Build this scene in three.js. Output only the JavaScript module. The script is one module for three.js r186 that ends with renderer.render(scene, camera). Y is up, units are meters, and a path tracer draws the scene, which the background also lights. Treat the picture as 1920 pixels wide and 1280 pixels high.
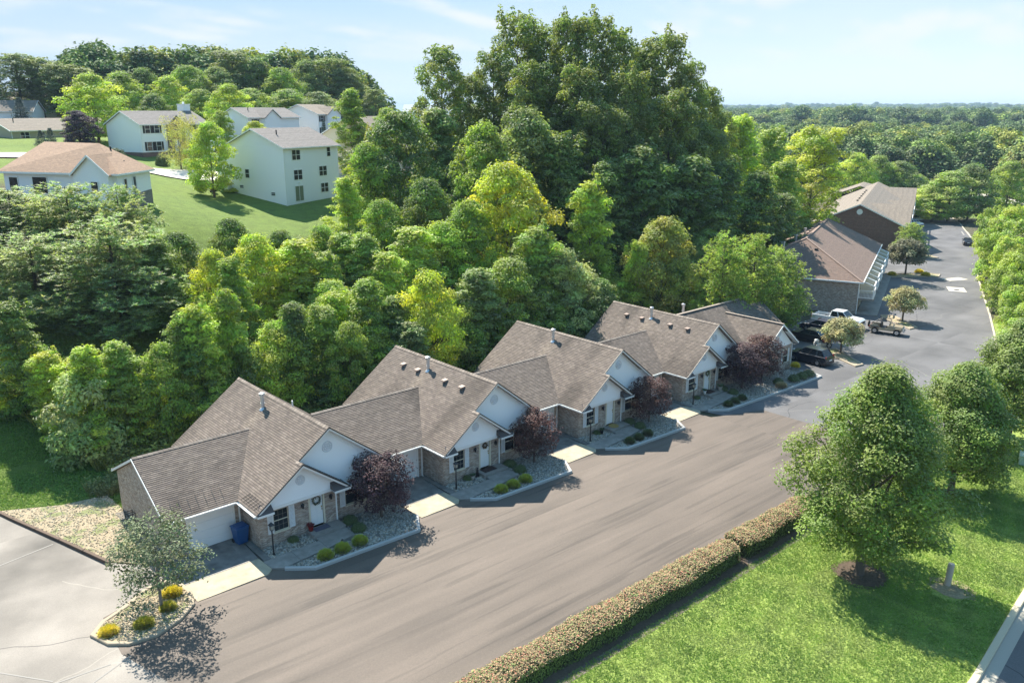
import * as THREE from 'three';
import { mergeGeometries } from 'three/addons/utils/BufferGeometryUtils.js';
import { RoundedBoxGeometry } from 'three/addons/geometries/RoundedBoxGeometry.js';

// ---------------------------------------------------------------- camera, sky, sun, air, exposure
const scene = new THREE.Scene();
const renderer = new THREE.WebGLRenderer({ antialias: true });
renderer.setSize(1024, 682);
renderer.toneMapping = THREE.LinearToneMapping;
renderer.toneMappingExposure = 2.45;
renderer.shadowMap.enabled = true;

const EYE = new THREE.Vector3(0, 24.4, 0), YAW = THREE.MathUtils.degToRad(48.48), PITCH = THREE.MathUtils.degToRad(15.696);
const camera = new THREE.PerspectiveCamera(45.26, 1024 / 682, 0.5, 9000);
camera.position.copy(EYE);
camera.lookAt(Math.cos(PITCH) * Math.cos(YAW), 24.4 - Math.sin(PITCH), -Math.cos(PITCH) * Math.sin(YAW));

const SUN_DIR = new THREE.Vector3(0.18, 1, -0.89).normalize();
const sun = new THREE.DirectionalLight(new THREE.Color(1, 0.93, 0.81), 5);
sun.position.copy(SUN_DIR).multiplyScalar(300).add(new THREE.Vector3(60, 0, -60));
sun.target.position.set(60, 0, -60);
sun.castShadow = true;
sun.shadow.mapSize.set(4096, 4096);
Object.assign(sun.shadow.camera, { left: -160, right: 160, top: 160, bottom: -160, near: 1, far: 700 });
scene.add(sun, sun.target);
scene.fog = new THREE.FogExp2(new THREE.Color(0.52, 0.72, 1.0), 0.00013);

// seeded random numbers and lattice noise
function RNG(seed) { let a = seed >>> 0; return () => { a = (a + 0x6d2b79f5) | 0; let t = Math.imul(a ^ (a >>> 15), 1 | a); t = (t + Math.imul(t ^ (t >>> 7), 61 | t)) ^ t; return ((t ^ (t >>> 14)) >>> 0) / 4294967296; }; }
const clamp = (x, a, b) => Math.min(b, Math.max(a, x)), mix = (a, b, t) => a + (b - a) * t;
const smooth = (a, b, x) => { const t = clamp((x - a) / (b - a), 0, 1); return t * t * (3 - 2 * t); };
function hash2(x, y, s = 0) { let h = (Math.imul(x | 0, 374761393) + Math.imul(y | 0, 668265263) + Math.imul(s | 0, 974711)) | 0; h = Math.imul(h ^ (h >>> 13), 1274126177); return ((h ^ (h >>> 16)) >>> 0) / 4294967296; }
function noise(x, y, s = 0, period = 0) {
  const xi = Math.floor(x), yi = Math.floor(y), fx = x - xi, fy = y - yi, u = fx * fx * (3 - 2 * fx), v = fy * fy * (3 - 2 * fy);
  const w = (k) => (period ? ((k % period) + period) % period : k);
  const a = hash2(w(xi), w(yi), s), b = hash2(w(xi + 1), w(yi), s), c = hash2(w(xi), w(yi + 1), s), d = hash2(w(xi + 1), w(yi + 1), s);
  return mix(mix(a, b, u), mix(c, d, u), v);
}
function fbm(x, y, s = 0, n = 4, period = 0) { let r = 0, a = 0.5, f = 1; for (let i = 0; i < n; i++) { r += a * noise(x * f, y * f, s + i * 17, period * f); a *= 0.5; f *= 2; } return r / (1 - Math.pow(0.5, n)); }

// the sky: clear blue overhead, pale near the horizon, thin streaks of high cloud
{
  const W = 2048, H = 1024, px = new Float32Array(W * H * 4);
  const sunAz = Math.atan2(SUN_DIR.z, SUN_DIR.x);
  for (let j = 0; j < H; j++) {
    const el = ((j + 0.5) / H - 0.5) * Math.PI, up = Math.max(0, Math.sin(el));
    for (let i = 0; i < W; i++) {
      const az = ((i + 0.5) / W - 0.5) * 2 * Math.PI;
      const k = Math.pow(1 - up, 5), cosS = Math.cos(el) * Math.cos(az) * SUN_DIR.x + Math.sin(el) * SUN_DIR.y + Math.cos(el) * Math.sin(az) * SUN_DIR.z;
      const glow = 0.10 * Math.pow(Math.max(0, cosS), 3) + (0.05 + 0.15 * Math.pow(1 - up, 8)) * Math.pow(Math.max(0, Math.cos(az + 0.2)), 3);
      let r = mix(0.07, 0.37, k) + glow, g = mix(0.245, 0.44, k) + glow * 0.96, b = mix(0.45, 0.50, k) + glow * 0.85;
      const X = Math.cos(el) * Math.cos(az), Z = Math.cos(el) * Math.sin(az), q = 1 / (up + 0.06);
      const c = smooth(0.47, 0.78, fbm(X * q * 1.1 + 3.1, Z * q * 2.6 + X * q * 0.9, 5, 5)) * smooth(0.0, 0.12, up) * 0.75;
      const veil = smooth(0.46, 0.78, fbm(X * q * 0.35 + 9, Z * q * 0.5, 31, 3)) * 0.22;
      const f = Math.min(0.8, c + veil);
      r = mix(r, 0.50, f); g = mix(g, 0.515, f); b = mix(b, 0.53, f);
      const o = (j * W + i) * 4;
      px[o] = r * 0.80; px[o + 1] = g * 0.80; px[o + 2] = b * 0.80; px[o + 3] = 1;
    }
  }
  const sky = new THREE.DataTexture(px, W, H, THREE.RGBAFormat, THREE.FloatType);
  sky.mapping = THREE.EquirectangularReflectionMapping; sky.magFilter = sky.minFilter = THREE.LinearFilter; sky.needsUpdate = true;
  scene.background = sky; scene.environment = sky;
  scene.backgroundIntensity = 1; scene.environmentIntensity = 1;
}

// ---------------------------------------------------------------- helpers
const used = new Map();
function numbered(name) { const n = used.get(name) || 0; used.set(name, n + 1); return n ? `${name}_${String(n).padStart(3, '0')}` : name; }
const shadow = (o) => o.traverse((m) => { if (m.isMesh) m.castShadow = m.receiveShadow = true; });
function tag(o, label, category, group) { o.userData = { ...o.userData, label, category }; if (group) o.userData.group = group; return o; }
function thing(name, label, category, [x, y, z] = [0, 0, 0], turn = 0, group) {
  const o = new THREE.Group(); o.name = numbered(name); o.position.set(x, y, z); o.rotation.y = turn; scene.add(o);
  return tag(o, label, category, group);
}
function part(name, geo, mat, parent, label) {
  const m = new THREE.Mesh(Array.isArray(geo) ? merge(geo) : geo, mat); m.name = name; parent.add(m);
  m.castShadow = m.receiveShadow = true;
  if (label) m.userData.label = label;
  return m;
}
function struct(name, geo, mat) { const m = part(numbered(name), geo, mat, scene); m.userData.kind = 'structure'; return m; }
function stuff(name, mesh, label, category) { mesh.name = numbered(name); mesh.userData = { kind: 'stuff', label, category }; mesh.castShadow = mesh.receiveShadow = true; scene.add(mesh); return mesh; }
function merge(list) { const l = list.map((g) => (g.index ? g.toNonIndexed() : g)); for (const g of l) for (const k of Object.keys(g.attributes)) if (!['position', 'normal', 'uv'].includes(k)) g.deleteAttribute(k); return l.length === 1 ? l[0] : mergeGeometries(l); }
const V = (x, y, z) => new THREE.Vector3(x, y, z);
const _n = V(), _t = V(), _b = V(), _a = V();
// MB gathers flat faces with texture coordinates in metres
class MB {
  constructor() { this.p = []; this.u = []; this.c = []; this.hasColor = false; }
  face(pts, uv, cols) {
    if (!uv) {
      _n.set(0, 0, 0);
      for (let i = 1; i + 1 < pts.length; i++) _n.add(_a.crossVectors(_t.subVectors(pts[i], pts[0]), _b.subVectors(pts[i + 1], pts[0])));
      _n.normalize();
      if (Math.abs(_n.y) > 0.92) uv = pts.map((q) => [q.x, -q.z]);
      else { const t = V(_n.z, 0, -_n.x).normalize(), b = V().crossVectors(_n, t); uv = pts.map((q) => [q.dot(t), q.dot(b)]); }
    }
    for (let i = 1; i + 1 < pts.length; i++) for (const k of [0, i, i + 1]) { this.p.push(pts[k].x, pts[k].y, pts[k].z); this.u.push(uv[k][0], uv[k][1]); if (cols) { this.hasColor = true; this.c.push(...cols[k]); } }
    return this;
  }
  box(x0, y0, z0, x1, y1, z1) {
    const P = (i) => V(i & 1 ? x1 : x0, i & 2 ? y1 : y0, i & 4 ? z1 : z0);
    for (const f of [[4, 5, 7, 6], [1, 0, 2, 3], [5, 1, 3, 7], [0, 4, 6, 2], [6, 7, 3, 2], [0, 1, 5, 4]]) this.face(f.map(P));
    return this;
  }
  // an outline (counter-clockwise from outside) given depth against its normal
  slab(pts, t) {
    const n = V().crossVectors(V().subVectors(pts[1], pts[0]), V().subVectors(pts[2], pts[0])).normalize(), low = pts.map((q) => q.clone().addScaledVector(n, -t));
    this.face(pts); this.face([...low].reverse());
    for (let i = 0; i < pts.length; i++) { const j = (i + 1) % pts.length; this.face([pts[j], pts[i], low[i], low[j]]); }
    return this;
  }
  // a square bar between two points
  bar(a, b, w, h = w, up = V(0, 1, 0)) {
    const d = V().subVectors(b, a).normalize(); if (Math.abs(d.dot(up)) > 0.98) up = V(1, 0, 0);
    const s = V().crossVectors(d, up).normalize().multiplyScalar(w / 2), v = V().crossVectors(s, d).normalize().multiplyScalar(h / 2);
    const q = [a, b].flatMap((e) => [e.clone().sub(s).sub(v), e.clone().add(s).sub(v), e.clone().add(s).add(v), e.clone().sub(s).add(v)]);
    for (const f of [[0, 1, 2, 3], [7, 6, 5, 4], [1, 5, 6, 2], [4, 0, 3, 7], [3, 2, 6, 7], [4, 5, 1, 0]]) this.face(f.map((i) => q[i]).reverse());
    return this;
  }
  get geo() {
    const g = new THREE.BufferGeometry();
    g.setAttribute('position', new THREE.Float32BufferAttribute(this.p, 3)); g.setAttribute('uv', new THREE.Float32BufferAttribute(this.u, 2));
    if (this.hasColor) g.setAttribute('color', new THREE.Float32BufferAttribute(this.c, 3));
    g.computeVertexNormals(); return g;
  }
}
const box = (...a) => new MB().box(...a).geo;
function cyl(r0, r1, h, x, y, z, n = 10) { return new THREE.CylinderGeometry(r1, r0, h, n).translate(x, y + h / 2, z); }
function tube(a, b, r0, r1 = r0, n = 6) {
  const d = V().subVectors(b, a), g = new THREE.CylinderGeometry(r1, r0, d.length(), n, 1, true);
  g.applyQuaternion(new THREE.Quaternion().setFromUnitVectors(V(0, 1, 0), d.clone().normalize())); return g.translate((a.x + b.x) / 2, (a.y + b.y) / 2, (a.z + b.z) / 2);
}
const pw = (list, v) => { if (typeof list === 'number') return list; for (let i = 1; i < list.length; i++) if (v <= list[i][0]) { const [a, x] = list[i - 1], [b, y] = list[i]; return a === b ? y : mix(x, y, clamp((v - a) / (b - a), 0, 1)); } return list[list.length - 1][1]; };
// overlapping rows (shingle courses, lap siding) on the plane O + u U + v W: one geometry per row
function rows(O, U, W, vmax, lo, hi, exposure, thick, o = {}) {
  const n = V().crossVectors(U, W).normalize(); if (o.flip) n.negate();
  const out = [], at = (u, v, t) => O.clone().addScaledVector(U, u).addScaledVector(W, v).addScaledVector(n, t), step = o.step || 0, col = o.color;
  for (let v0 = 0, k = 0; v0 < vmax - 0.02; v0 += exposure, k++) {
    const v1 = Math.min(vmax, v0 + exposure), e = 1e-4;
    const a0 = pw(lo, v0 + e), b0 = pw(hi, v0 + e), a1 = pw(lo, v1 - e), b1 = pw(hi, v1 - e);
    if (b0 - a0 < 0.03 && b1 - a1 < 0.03) continue;
    const m = new MB(), N = step ? Math.max(1, Math.round((b0 - a0) / step)) : 1, dv = o.v0 || 0;
    for (let i = 0; i < N; i++) {
      const s = i / N, t = (i + 1) / N, q = [[mix(a0, b0, s), v0], [mix(a0, b0, t), v0], [mix(a1, b1, t), v1], [mix(a1, b1, s), v1]];
      const top = q.map(([u, v], j) => at(u, v, j < 2 ? thick : 0.001)), uv = q.map(([u, v]) => [u + (o.u0 || 0), v + dv]), cs = col && q.map(([u, v]) => col(u, v));
      m.face(o.flip ? [...top].reverse() : top, o.flip ? [...uv].reverse() : uv, cs && (o.flip ? [...cs].reverse() : cs));
      const f = [at(q[0][0], v0, -0.004), at(q[1][0], v0, -0.004), top[1], top[0]], fu = [[q[0][0], v0 + dv], [q[1][0], v0 + dv], [q[1][0], v0 + dv + thick], [q[0][0], v0 + dv + thick]];
      m.face(o.flip ? [...f].reverse() : f, fu, cs && [cs[0], cs[1], cs[1], cs[0]]);
    }
    for (const [u0, u1] of [[a0, a1], [b0, b1]]) m.face([at(u0, v0, -0.004), at(u0, v0, thick), at(u1, v1, 0.001)], null, col && [col(u0, v0), col(u0, v0), col(u1, v1)]);
    out.push(m.geo);
  }
  return out;
}
// ---------------------------------------------------------------- textures and materials
function dataTex(W, H, f, rep, srgb = true) {
  const px = new Uint8Array(W * H * 4);
  for (let j = 0; j < H; j++) for (let i = 0; i < W; i++) { const c = f(i, j), o = (j * W + i) * 4; for (let k = 0; k < 3; k++) { const v = Array.isArray(c) ? c[k] : c; px[o + k] = clamp(Math.round(255 * (srgb ? Math.pow(Math.max(0, v), 1 / 2.2) : v)), 0, 255); } px[o + 3] = 255; }
  const t = new THREE.DataTexture(px, W, H); t.wrapS = t.wrapT = THREE.RepeatWrapping; t.magFilter = THREE.LinearFilter; t.minFilter = THREE.LinearMipmapLinearFilter; t.generateMipmaps = true;
  if (srgb) t.colorSpace = THREE.SRGBColorSpace;
  t.repeat.set(1 / rep[0], 1 / rep[1]); t.needsUpdate = true; return t;
}
const C = (r, g, b) => new THREE.Color().setRGB(r, g, b);
const std = (color, rough = 0.8, o = {}) => new THREE.MeshStandardMaterial({ color: Array.isArray(color) ? C(...color) : color, roughness: rough, side: THREE.DoubleSide, ...o });
const grainT = dataTex(512, 512, (i, j) => 0.25 + 0.5 * hash2(i, j, 3) * 0.6 + 0.3 * fbm(i / 16, j / 16, 4, 4, 32), [1.6, 1.6], false);
// bricks: running bond, 20 x 6.7 cm
function brickTex(tones, mortar) {
  const W = 768, H = 768, bw = 64, bh = 24; // 12 bricks x 32 courses
  return [dataTex(W, H, (i, j) => {
    const row = Math.floor(j / bh), sx = (i + (row % 2) * bw / 2) % W, colI = Math.floor(sx / bw), lx = sx % bw, ly = j % bh;
    const g = 0.9 + 0.2 * hash2(i, j, 7), joint = lx < 4 || ly < 4;
    if (joint) return mortar.map((c) => c * g);
    const h = hash2(colI, row, 11), t = tones[Math.floor(h * tones.length)], v = 0.8 + 0.4 * hash2(colI, row, 12), b = 0.85 + 0.3 * fbm(i / 12, j / 12, 9, 3, 64);
    return t.map((c) => c * v * b * g);
  }, [2.4, 2.14]), dataTex(W, H, (i, j) => { const row = Math.floor(j / bh), sx = (i + (row % 2) * bw / 2) % W; return (sx % bw) < 4 || j % bh < 4 ? 0.2 : 0.75 + 0.2 * hash2(i, j, 5); }, [2.4, 2.14], false)];
}
const [brA, brAb] = brickTex([[0.36, 0.27, 0.21], [0.42, 0.33, 0.26], [0.30, 0.21, 0.16], [0.45, 0.38, 0.31], [0.26, 0.19, 0.15], [0.38, 0.31, 0.26]], [0.45, 0.42, 0.38]);
const [brB, brBb] = brickTex([[0.20, 0.10, 0.075], [0.24, 0.12, 0.09], [0.17, 0.085, 0.065], [0.22, 0.13, 0.10]], [0.22, 0.18, 0.16]);
const shingleTex = (tones, s) => dataTex(1024, 512, (i, j) => {  // 16 tabs of 30 cm x 16 rows of 14.5 cm
  const row = Math.floor(j / 32), off = Math.floor(hash2(row, 1, s) * 64), sx = (i + off) % 1024, tab = Math.floor(sx / 64), lx = sx % 64, ly = j % 32;
  const t = tones[Math.floor(hash2(tab, row, s + 2) * tones.length)], v = (0.88 + 0.24 * hash2(tab, row, s + 3)) * (0.86 + 0.28 * hash2(i, j, s + 4)) * (0.92 + 0.16 * hash2(row, 9, s)), slot = ly < 7 ? 0.36 : lx < 3 ? 0.6 : 1;
  return t.map((c) => c * v * slot);
}, [4.8, 2.32]);
const roofTones = [[0.165, 0.132, 0.108], [0.185, 0.148, 0.12], [0.15, 0.118, 0.098], [0.195, 0.157, 0.13], [0.16, 0.128, 0.108]];
const M = {
  roof: std([1, 1, 1], 0.92, { map: shingleTex(roofTones, 40), vertexColors: true }),
  roofPlain: std([0.20, 0.16, 0.135], 0.95),
  roofBrown: std([1, 1, 1], 0.92, { map: shingleTex([[0.20, 0.135, 0.105], [0.21, 0.145, 0.115], [0.185, 0.125, 0.10]], 50) }),
  roofTan: std([1, 1, 1], 0.92, { map: shingleTex([[0.225, 0.188, 0.15], [0.24, 0.20, 0.16], [0.21, 0.177, 0.143]], 60) }),
  roofOrange: std([1, 1, 1], 0.92, { map: shingleTex([[0.31, 0.20, 0.13], [0.33, 0.213, 0.14], [0.29, 0.187, 0.122]], 70) }),
  roofGrey: std([1, 1, 1], 0.92, { map: shingleTex([[0.21, 0.19, 0.18], [0.225, 0.205, 0.195], [0.195, 0.18, 0.17]], 80) }),
  brick: std([1, 1, 1], 0.9, { map: brA, bumpMap: brAb, bumpScale: 0.008 }),
  brickRed: std([1, 1, 1], 0.9, { map: brB, bumpMap: brBb, bumpScale: 0.008 }),
  white: std([0.80, 0.80, 0.78], 0.45), siding: std([0.88, 0.88, 0.88], 0.5), cream: std([0.66, 0.60, 0.46], 0.6), sidingTan: std([0.42, 0.36, 0.26], 0.7), trim: std([0.82, 0.82, 0.80], 0.4),
  glass: std([0.02, 0.025, 0.03], 0.06, { metalness: 0 }), dark: std([0.012, 0.012, 0.014], 0.5), black: std([0.02, 0.02, 0.022], 0.35),
  galv: std([0.55, 0.57, 0.6], 0.35, { metalness: 0.7 }), steel: std([0.62, 0.62, 0.63], 0.3, { metalness: 0.8 }),
  binBlue: std([0.012, 0.075, 0.22], 0.4), wood: std([0.10, 0.065, 0.045], 0.85, { bumpMap: grainT, bumpScale: 0.01 }), woodGrey: std([0.30, 0.26, 0.22], 0.85),
  door: std([0.80, 0.80, 0.79], 0.35), shutter: std([0.70, 0.71, 0.71], 0.5), red: std([0.25, 0.015, 0.012], 0.4), green: std([0.03, 0.07, 0.02], 0.8), rubber: std([0.018, 0.018, 0.018], 0.8),
  brass: std([0.5, 0.36, 0.13], 0.3, { metalness: 0.9 }), vent: std([0.30, 0.22, 0.18], 0.6), stone: std([0.42, 0.38, 0.33], 0.85), mat: std([0.09, 0.09, 0.13], 0.95), matBrown: std([0.05, 0.025, 0.02], 0.95), gold: std([0.35, 0.25, 0.08], 0.9),
};
// ---------------------------------------------------------------- lie of the land
const HILL = [[-500, 0], [56, 0], [62, 0.5], [75, 4.5], [92, 10.2], [106, 12.4], [126, 15.3], [150, 17.2], [175, 19.5], [245, 22.5], [420, 20], [700, 8], [1200, 0]];
const fall = (x) => (x < 170 ? -0.01183 * (x - 13) : -1.857 - 1.2 * (1 - Math.exp(-(x - 170) * 0.00986)));
function land(x, z) {
  const d = -z - Math.max(0, x - 74) * 0.40, w = 1 - smooth(112, 235, x) * (1 - smooth(150, 320, d) * (1 - smooth(180, 300, x)));
  return fall(x) + pw(HILL, d) * w + 2.6 * (1 - smooth(31, 47, x)) * smooth(82, 100, d) * (1 - smooth(130, 170, d));
}
// far country: rolling wooded ridges a few kilometres off
function country(x, z) {
  const r = Math.hypot(x, z); if (r < 330) return 0;
  const k = smooth(330, 900, r), a = Math.atan2(-z, x);
  return k * (-12 + 14 * fbm(x / 500 + 7, z / 500, 71, 4)) + smooth(1500, 5200, r) * (0 + 38 * fbm(a * 7 + 2, r / 1900, 72, 4)) + smooth(500, 900, r) * 5 * noise(x / 26, z / 26, 73);
}
const ground = (x, z) => land(x, z) + country(x, z);
const lawnMask = (x, z) => {   // the mown grass of the houses on the hill, and the strip by the nearest condo
  const d = -z;
  let m = smooth(88, 92, d + (x < 40 ? 3 : 0)) * smooth(22, 28, x) * (1 - smooth(64, 70, x)) * (1 - smooth(200, 215, d));
  m = Math.max(m, (1 - smooth(66, 72, x)) * smooth(112, 118, d) * (1 - smooth(196, 204, d)));
  const edge = Math.min(76, 73 - (x - 9.9) * 3.9);
  m = Math.max(m, (1 - smooth(edge - 1, edge + 0.6, d)) * smooth(46, 48, d) * (1 - smooth(14.5, 15.5, x)));
  if (x > 225 && x < 330 && d < 92 && d > 40) m = Math.max(m, smooth(230, 236, x) * (1 - smooth(84, 90, d)));
  return m;
};
const grassFine = dataTex(1024, 1024, (i, j) => { const n = fbm(i / 10, j / 10, 21, 3, 102.4 | 0), h = hash2(i, j, 22), b = fbm(i / 90, j / 60, 23, 3, 11); return 0.42 + 0.55 * n * (0.55 + 0.75 * h) + 0.35 * (b - 0.5); }, [9, 9], false);
grassFine.colorSpace = THREE.NoColorSpace;
const grassBump = dataTex(512, 512, (i, j) => 0.5 * hash2(i, j, 25) + 0.5 * fbm(i / 6, j / 6, 26, 3, 85), [3, 3], false);
{
  const axis = (a, b, s, lo, hi) => { const l = []; for (let v = a; v <= b; v += s) l.push(v); let st = s, v = l[l.length - 1]; while (v < hi) { st *= 1.13; v += st; l.push(v); } st = s; v = a; while (v > lo) { st *= 1.16; v -= st; l.unshift(v); } return l; };
  const xs = axis(-30, 330, 2.5, -5000, 7000), zs = axis(-330, 30, 2.5, -7000, 5000), nx = xs.length, nz = zs.length;
  const p = new Float32Array(nx * nz * 3), u = new Float32Array(nx * nz * 2), c = new Float32Array(nx * nz * 3), idx = [];
  for (let j = 0; j < nz; j++) for (let i = 0; i < nx; i++) {
    const k = j * nx + i, x = xs[i], z = zs[j], n = fbm(x / 7, z / 7, 61, 3), l = lawnMask(x, z), r = Math.hypot(x, z);
    p.set([x, ground(x, z) - 0.06, z], k * 3); u.set([x, -z], k * 2);
    const wood = [mix(0.055, 0.10, n), mix(0.060, 0.085, n), mix(0.028, 0.05, n)], grass = [mix(0.115, 0.155, n), mix(0.185, 0.22, n), 0.03], far = [mix(0.04, 0.07, n), mix(0.07, 0.10, n), 0.03];
    const f = smooth(300, 420, r);
    for (let q = 0; q < 3; q++) c[k * 3 + q] = mix(mix(wood[q], grass[q], l), far[q], f) * 1.35;
    if (i && j) idx.push(k - nx - 1, k - 1, k, k - nx - 1, k, k - nx);
  }
  const g = new THREE.BufferGeometry(); g.setAttribute('position', new THREE.BufferAttribute(p, 3)); g.setAttribute('uv', new THREE.BufferAttribute(u, 2)); g.setAttribute('color', new THREE.BufferAttribute(c, 3)); g.setIndex(idx); g.computeVertexNormals();
  struct('ground', g, new THREE.MeshStandardMaterial({ vertexColors: true, map: grassFine, bumpMap: grassBump, bumpScale: 0.05, roughness: 1 }));
}
// flat sheets of the level ground: an outline [x, z] laid at a height over the gentle fall
const lay = (pts, h) => { const q = pts.map(([x, z]) => V(x, fall(x) + h, z)); return q; };
function sheet(name, pts, h, mat) {
  const s = new THREE.Shape(pts.map(([x, z]) => new THREE.Vector2(x, -z))), g = new THREE.ShapeGeometry(s), P = g.attributes.position, N = g.attributes.normal;
  for (let i = 0; i < P.count; i++) { const x = P.getX(i), z = -P.getY(i); P.setXYZ(i, x, fall(x) + h, z); }
  g.computeVertexNormals(); if (N.getY(0) < 0) g.index && g.index.array.reverse();
  return struct(name, g, mat);
}
// ---------------------------------------------------------------- asphalt
const streak = (x, z) => { // long sealer streaks along the drive, blotches across
  const s = fbm(x / 9 + 0.6 * z, z / 0.55, 81, 3), b = fbm(x / 5, z / 3, 82, 4), l = noise(x / 22, z / 0.9, 83), m = smooth(0.62, 0.75, fbm(x / 6, z / 0.28, 84, 3));
  return clamp(0.68 + 0.28 * (s - 0.5) + 0.30 * (b - 0.5) + 0.18 * (l - 0.5) - 0.15 * m - 0.10 * smooth(0.6, 0.72, fbm(x / 11 + z * 0.7, z / 0.5, 88, 3)), 0.25, 1.2);
};
const sealT = dataTex(2048, 640, (i, j) => { const x = i / 2048 * 56, z = j / 640 * 17, v = streak(x, z) * (0.85 + 0.3 * hash2(i, j, 85)); return [0.172 * v, 0.136 * v, 0.110 * v]; }, [56, 17]);
const rough = dataTex(512, 512, (i, j) => hash2(i, j, 86) * 0.6 + 0.4 * fbm(i / 5, j / 5, 87, 2, 102), [2.5, 2.5], false);
function cracked(W, H, w, h, base, seed, nCracks, amp = 0.7) {
  const cv = document.createElement('canvas'); cv.width = W; cv.height = H; const c = cv.getContext('2d'), im = c.createImageData(W, H);
  for (let j = 0; j < H; j++) for (let i = 0; i < W; i++) { const x = i / W * w, z = j / H * h, n = fbm(x / 4, z / 4, seed, 5), s = fbm(x / 14, z / 1.6, seed + 3, 3), v = (0.72 + amp * (n - 0.5) + 0.3 * (s - 0.5)) * (0.88 + 0.24 * hash2(i, j, seed + 1)), o = (j * W + i) * 4; for (let k = 0; k < 3; k++) im.data[o + k] = 255 * Math.pow(clamp(base[k] * v * 1.35, 0, 1), 1 / 2.2); im.data[o + 3] = 255; }
  c.putImageData(im, 0, 0);
  const r = RNG(seed); c.lineCap = 'round';
  for (let k = 0; k < nCracks; k++) {
    let x = r() * W, y = r() * H, a = r() * 6.3; c.strokeStyle = r() < 0.25 ? 'rgba(190,182,170,0.35)' : 'rgba(20,20,24,0.55)'; c.lineWidth = (0.02 + 0.035 * r()) * W / w; c.beginPath(); c.moveTo(x, y);
    for (let s = 0; s < 26; s++) { a += (r() - 0.5) * 0.9; x += Math.cos(a) * W / w * 0.55; y += Math.sin(a) * W / w * 0.55; c.lineTo(x, y); } c.stroke();
  }
  const t = new THREE.CanvasTexture(cv); t.colorSpace = THREE.SRGBColorSpace; t.wrapS = t.wrapT = THREE.RepeatWrapping; t.repeat.set(1 / w, 1 / h); return t;
}
const tar = (o) => new THREE.MeshPhysicalMaterial({ roughness: 0.75, ior: 1.45, bumpMap: rough, bumpScale: 0.006, side: THREE.DoubleSide, ...o });
const asphaltNew = tar({ map: sealT }), asphaltOld = tar({ map: cracked(1400, 1024, 48, 35, [0.115, 0.112, 0.115], 91, 46) }), asphaltLot = tar({ map: cracked(1024, 1024, 26, 26, [0.185, 0.167, 0.147], 95, 14, 1.35) });
sheet('parking_lot', [[-24, -20], [9.4, -20], [9.0, -33.4], [8.1, -36.6], [8.3, -40.2], [12.3, -41.45], [12.3, -43.5], [11.6, -43.9], [10.1, -45.6], [6.2, -57.6], [2, -70], [-24, -70]], 0.012, asphaltLot);
sheet('private_drive', [[9.4, -21.5], [60.8, -21.5], [60.6, -35.6], [55.6, -37.4], [55.6, -41.5], [12.2, -41.5], [8.3, -40.2], [8.1, -36.6], [9.0, -33.4]], 0.016, asphaltNew);
{ // the older road beyond, swinging left past the apartments
  const Rr = [[60.8, -21.5], [85, -25.2], [101.7, -31], [115.7, -36.5], [143, -47.7], [167, -55.9], [192, -66.5], [217, -78.3], [250, -96], [290, -121]];
  const Ll = [[55.6, -41.5], [74.4, -44], [80, -50.5], [99.5, -50.2], [134, -61.5], [160, -70.2], [190, -82], [218, -94], [250, -109], [290, -131]];
  const m = new MB(), P = ([x, z]) => V(x, fall(x) + 0.008, z);
  for (let i = 1; i < Rr.length; i++) { const n = 8; for (let k = 0; k < n; k++) { const L = (a, b, t) => [mix(a[0], b[0], t), mix(a[1], b[1], t)]; m.face([P(L(Rr[i - 1], Rr[i], k / n)), P(L(Rr[i - 1], Rr[i], (k + 1) / n)), P(L(Ll[i - 1], Ll[i], (k + 1) / n)), P(L(Ll[i - 1], Ll[i], k / n))]); } }
  struct('access_road', m.geo, asphaltOld);
  // pale kerb along its right side
  struct('road_kerb', kerbGeo(Rr.slice(1).map(([x, z]) => [x, z + 0.1]), 0.22, 0.13), std([0.42, 0.38, 0.30], 0.9));
}
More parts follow.
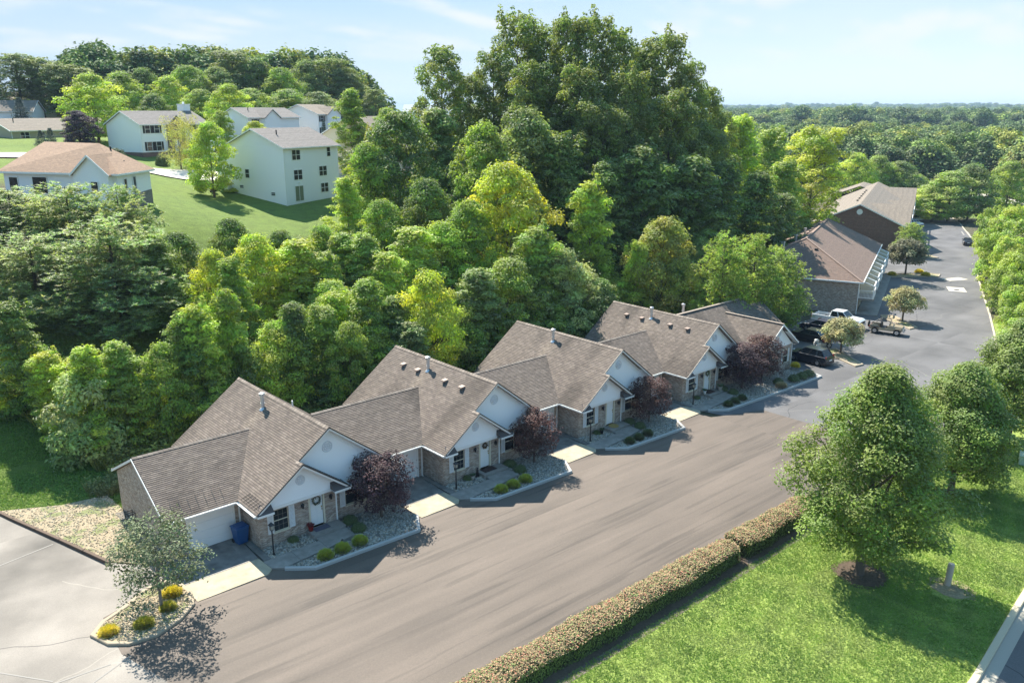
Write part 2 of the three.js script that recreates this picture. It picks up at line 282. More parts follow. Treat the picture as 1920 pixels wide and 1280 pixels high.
function kerbGeo(pts, w, h, closed = false, y0 = 0) {
  const m = new MB(), N = pts.length, side = (s) => pts.map((p, i) => {
    const a = pts[closed ? (i + N - 1) % N : Math.max(0, i - 1)], b = pts[closed ? (i + 1) % N : Math.min(N - 1, i + 1)];
    const d1 = [p[0] - a[0], p[1] - a[1]], d2 = [b[0] - p[0], b[1] - p[1]], l1 = Math.hypot(...d1) || 1, l2 = Math.hypot(...d2) || 1;
    const u1 = l1 === 1 && !d1[0] && !d1[1] ? d2.map((v) => v / l2) : d1.map((v) => v / l1), u2 = !d2[0] && !d2[1] ? u1 : d2.map((v) => v / l2);
    let n = [-(u1[1] + u2[1]), u1[0] + u2[0]]; const l = Math.hypot(...n); n = n.map((v) => v / l); const k = 1 / Math.max(0.5, n[0] * -u1[1] + n[1] * u1[0]);
    return [p[0] + n[0] * s * k, p[1] + n[1] * s * k];
  });
  const L = side(-w / 2), Rr = side(w / 2), Lt = side(-w / 2 + 0.03), Rt = side(w / 2 - 0.03), P = ([x, z], y) => V(x, fall(x) + y0 + y, z);
  for (let i = 0; i < (closed ? N : N - 1); i++) { const j = (i + 1) % N;
    m.face([P(Lt[i], h), P(Rt[i], h), P(Rt[j], h), P(Lt[j], h)]);
    m.face([P(L[i], -0.1), P(L[i], h - 0.03), P(L[j], h - 0.03), P(L[j], -0.1)]); m.face([P(L[i], h - 0.03), P(Lt[i], h), P(Lt[j], h), P(L[j], h - 0.03)]);
    m.face([P(Rr[i], h - 0.03), P(Rr[i], -0.1), P(Rr[j], -0.1), P(Rr[j], h - 0.03)]); m.face([P(Rt[i], h), P(Rr[i], h - 0.03), P(Rr[j], h - 0.03), P(Rt[j], h)]);
  }
  if (!closed) for (const i of [0, N - 1]) m.face([P(L[i], -0.1), P(Rr[i], -0.1), P(Rr[i], h - 0.03), P(Rt[i], h), P(Lt[i], h), P(L[i], h - 0.03)]);
  return m.geo;
}
const concreteT = dataTex(512, 512, (i, j) => { const n = fbm(i / 40, j / 40, 101, 5, 13), v = (0.75 + 0.5 * n) * (0.93 + 0.14 * hash2(i, j, 102)); return [0.39 * v, 0.335 * v, 0.24 * v]; }, [5, 5]);
const concreteG = dataTex(512, 512, (i, j) => { const n = fbm(i / 40, j / 40, 103, 5, 13), v = (0.7 + 0.6 * n) * (0.93 + 0.14 * hash2(i, j, 104)); return [0.27 * v, 0.25 * v, 0.225 * v]; }, [4, 4]);
const concreteDark = dataTex(512, 512, (i, j) => { const n = fbm(i / 60, j / 60, 105, 4, 9), v = (0.45 + 1.1 * n) * (0.93 + 0.14 * hash2(i, j, 106)); return [0.17 * v, 0.165 * v, 0.155 * v]; }, [4, 4]);
M.apron = std([1, 1, 1], 0.9, { map: concreteT, bumpMap: rough, bumpScale: 0.003 }); M.walk = std([1, 1, 1], 0.9, { map: concreteG, bumpMap: rough, bumpScale: 0.003 }); M.driveSlab = std([1, 1, 1], 0.75, { map: concreteDark, bumpMap: rough, bumpScale: 0.002 });
M.kerb = std([0.40, 0.40, 0.39], 0.85, { bumpMap: rough, bumpScale: 0.006 }); M.kerbTan = std([0.36, 0.30, 0.22], 0.9, { bumpMap: rough, bumpScale: 0.006 });
const gravelT = dataTex(512, 512, (i, j) => { const n = noise(i / 6, j / 6, 111, 0), h = hash2(Math.floor(i / 5), Math.floor(j / 5), 112), v = 0.4 + 0.5 * n + 0.5 * h; return [0.22 * v, 0.20 * v, 0.175 * v]; }, [3, 3]);
const strawT = dataTex(512, 512, (i, j) => { const n = fbm(i / 9, j / 9, 115, 4, 57), h = hash2(Math.floor(i / 3), Math.floor(j / 3), 116), w = smooth(0.55, 0.7, fbm(i / 70, j / 70, 117, 3, 8)), v = 0.5 + 0.6 * n + 0.35 * h; return [mix(0.42, 0.25, w) * v, mix(0.345, 0.27, w) * v, mix(0.235, 0.12, w) * v]; }, [6, 6]);
M.gravel = std([1, 1, 1], 1, { map: gravelT, bumpMap: rough, bumpScale: 0.03 }); M.yard = std([1, 1, 1], 1, { map: strawT, bumpMap: rough, bumpScale: 0.04 });
M.grass = new THREE.MeshStandardMaterial({ color: C(0.36, 0.47, 0.10), map: grassFine, bumpMap: grassBump, bumpScale: 0.05, roughness: 1, side: THREE.DoubleSide });
M.mulch = std([0.16, 0.115, 0.08], 1, { map: grassFine, bumpMap: rough, bumpScale: 0.04 });

// lawn between the drive and the street, the street with its kerb and gutter
sheet('front_lawn', [[-10, -22.3], [61, -22.3], [85, -25.1], [101.5, -30.8], [113, -35.4], [113, -12.5], [60, -11.9], [44.5, -10.55], [36.4, -9.75], [-10, -8.2]], 0.006, M.grass);
sheet('mulch_strip', [[-10, -24.3], [37.3, -24.3], [46.5, -24.3], [46.5, -22.0], [38.4, -21.9], [37.6, -22.35], [37.2, -21.75], [24, -21.95], [-10, -21.8]], 0.02, M.mulch);
{
  const edge = [[-10, -8.1], [36.4, -9.65], [44.5, -10.45], [60, -11.8], [113, -12.4]];
  struct('street_kerb', kerbGeo(edge, 0.32, 0.15), std([0.50, 0.43, 0.31], 0.9, { bumpMap: rough, bumpScale: 0.006 }));
  const gm = new MB(), off = (p, d) => [p[0], p[1] + d];
  for (let i = 1; i < edge.length; i++) gm.face(lay([off(edge[i - 1], 0.15), off(edge[i], 0.15), off(edge[i], 0.72), off(edge[i - 1], 0.72)], 0.012));
  struct('gutter', gm.geo, std([0.36, 0.33, 0.28], 0.9));
  sheet('street', [...edge.map(([x, z]) => [x, z + 0.7]), [113, 5], [-10, 5]], 0.006, asphaltOld);
}
// painted bay lines on the parking lot, patches and drain covers on the access road
function paint(name, a, b, w, mat, h = 0.022) { const d = [b[0] - a[0], b[1] - a[1]], l = Math.hypot(...d), n = [-d[1] / l * w / 2, d[0] / l * w / 2]; return struct(name, new MB().face(lay([[a[0] - n[0], a[1] - n[1]], [a[0] + n[0], a[1] + n[1]], [b[0] + n[0], b[1] + n[1]], [b[0] - n[0], b[1] - n[1]]], h)).geo, mat); }
const linePaint = std([0.27, 0.255, 0.235], 0.9), patch = std([0.55, 0.50, 0.42], 0.9);
paint('bay_line', [5.2, -36.35], [7.5, -36.15], 0.08, linePaint); paint('bay_line', [6.3, -35.2], [8.4, -36.2], 0.08, linePaint); paint('bay_line', [4.9, -49.0], [8.3, -49.85], 0.08, linePaint); paint('bay_line', [3.3, -39.1], [5.2, -36.55], 0.07, linePaint);
paint('concrete_patch', [128.5, -45.2], [131.6, -46.8], 2.4, patch); paint('concrete_patch', [136.8, -50.2], [140.4, -48.8], 1.8, patch);
struct('drain_cover', cyl(0.45, 0.45, 0.01, 129.6, fall(129.6) + 0.02, -45.8, 16), M.dark);
paint('road_line', [196, -69.4], [202, -72.2], 0.3, linePaint); paint('road_line', [196.6, -68.4], [202.6, -71.2], 0.3, linePaint);
// the hill street with pale concrete, the side street far right
function drape(name, pts, w, mat, h = 0.05) { const m = new MB(), N = 10; for (let i = 1; i < pts.length; i++) { const a = pts[i - 1], b = pts[i], d = [b[0] - a[0], b[1] - a[1]], l = Math.hypot(...d), n = [-d[1] / l * w / 2, d[0] / l * w / 2]; for (let k = 0; k < N; k++) { const q = [k / N, (k + 1) / N].flatMap((t) => { const x = mix(a[0], b[0], t), z = mix(a[1], b[1], t); return [[x - n[0], z - n[1]], [x, z], [x + n[0], z + n[1]]].map(([X, Z]) => V(X, ground(X, Z) + h, Z)); }); m.face([q[0], q[1], q[4], q[3]]); m.face([q[1], q[2], q[5], q[4]]); } } return struct(name, m.geo, mat); }
drape('hill_street', [[20, -139.5], [40, -131], [50, -127.2], [62, -123.5], [74, -121]], 10, std([0.85, 0.80, 0.72], 0.9, { map: grassFine }), 0.12);
drape('side_street', [[262, -60], [276, -82], [300, -104], [350, -128]], 8, std([0.42, 0.39, 0.34], 0.9), 0.35);
// ---------------------------------------------------------------- the row of brick condos
// One unit in its own frame: x 12.6 .. 26.7 along the row, z -54 .. -40 from back to front; placed every 13.12 m.
const X0 = 19.8, Z0 = -46;
const EAVE = 2.65, RIDGE = 6.43, XL = 16.72, XR = 21.84, XE = 26.7, SL = (RIDGE - EAVE) / (XR - XL);
const UP = V(0, 1, 0), EX = V(1, 0, 0), EZ = V(0, 0, 1);
const plane = (x0, y0, x1, y1) => V(x1 - x0, y1 - y0, 0);
// weathering of a roof: streaks of algae down the slope, a washed track below the flue
const stain = (seed, flue) => (u, v) => {
  const s = smooth(0.50, 0.72, fbm(u / 1.5 + seed * 7.7, v / 6 + seed, 121, 3)) * 0.42, b = 0.28 * (fbm(u / 2.2 + 3 * seed, v / 2.2, 122, 3) - 0.5);
  let k = 1.0 - s + b; let w = 0;
  if (flue) { const d = Math.abs(u - flue[0] - (flue[1] - v) * 0.03); if (v < flue[1]) w = (1 - smooth(0.12, 0.42, d)) * smooth(flue[1] - 4.4, flue[1] - 1.5, v) * 0.75; }
  k = k * (1 - w * 0.2) + w * 0.55; return [k * (1 + 0.05 * w), k * (1 + 0.05 * w), k * (1 - 0.02 * w)];
};
function windowUnit(parent, x, y, z, w, h, o = {}) { // facing +z; x is its middle, y its sill
  const g = new THREE.Group(); g.name = 'window'; parent.add(g);
  const f = new MB(); f.box(x - w / 2 - 0.06, y - 0.06, z, x + w / 2 + 0.06, y, z + 0.05).box(x - w / 2 - 0.06, y + h, z, x + w / 2 + 0.06, y + h + 0.06, z + 0.05).box(x - w / 2 - 0.06, y, z, x - w / 2, y + h, z + 0.05).box(x + w / 2, y, z, x + w / 2 + 0.06, y + h, z + 0.05);
  f.box(x - w / 2, y + h / 2 - 0.025, z + 0.002, x + w / 2, y + h / 2 + 0.025, z + 0.04);
  if (o.mid) f.box(x - 0.035, y, z + 0.003, x + 0.035, y + h, z + 0.046);
  part('frame', f.geo, o.frame || M.cream, g);
  const xs = o.mid ? [[x - w / 2, x - 0.035], [x + 0.035, x + w / 2]] : [[x - w / 2, x + w / 2]];
  for (const [a, b] of xs) for (const [c, d] of [[y, y + h / 2 - 0.025], [y + h / 2 + 0.025, y + h]]) part('pane', box(a, c, z + 0.004, b, d, z + 0.016), M.glass, g);
  if (o.grille) { const m = new MB(); for (let k = 1; k < 3; k++) m.box(x - w / 2 + w * k / 3 - 0.006, y, z + 0.014, x - w / 2 + w * k / 3 + 0.006, y + h, z + 0.024); for (const t of [0.25, 0.75]) m.box(x - w / 2, y + h * t - 0.006, z + 0.015, x + w / 2, y + h * t + 0.006, z + 0.025); part('grille', m.geo, M.muntin, g); }
  return g;
}
function shutter(parent, x, y, z, w, h) { const m = new MB(); m.box(x - w / 2, y, z, x - w / 2 + 0.05, y + h, z + 0.04).box(x + w / 2 - 0.05, y, z, x + w / 2, y + h, z + 0.04).box(x - w / 2 + 0.05, y, z, x + w / 2 - 0.05, y + 0.06, z + 0.04).box(x - w / 2 + 0.05, y + h - 0.06, z, x + w / 2 - 0.05, y + h, z + 0.04); for (let k = 0; k < 16; k++) { const yy = y + 0.07 + (h - 0.13) * k / 16; m.face([V(x - w / 2 + 0.05, yy, z + 0.03), V(x + w / 2 - 0.05, yy, z + 0.03), V(x + w / 2 - 0.05, yy + 0.05, z + 0.012), V(x - w / 2 + 0.05, yy + 0.05, z + 0.012)]); } return part('shutter', m.geo, M.shutter, parent); }
function roundVent(parent, x, y, z, r) { const t = []; for (const k of [1, 0.62, 0.28]) t.push(new THREE.TorusGeometry(r * k, 0.035, 6, 24).translate(x, y, z + 0.02)); t.push(new THREE.CircleGeometry(r, 24).translate(x, y, z + 0.012)); return part('gable_vent', t, M.ventGrey, parent); }
function flue(parent, x, y, z, h = 0.95) { const g = []; g.push(cyl(0.26, 0.14, 0.16, x, y - 0.12, z, 12), cyl(0.12, 0.12, h, x, y, z, 12), cyl(0.15, 0.15, 0.03, x, y + h * 0.35, z, 12), cyl(0.19, 0.19, 0.18, x, y + h - 0.1, z, 12), cyl(0.2, 0.05, 0.06, x, y + h + 0.08, z, 12)); return part('flue_pipe', g, M.galv, parent); }
function boxVent(parent, x, y, z) { const m = new MB(); m.box(x - 0.2, y + 0.02, z - 0.17, x + 0.12, y + 0.16, z + 0.17); m.face([V(x - 0.26, y + 0.14, z - 0.2), V(x - 0.26, y + 0.14, z + 0.2), V(x + 0.16, y + 0.2, z + 0.2), V(x + 0.16, y + 0.2, z - 0.2)]); m.box(x - 0.27, y + 0.12, z - 0.2, x - 0.255, y + 0.15, z + 0.2); return part('roof_vent', m.geo, M.vent, parent); }
function lantern(parent, x, y, z) { const g = [box(x - 0.06, y - 0.1, z, x + 0.06, y + 0.1, z + 0.03), cyl(0.05, 0.09, 0.24, x, y - 0.14, z + 0.14, 6), cyl(0.11, 0.01, 0.12, x, y + 0.1, z + 0.14, 6)]; return part('wall_light', g, M.black, parent); }
function slope(parent, O, U, W, vmax, lo, hi, o) {
  const n = V().crossVectors(U, W).normalize(); const flip = n.y < 0; if (flip) n.negate();
  // boarding below the shingles, in strips that follow the outline
  const m = new MB(), at = (u, v, t) => O.clone().addScaledVector(U, u).addScaledVector(W, v).addScaledVector(n, t), cuts = new Set([0, vmax]);
  for (const l of [lo, hi]) if (typeof l !== 'number') for (const [v] of l) if (v > 0 && v < vmax) cuts.add(v);
  const cs = [...cuts].sort((a, b) => a - b);
  for (let i = 1; i < cs.length; i++) { const a = cs[i - 1] + 1e-4, b = cs[i] - 1e-4; if (b - a < 1e-3) continue; const q = [[pw(lo, a), a], [pw(hi, a), a], [pw(hi, b), b], [pw(lo, b), b]]; m.slab((flip ? [...q].reverse() : q).map(([u, v]) => at(u, v, -0.008)), 0.14); }
  const s = part('roof_slope', m.geo, o.under || M.roofPlain, parent);
  if (o.rows !== false) for (const g of rows(O, U, W, vmax, lo, hi, 0.145, 0.016, { flip, step: o.step || 0.8, color: o.color, u0: o.u0 || 0 })) part('shingle_course', g, M.roof, s);
  return s;
}
function rake(m, a, b, h = 0.2, t = 0.035, drop = 0.17) { // barge board under a sloping roof edge, in the xy plane
  const d = V(0, -drop, 0); m.slab([a.clone().add(d), b.clone().add(d), b.clone().add(V(0, h - drop, 0)).add(V(0, -0.02, 0)), a.clone().add(V(0, h - drop, 0)).add(V(0, -0.02, 0))], t); return m;
}
function condo(i, o) {
  const g = thing('brick_condo', o.label, 'condo', [X0 + 13.12 * i, -0.155 * i, Z0], 0), B = new THREE.Group(); g.add(B);
  const L = g; // parts are laid out in the unit's frame and shifted once, below
  g.remove(B);
  const shiftAll = () => g.traverse((m) => { if (m.isMesh && !m.userData.moved) { m.geometry.translate(-X0, 0, -Z0); m.userData.moved = 1; } });
  const end = i === 0, xl = end ? 12.6 : 13.5, zf = -40.42, zm = -41.0, zb = -53.6, zEave = -42.95, zGr = -47.7, GH = 4.95, zBack = -52.45, seed = i + 1;
  // ---- brick walls
  const w = new MB(), T = 0.2;
  w.box(16.62, -0.3, -43.65, 17.15, EAVE, -43.45);                                            // pier right of the garage door
  w.box(end ? 12.78 : 13.35, -0.3, -43.65, end ? 13.9 : 14.0, EAVE, -43.45); w.box(end ? 13.9 : 14.0, 2.28, -43.65, 16.62, EAVE, -43.45);
  w.box(17.15, -0.3, -43.44, 17.35, EAVE, -41.2);                                             // return wall of the porch front
  w.box(17.352, -0.3, -41.4, 18.05, EAVE, -41.2); w.box(18.05, -0.3, -41.4, 18.95, 0.85, -41.2); w.box(18.95, -0.3, -41.4, 20.35, EAVE, -41.2); w.box(21.25, -0.3, -41.4, 22.15, EAVE, -41.2); w.box(18.05, 2.2, -41.4, 18.95, EAVE, -41.2); w.box(20.35, 2.4, -41.4, 21.25, EAVE, -41.2);
  w.box(21.95, -0.3, -41.65, 22.15, EAVE, -41.402);
  w.box(22.152, -0.3, -41.65, 22.9, 2.75, -41.45); w.box(22.9, -0.3, -41.65, 24.7, 0.85, -41.45); w.box(24.7, -0.3, -41.65, 26.25, 2.75, -41.45); w.box(22.9, 2.25, -41.65, 24.7, 2.75, -41.45);
  w.box(26.05, -0.3, -43.44, 26.25, EAVE, -41.652); w.box(26.05, -0.3, -53.2, 26.25, EAVE, -43.9);
  w.box(17.15, -0.3, -53.2, 26.04, 2.9, -53.0);
  if (end) { w.face([V(12.78, -0.3, -51.95), V(12.78, -0.3, -43.45), V(12.78, EAVE, -43.45), V(12.78, GH - 0.18, zGr), V(12.78, EAVE, -51.95)]); w.box(12.782, -0.3, -51.95, 17.15, EAVE, -51.75); }
  part('brick_wall', w.geo, M.brick, g);
  // a soldier course below the side gable and brick quoins are read from the material; siding on both gables
  const sg = new THREE.Group(); sg.name = 'gable_siding'; g.add(sg);
  const yA = (x) => EAVE + (x < XR ? (x - XL) * SL : (XE - x) * (RIDGE - EAVE) / (XE - XR));
  const sidingRows = (zz, y0, ytop, lo, hi, nm) => rows(V(0, y0, zz), EX, UP, ytop - y0, lo, hi, 0.16, 0.034, {}).forEach((q) => part('siding_board', q, M.siding, nm));
  const back = new MB(); back.face([V(17.2, 2.62, -41.42), V(26.2, 2.62, -41.42), V(26.2, yA(26.2) - 0.1, -41.42), V(XR, RIDGE - 0.12, -41.42), V(17.2, yA(17.2) - 0.1, -41.42)]); back.face([V(17.15, 2.45, -40.92), V(22.3, 2.45, -40.92), V(22.3, EAVE + 0.1, -40.92), V(19.72, 4.78, -40.92), V(17.15, EAVE + 0.15, -40.92)]);
  part('gable_sheathing', back.geo, M.siding, sg);
  sidingRows(-41.4, 2.62, RIDGE - 0.15, [[0, 17.3], [0.45, 17.3], [RIDGE - 2.77, XR - 0.05]], [[0, 26.15], [0.4, 26.15], [RIDGE - 2.77, XR + 0.05]], sg);
  sidingRows(-40.9, 2.47, 4.76, [[0, 17.2], [0.25, 17.2], [2.29, 19.68]], [[0, 22.25], [0.25, 22.25], [2.29, 19.76]], sg);
  const soff = new MB(); soff.box(17.15, 2.40, -41.2, 22.3, 2.449, -40.9); soff.box(17.15, 2.449, -40.898, 22.3, 2.60, -40.87); soff.box(22.3, 2.5, -41.398, 26.2, 2.66, -41.36);
  part('frieze_board', soff.geo, M.trim, g);
  // ---- roofs
  const lW = plane(XL, EAVE, XR, RIDGE), lLen = lW.length(); lW.normalize();
  const vE = (19.72 - XL) / (XR - XL) * lLen, fl = o.flue ? [o.flue[2], (o.flue[0] - XL) / (XR - XL) * lLen] : null;
  slope(g, V(XL, EAVE, 0), EZ, lW, lLen, zb, [[0, zf], [vE, zf], [vE + 0.001, zm], [lLen, zm]], { color: stain(seed, fl) });
  const rW = V(XR - XE, RIDGE - EAVE, 0), rLen = rW.length(); rW.normalize();
  slope(g, V(XE, EAVE, 0), EZ, rW, rLen, zb, zm, { color: stain(seed + 20), step: 3 });
  const eW = V(19.72 - 22.7, 4.865 - 2.62, 0), eLen = eW.length(); eW.normalize();
  slope(g, V(22.7, 2.62, 0), EZ, eW, eLen, -41.38, zf, { color: stain(seed + 40), step: 3 });
  const gW = V(0, GH - EAVE, zGr - zEave), gLen = gW.length(); gW.normalize();
  const xv = XL + (GH - EAVE) / SL;
  slope(g, V(0, EAVE, zEave), EX, gW, gLen, end ? 12.6 : [[0, 13.56 - 0.1], [gLen, 10.75]], [[0, XL + 0.03], [gLen, xv + 0.05]], { color: stain(seed + 60) });
  const bW = V(0, GH - EAVE, zGr - zBack), bLen = bW.length(); bW.normalize();
  slope(g, V(0, EAVE, zBack), EX, bW, bLen, end ? 12.6 : [[0, 13.56 - 0.1], [bLen, 10.75]], [[0, XL + 0.03], [bLen, xv + 0.05]], { color: stain(seed + 80), rows: end });
  // ridge caps laid piece over piece
  const caps = new THREE.Group(); caps.name = 'ridge_cap'; g.add(caps);
  const capRow = (a, b, wid, drop) => { const n = Math.round(a.distanceTo(b) / 0.3); const d = V().subVectors(b, a).normalize(), s = V().crossVectors(d, UP).normalize(); for (let k = 0; k < n; k++) { const p = a.clone().lerp(b, k / n), q = a.clone().lerp(b, (k + 1) / n), m = new MB(), sh = [0.16, 0.21, 0.185, 0.2, 0.175][Math.floor(hash2(k, i, 7) * 5)] * 1.25; const y0 = 0.055, y1 = 0.035; for (const e of [1, -1]) { const f = [p.clone().add(V(0, y0, 0)), q.clone().add(V(0, y1, 0)), q.clone().addScaledVector(s, wid * e).add(V(0, y1 - drop, 0)), p.clone().addScaledVector(s, wid * e).add(V(0, y0 - drop, 0))]; m.face(e > 0 ? f.reverse() : f, null); } m.face([p.clone().add(V(0, y0, 0)), p.clone().addScaledVector(s, wid).add(V(0, y0 - drop, 0)), p.clone().addScaledVector(s, -wid).add(V(0, y0 - drop, 0))]); part('cap_shingle', m.geo, capMats[Math.floor(hash2(k, i, 8) * 3)], caps); } };
  capRow(V(XR, RIDGE, zm), V(XR, RIDGE, zb), 0.16, 0.12); capRow(V(end ? 12.6 : 11.0, GH, zGr), V(xv - 0.05, GH, zGr), 0.16, 0.085); capRow(V(19.72, 4.87, zf), V(19.72, 4.87, -41.1), 0.14, 0.1);
  // ---- barge boards, fascia, gutters
  const tr = new MB();
  rake(tr, V(XL + 3.0, 4.865, zm + 0.03), V(XR, RIDGE, zm + 0.03)); rake(tr, V(XR, RIDGE, zm + 0.03), V(XE, EAVE, zm + 0.03)); rake(tr, V(XL, EAVE, zf + 0.03), V(19.72, 4.865, zf + 0.03)); rake(tr, V(19.72, 4.865, zf + 0.028), V(22.7, 2.62, zf + 0.028));
  for (const [a, b, z] of [[V(XL + 0.1, EAVE - 0.14, 0), V(XR, RIDGE - 0.15, 0), zm], [V(XR, RIDGE - 0.15, 0), V(XE - 0.1, EAVE - 0.14, 0), zm], [V(XL + 0.1, EAVE - 0.14, 0), V(19.72, 4.71, 0), zf], [V(19.72, 4.71, 0), V(22.6, 2.5, 0), zf]]) { const dz = z === zm ? -41.4 : -40.9; tr.face([V(a.x, a.y, z), V(b.x, b.y, z), V(b.x, b.y, dz), V(a.x, a.y, dz)]); }
  if (end) for (const [za, zc] of [[zEave, zGr], [zBack, zGr]]) { tr.slab([V(12.57, EAVE - 0.17, za), V(12.57, GH - 0.17, zc), V(12.57, GH - 0.02, zc), V(12.57, EAVE - 0.02, za)], 0.035); tr.face([V(12.6, EAVE - 0.15, za), V(12.6, GH - 0.15, zc), V(12.79, GH - 0.15, zc), V(12.79, EAVE - 0.15, za)]); }
  part('barge_board', tr.geo, M.trim, g);
  const de = new MB(); for (const [a, b] of [[V(XL + 3.0, 4.865, zm), V(XR, RIDGE, zm)], [V(XR, RIDGE, zm), V(XE, EAVE, zm)], [V(XL, EAVE, zf), V(19.72, 4.865, zf)], [V(19.72, 4.865, zf), V(22.7, 2.62, zf)]]) de.bar(a.clone().add(V(0, 0.005, 0.045)), b.clone().add(V(0, 0.005, 0.045)), 0.05, 0.06); part('drip_edge', de.geo, M.dark, g);
  const gut = new MB(); // front gutters with an open trough
  const trough = (a, b, out) => { const d = V().subVectors(b, a); const P = (t, o2, y) => a.clone().addScaledVector(d, t).addScaledVector(out, o2).add(V(0, y, 0)); gut.face([P(0, 0, -0.14), P(1, 0, -0.14), P(1, 0, -0.02), P(0, 0, -0.02)]); gut.face([P(0, 0.1, -0.14), P(1, 0.1, -0.14), P(1, 0.13, -0.02), P(0, 0.13, -0.02)]); gut.face([P(0, 0, -0.14), P(0, 0.1, -0.14), P(1, 0.1, -0.14), P(1, 0, -0.14)]); gut.face([P(0, 0.115, -0.02), P(0, 0.14, -0.02), P(1, 0.14, -0.02), P(1, 0.115, -0.02)]); for (const t of [0, 1]) gut.face([P(t, 0, -0.14), P(t, 0.1, -0.14), P(t, 0.13, -0.02), P(t, 0, -0.02)]); };
  trough(V(end ? 12.62 : 13.5, EAVE, zEave + 0.02), V(XL - 0.12, EAVE, zEave + 0.02), EZ); trough(V(XL - 0.02, EAVE, zEave + 0.12), V(XL - 0.02, EAVE, zf), V(-1, 0, 0)); trough(V(XE + 0.02, EAVE, -42.9), V(XE + 0.02, EAVE, zm), EX); trough(V(22.72, 2.62, -41.3), V(22.72, 2.62, zf), EX);
  gut.face([V(XL, EAVE - 0.141, zEave - 0.5), V(17.15, EAVE - 0.141, zEave - 0.5), V(17.15, EAVE - 0.141, zf - 0.02), V(XL, EAVE - 0.141, zf - 0.02)]); gut.face([V(end ? 12.62 : 13.5, EAVE - 0.142, zEave), V(17, EAVE - 0.142, zEave), V(17, EAVE - 0.142, -43.5), V(end ? 12.62 : 13.5, EAVE - 0.142, -43.5)]);
  part('gutter', gut.geo, M.trim, g);
  if (end) { const gb = new MB(); gb.box(12.62, EAVE - 0.14, zBack - 0.12, 17, EAVE - 0.02, zBack); part('gutter', gb.geo, M.trim, g); }
  const ds = (x, z, yTop, kick) => { const m = new MB(); m.box(x - 0.04, 0.12, z, x + 0.04, yTop - 0.3, z + 0.06); m.bar(V(x, yTop - 0.3, z + 0.03), V(x + kick[0], yTop - 0.12, z + kick[1]), 0.07, 0.06); m.bar(V(x, 0.14, z + 0.03), V(x, 0.04, z + 0.3), 0.07, 0.06); part('downspout', m.geo, M.trim, g); };
  ds(16.95, -43.44, EAVE, [-0.2, 0.3]); ds(22.1, -41.19, 2.62, [0.5, 0.3]);
  // roofed eave returns at the feet of the porch gable
  for (const [a, b, s] of [[XL + 0.02, 17.75, 1], [22.68, 21.6, -1]]) { const r = new MB(), y0 = 2.6, y1 = 3.02; r.face([V(a, y0, zf + 0.1), V(b, y0, zf + 0.1), V(b, y1, -40.86), V(a + s * 0.35, y1, -40.86)]); r.face([V(b, y0, zf + 0.1), V(b, y0, -40.86), V(b, y1, -40.86)]); part('eave_return', r.geo, M.returnRoof, g); const u = new MB(); u.box(Math.min(a, b), y0 - 0.13, zf + 0.06, Math.max(a, b), y0 - 0.005, zf + 0.12); u.face([V(a, y0 - 0.1, zf + 0.06), V(b, y0 - 0.1, zf + 0.06), V(b, y0 - 0.1, -41.2), V(a, y0 - 0.1, -41.2)]); part('return_fascia', u.geo, M.trim, g); }
  { const r = new MB(), y0 = 2.62, y1 = 3.0; r.face([V(XE - 0.02, y0, zm + 0.1), V(25.7, y0, zm + 0.1), V(25.7, y1, -41.38), V(26.3, y1, -41.38)].reverse()); r.face([V(25.7, y0, zm + 0.1), V(25.7, y0, -41.38), V(25.7, y1, -41.38)]); part('eave_return', r.geo, M.returnRoof, g); const u = new MB(); u.box(25.7, y0 - 0.13, zm + 0.06, XE - 0.02, y0 - 0.005, zm + 0.12); u.face([V(25.7, y0 - 0.1, zm + 0.06), V(XE, y0 - 0.1, zm + 0.06), V(XE, y0 - 0.1, -41.45), V(25.7, y0 - 0.1, -41.45)]); part('return_fascia', u.geo, M.trim, g); }
  roundVent(g, 19.72, 3.75, -40.885, 0.27); roundVent(g, XR, 5.1, -41.385, 0.32);
  // ---- garage door of four ribbed panels
  const gd = new THREE.Group(); gd.name = 'garage_door'; g.add(gd);
  const ga = end ? 13.95 : 14.05; for (let k = 0; k < 4; k++) part('panel', new RoundedBoxGeometry(16.58 - ga, 0.535, 0.05, 1, 0.012).translate((16.58 + ga) / 2, 0.12 + 0.27 + 0.54 * k, -43.52), M.door, gd);
  const gt = new MB(); gt.box(ga - 0.1, 0.05, -43.5, ga, 2.38, -43.42).box(16.58, 0.05, -43.5, 16.68, 2.38, -43.42).box(ga, 2.285, -43.5, 16.58, 2.38, -43.42); part('door_trim', gt.geo, M.trim, gd);
  // ---- front door, window, lanterns
  const fd = new THREE.Group(); fd.name = 'front_door'; g.add(fd);
  part('door_leaf', new RoundedBoxGeometry(0.86, 2.04, 0.05, 1, 0.01).translate(20.8, 1.37, -41.3), M.door, fd);
  const pn = new MB(); for (const [a, b, c, d] of [[20.47, 20.76, 0.5, 1.0], [20.84, 21.13, 0.5, 1.0], [20.47, 20.76, 1.1, 1.75], [20.84, 21.13, 1.1, 1.75], [20.47, 20.76, 1.85, 2.25], [20.84, 21.13, 1.85, 2.25]]) pn.box(a, c, -41.276, b, d, -41.266); part('door_panel', pn.geo, M.trim, fd);
  const dt = new MB(); dt.box(20.27, 0.34, -41.25, 20.37, 2.46, -41.17).box(21.23, 0.34, -41.25, 21.33, 2.46, -41.17).box(20.37, 2.39, -41.25, 21.23, 2.46, -41.17); part('door_frame', dt.geo, M.cream, fd);
  part('door_knob', [new THREE.SphereGeometry(0.04, 8, 6).translate(21.15, 1.3, -41.24), box(21.11, 1.4, -41.275, 21.19, 1.5, -41.255)], M.brass, fd);
  windowUnit(g, 18.5, 0.88, -41.27, 0.86, 1.3, { grille: true }); shutter(g, 17.83, 0.84, -41.19, 0.36, 1.4); shutter(g, 19.17, 0.84, -41.19, 0.36, 1.4);
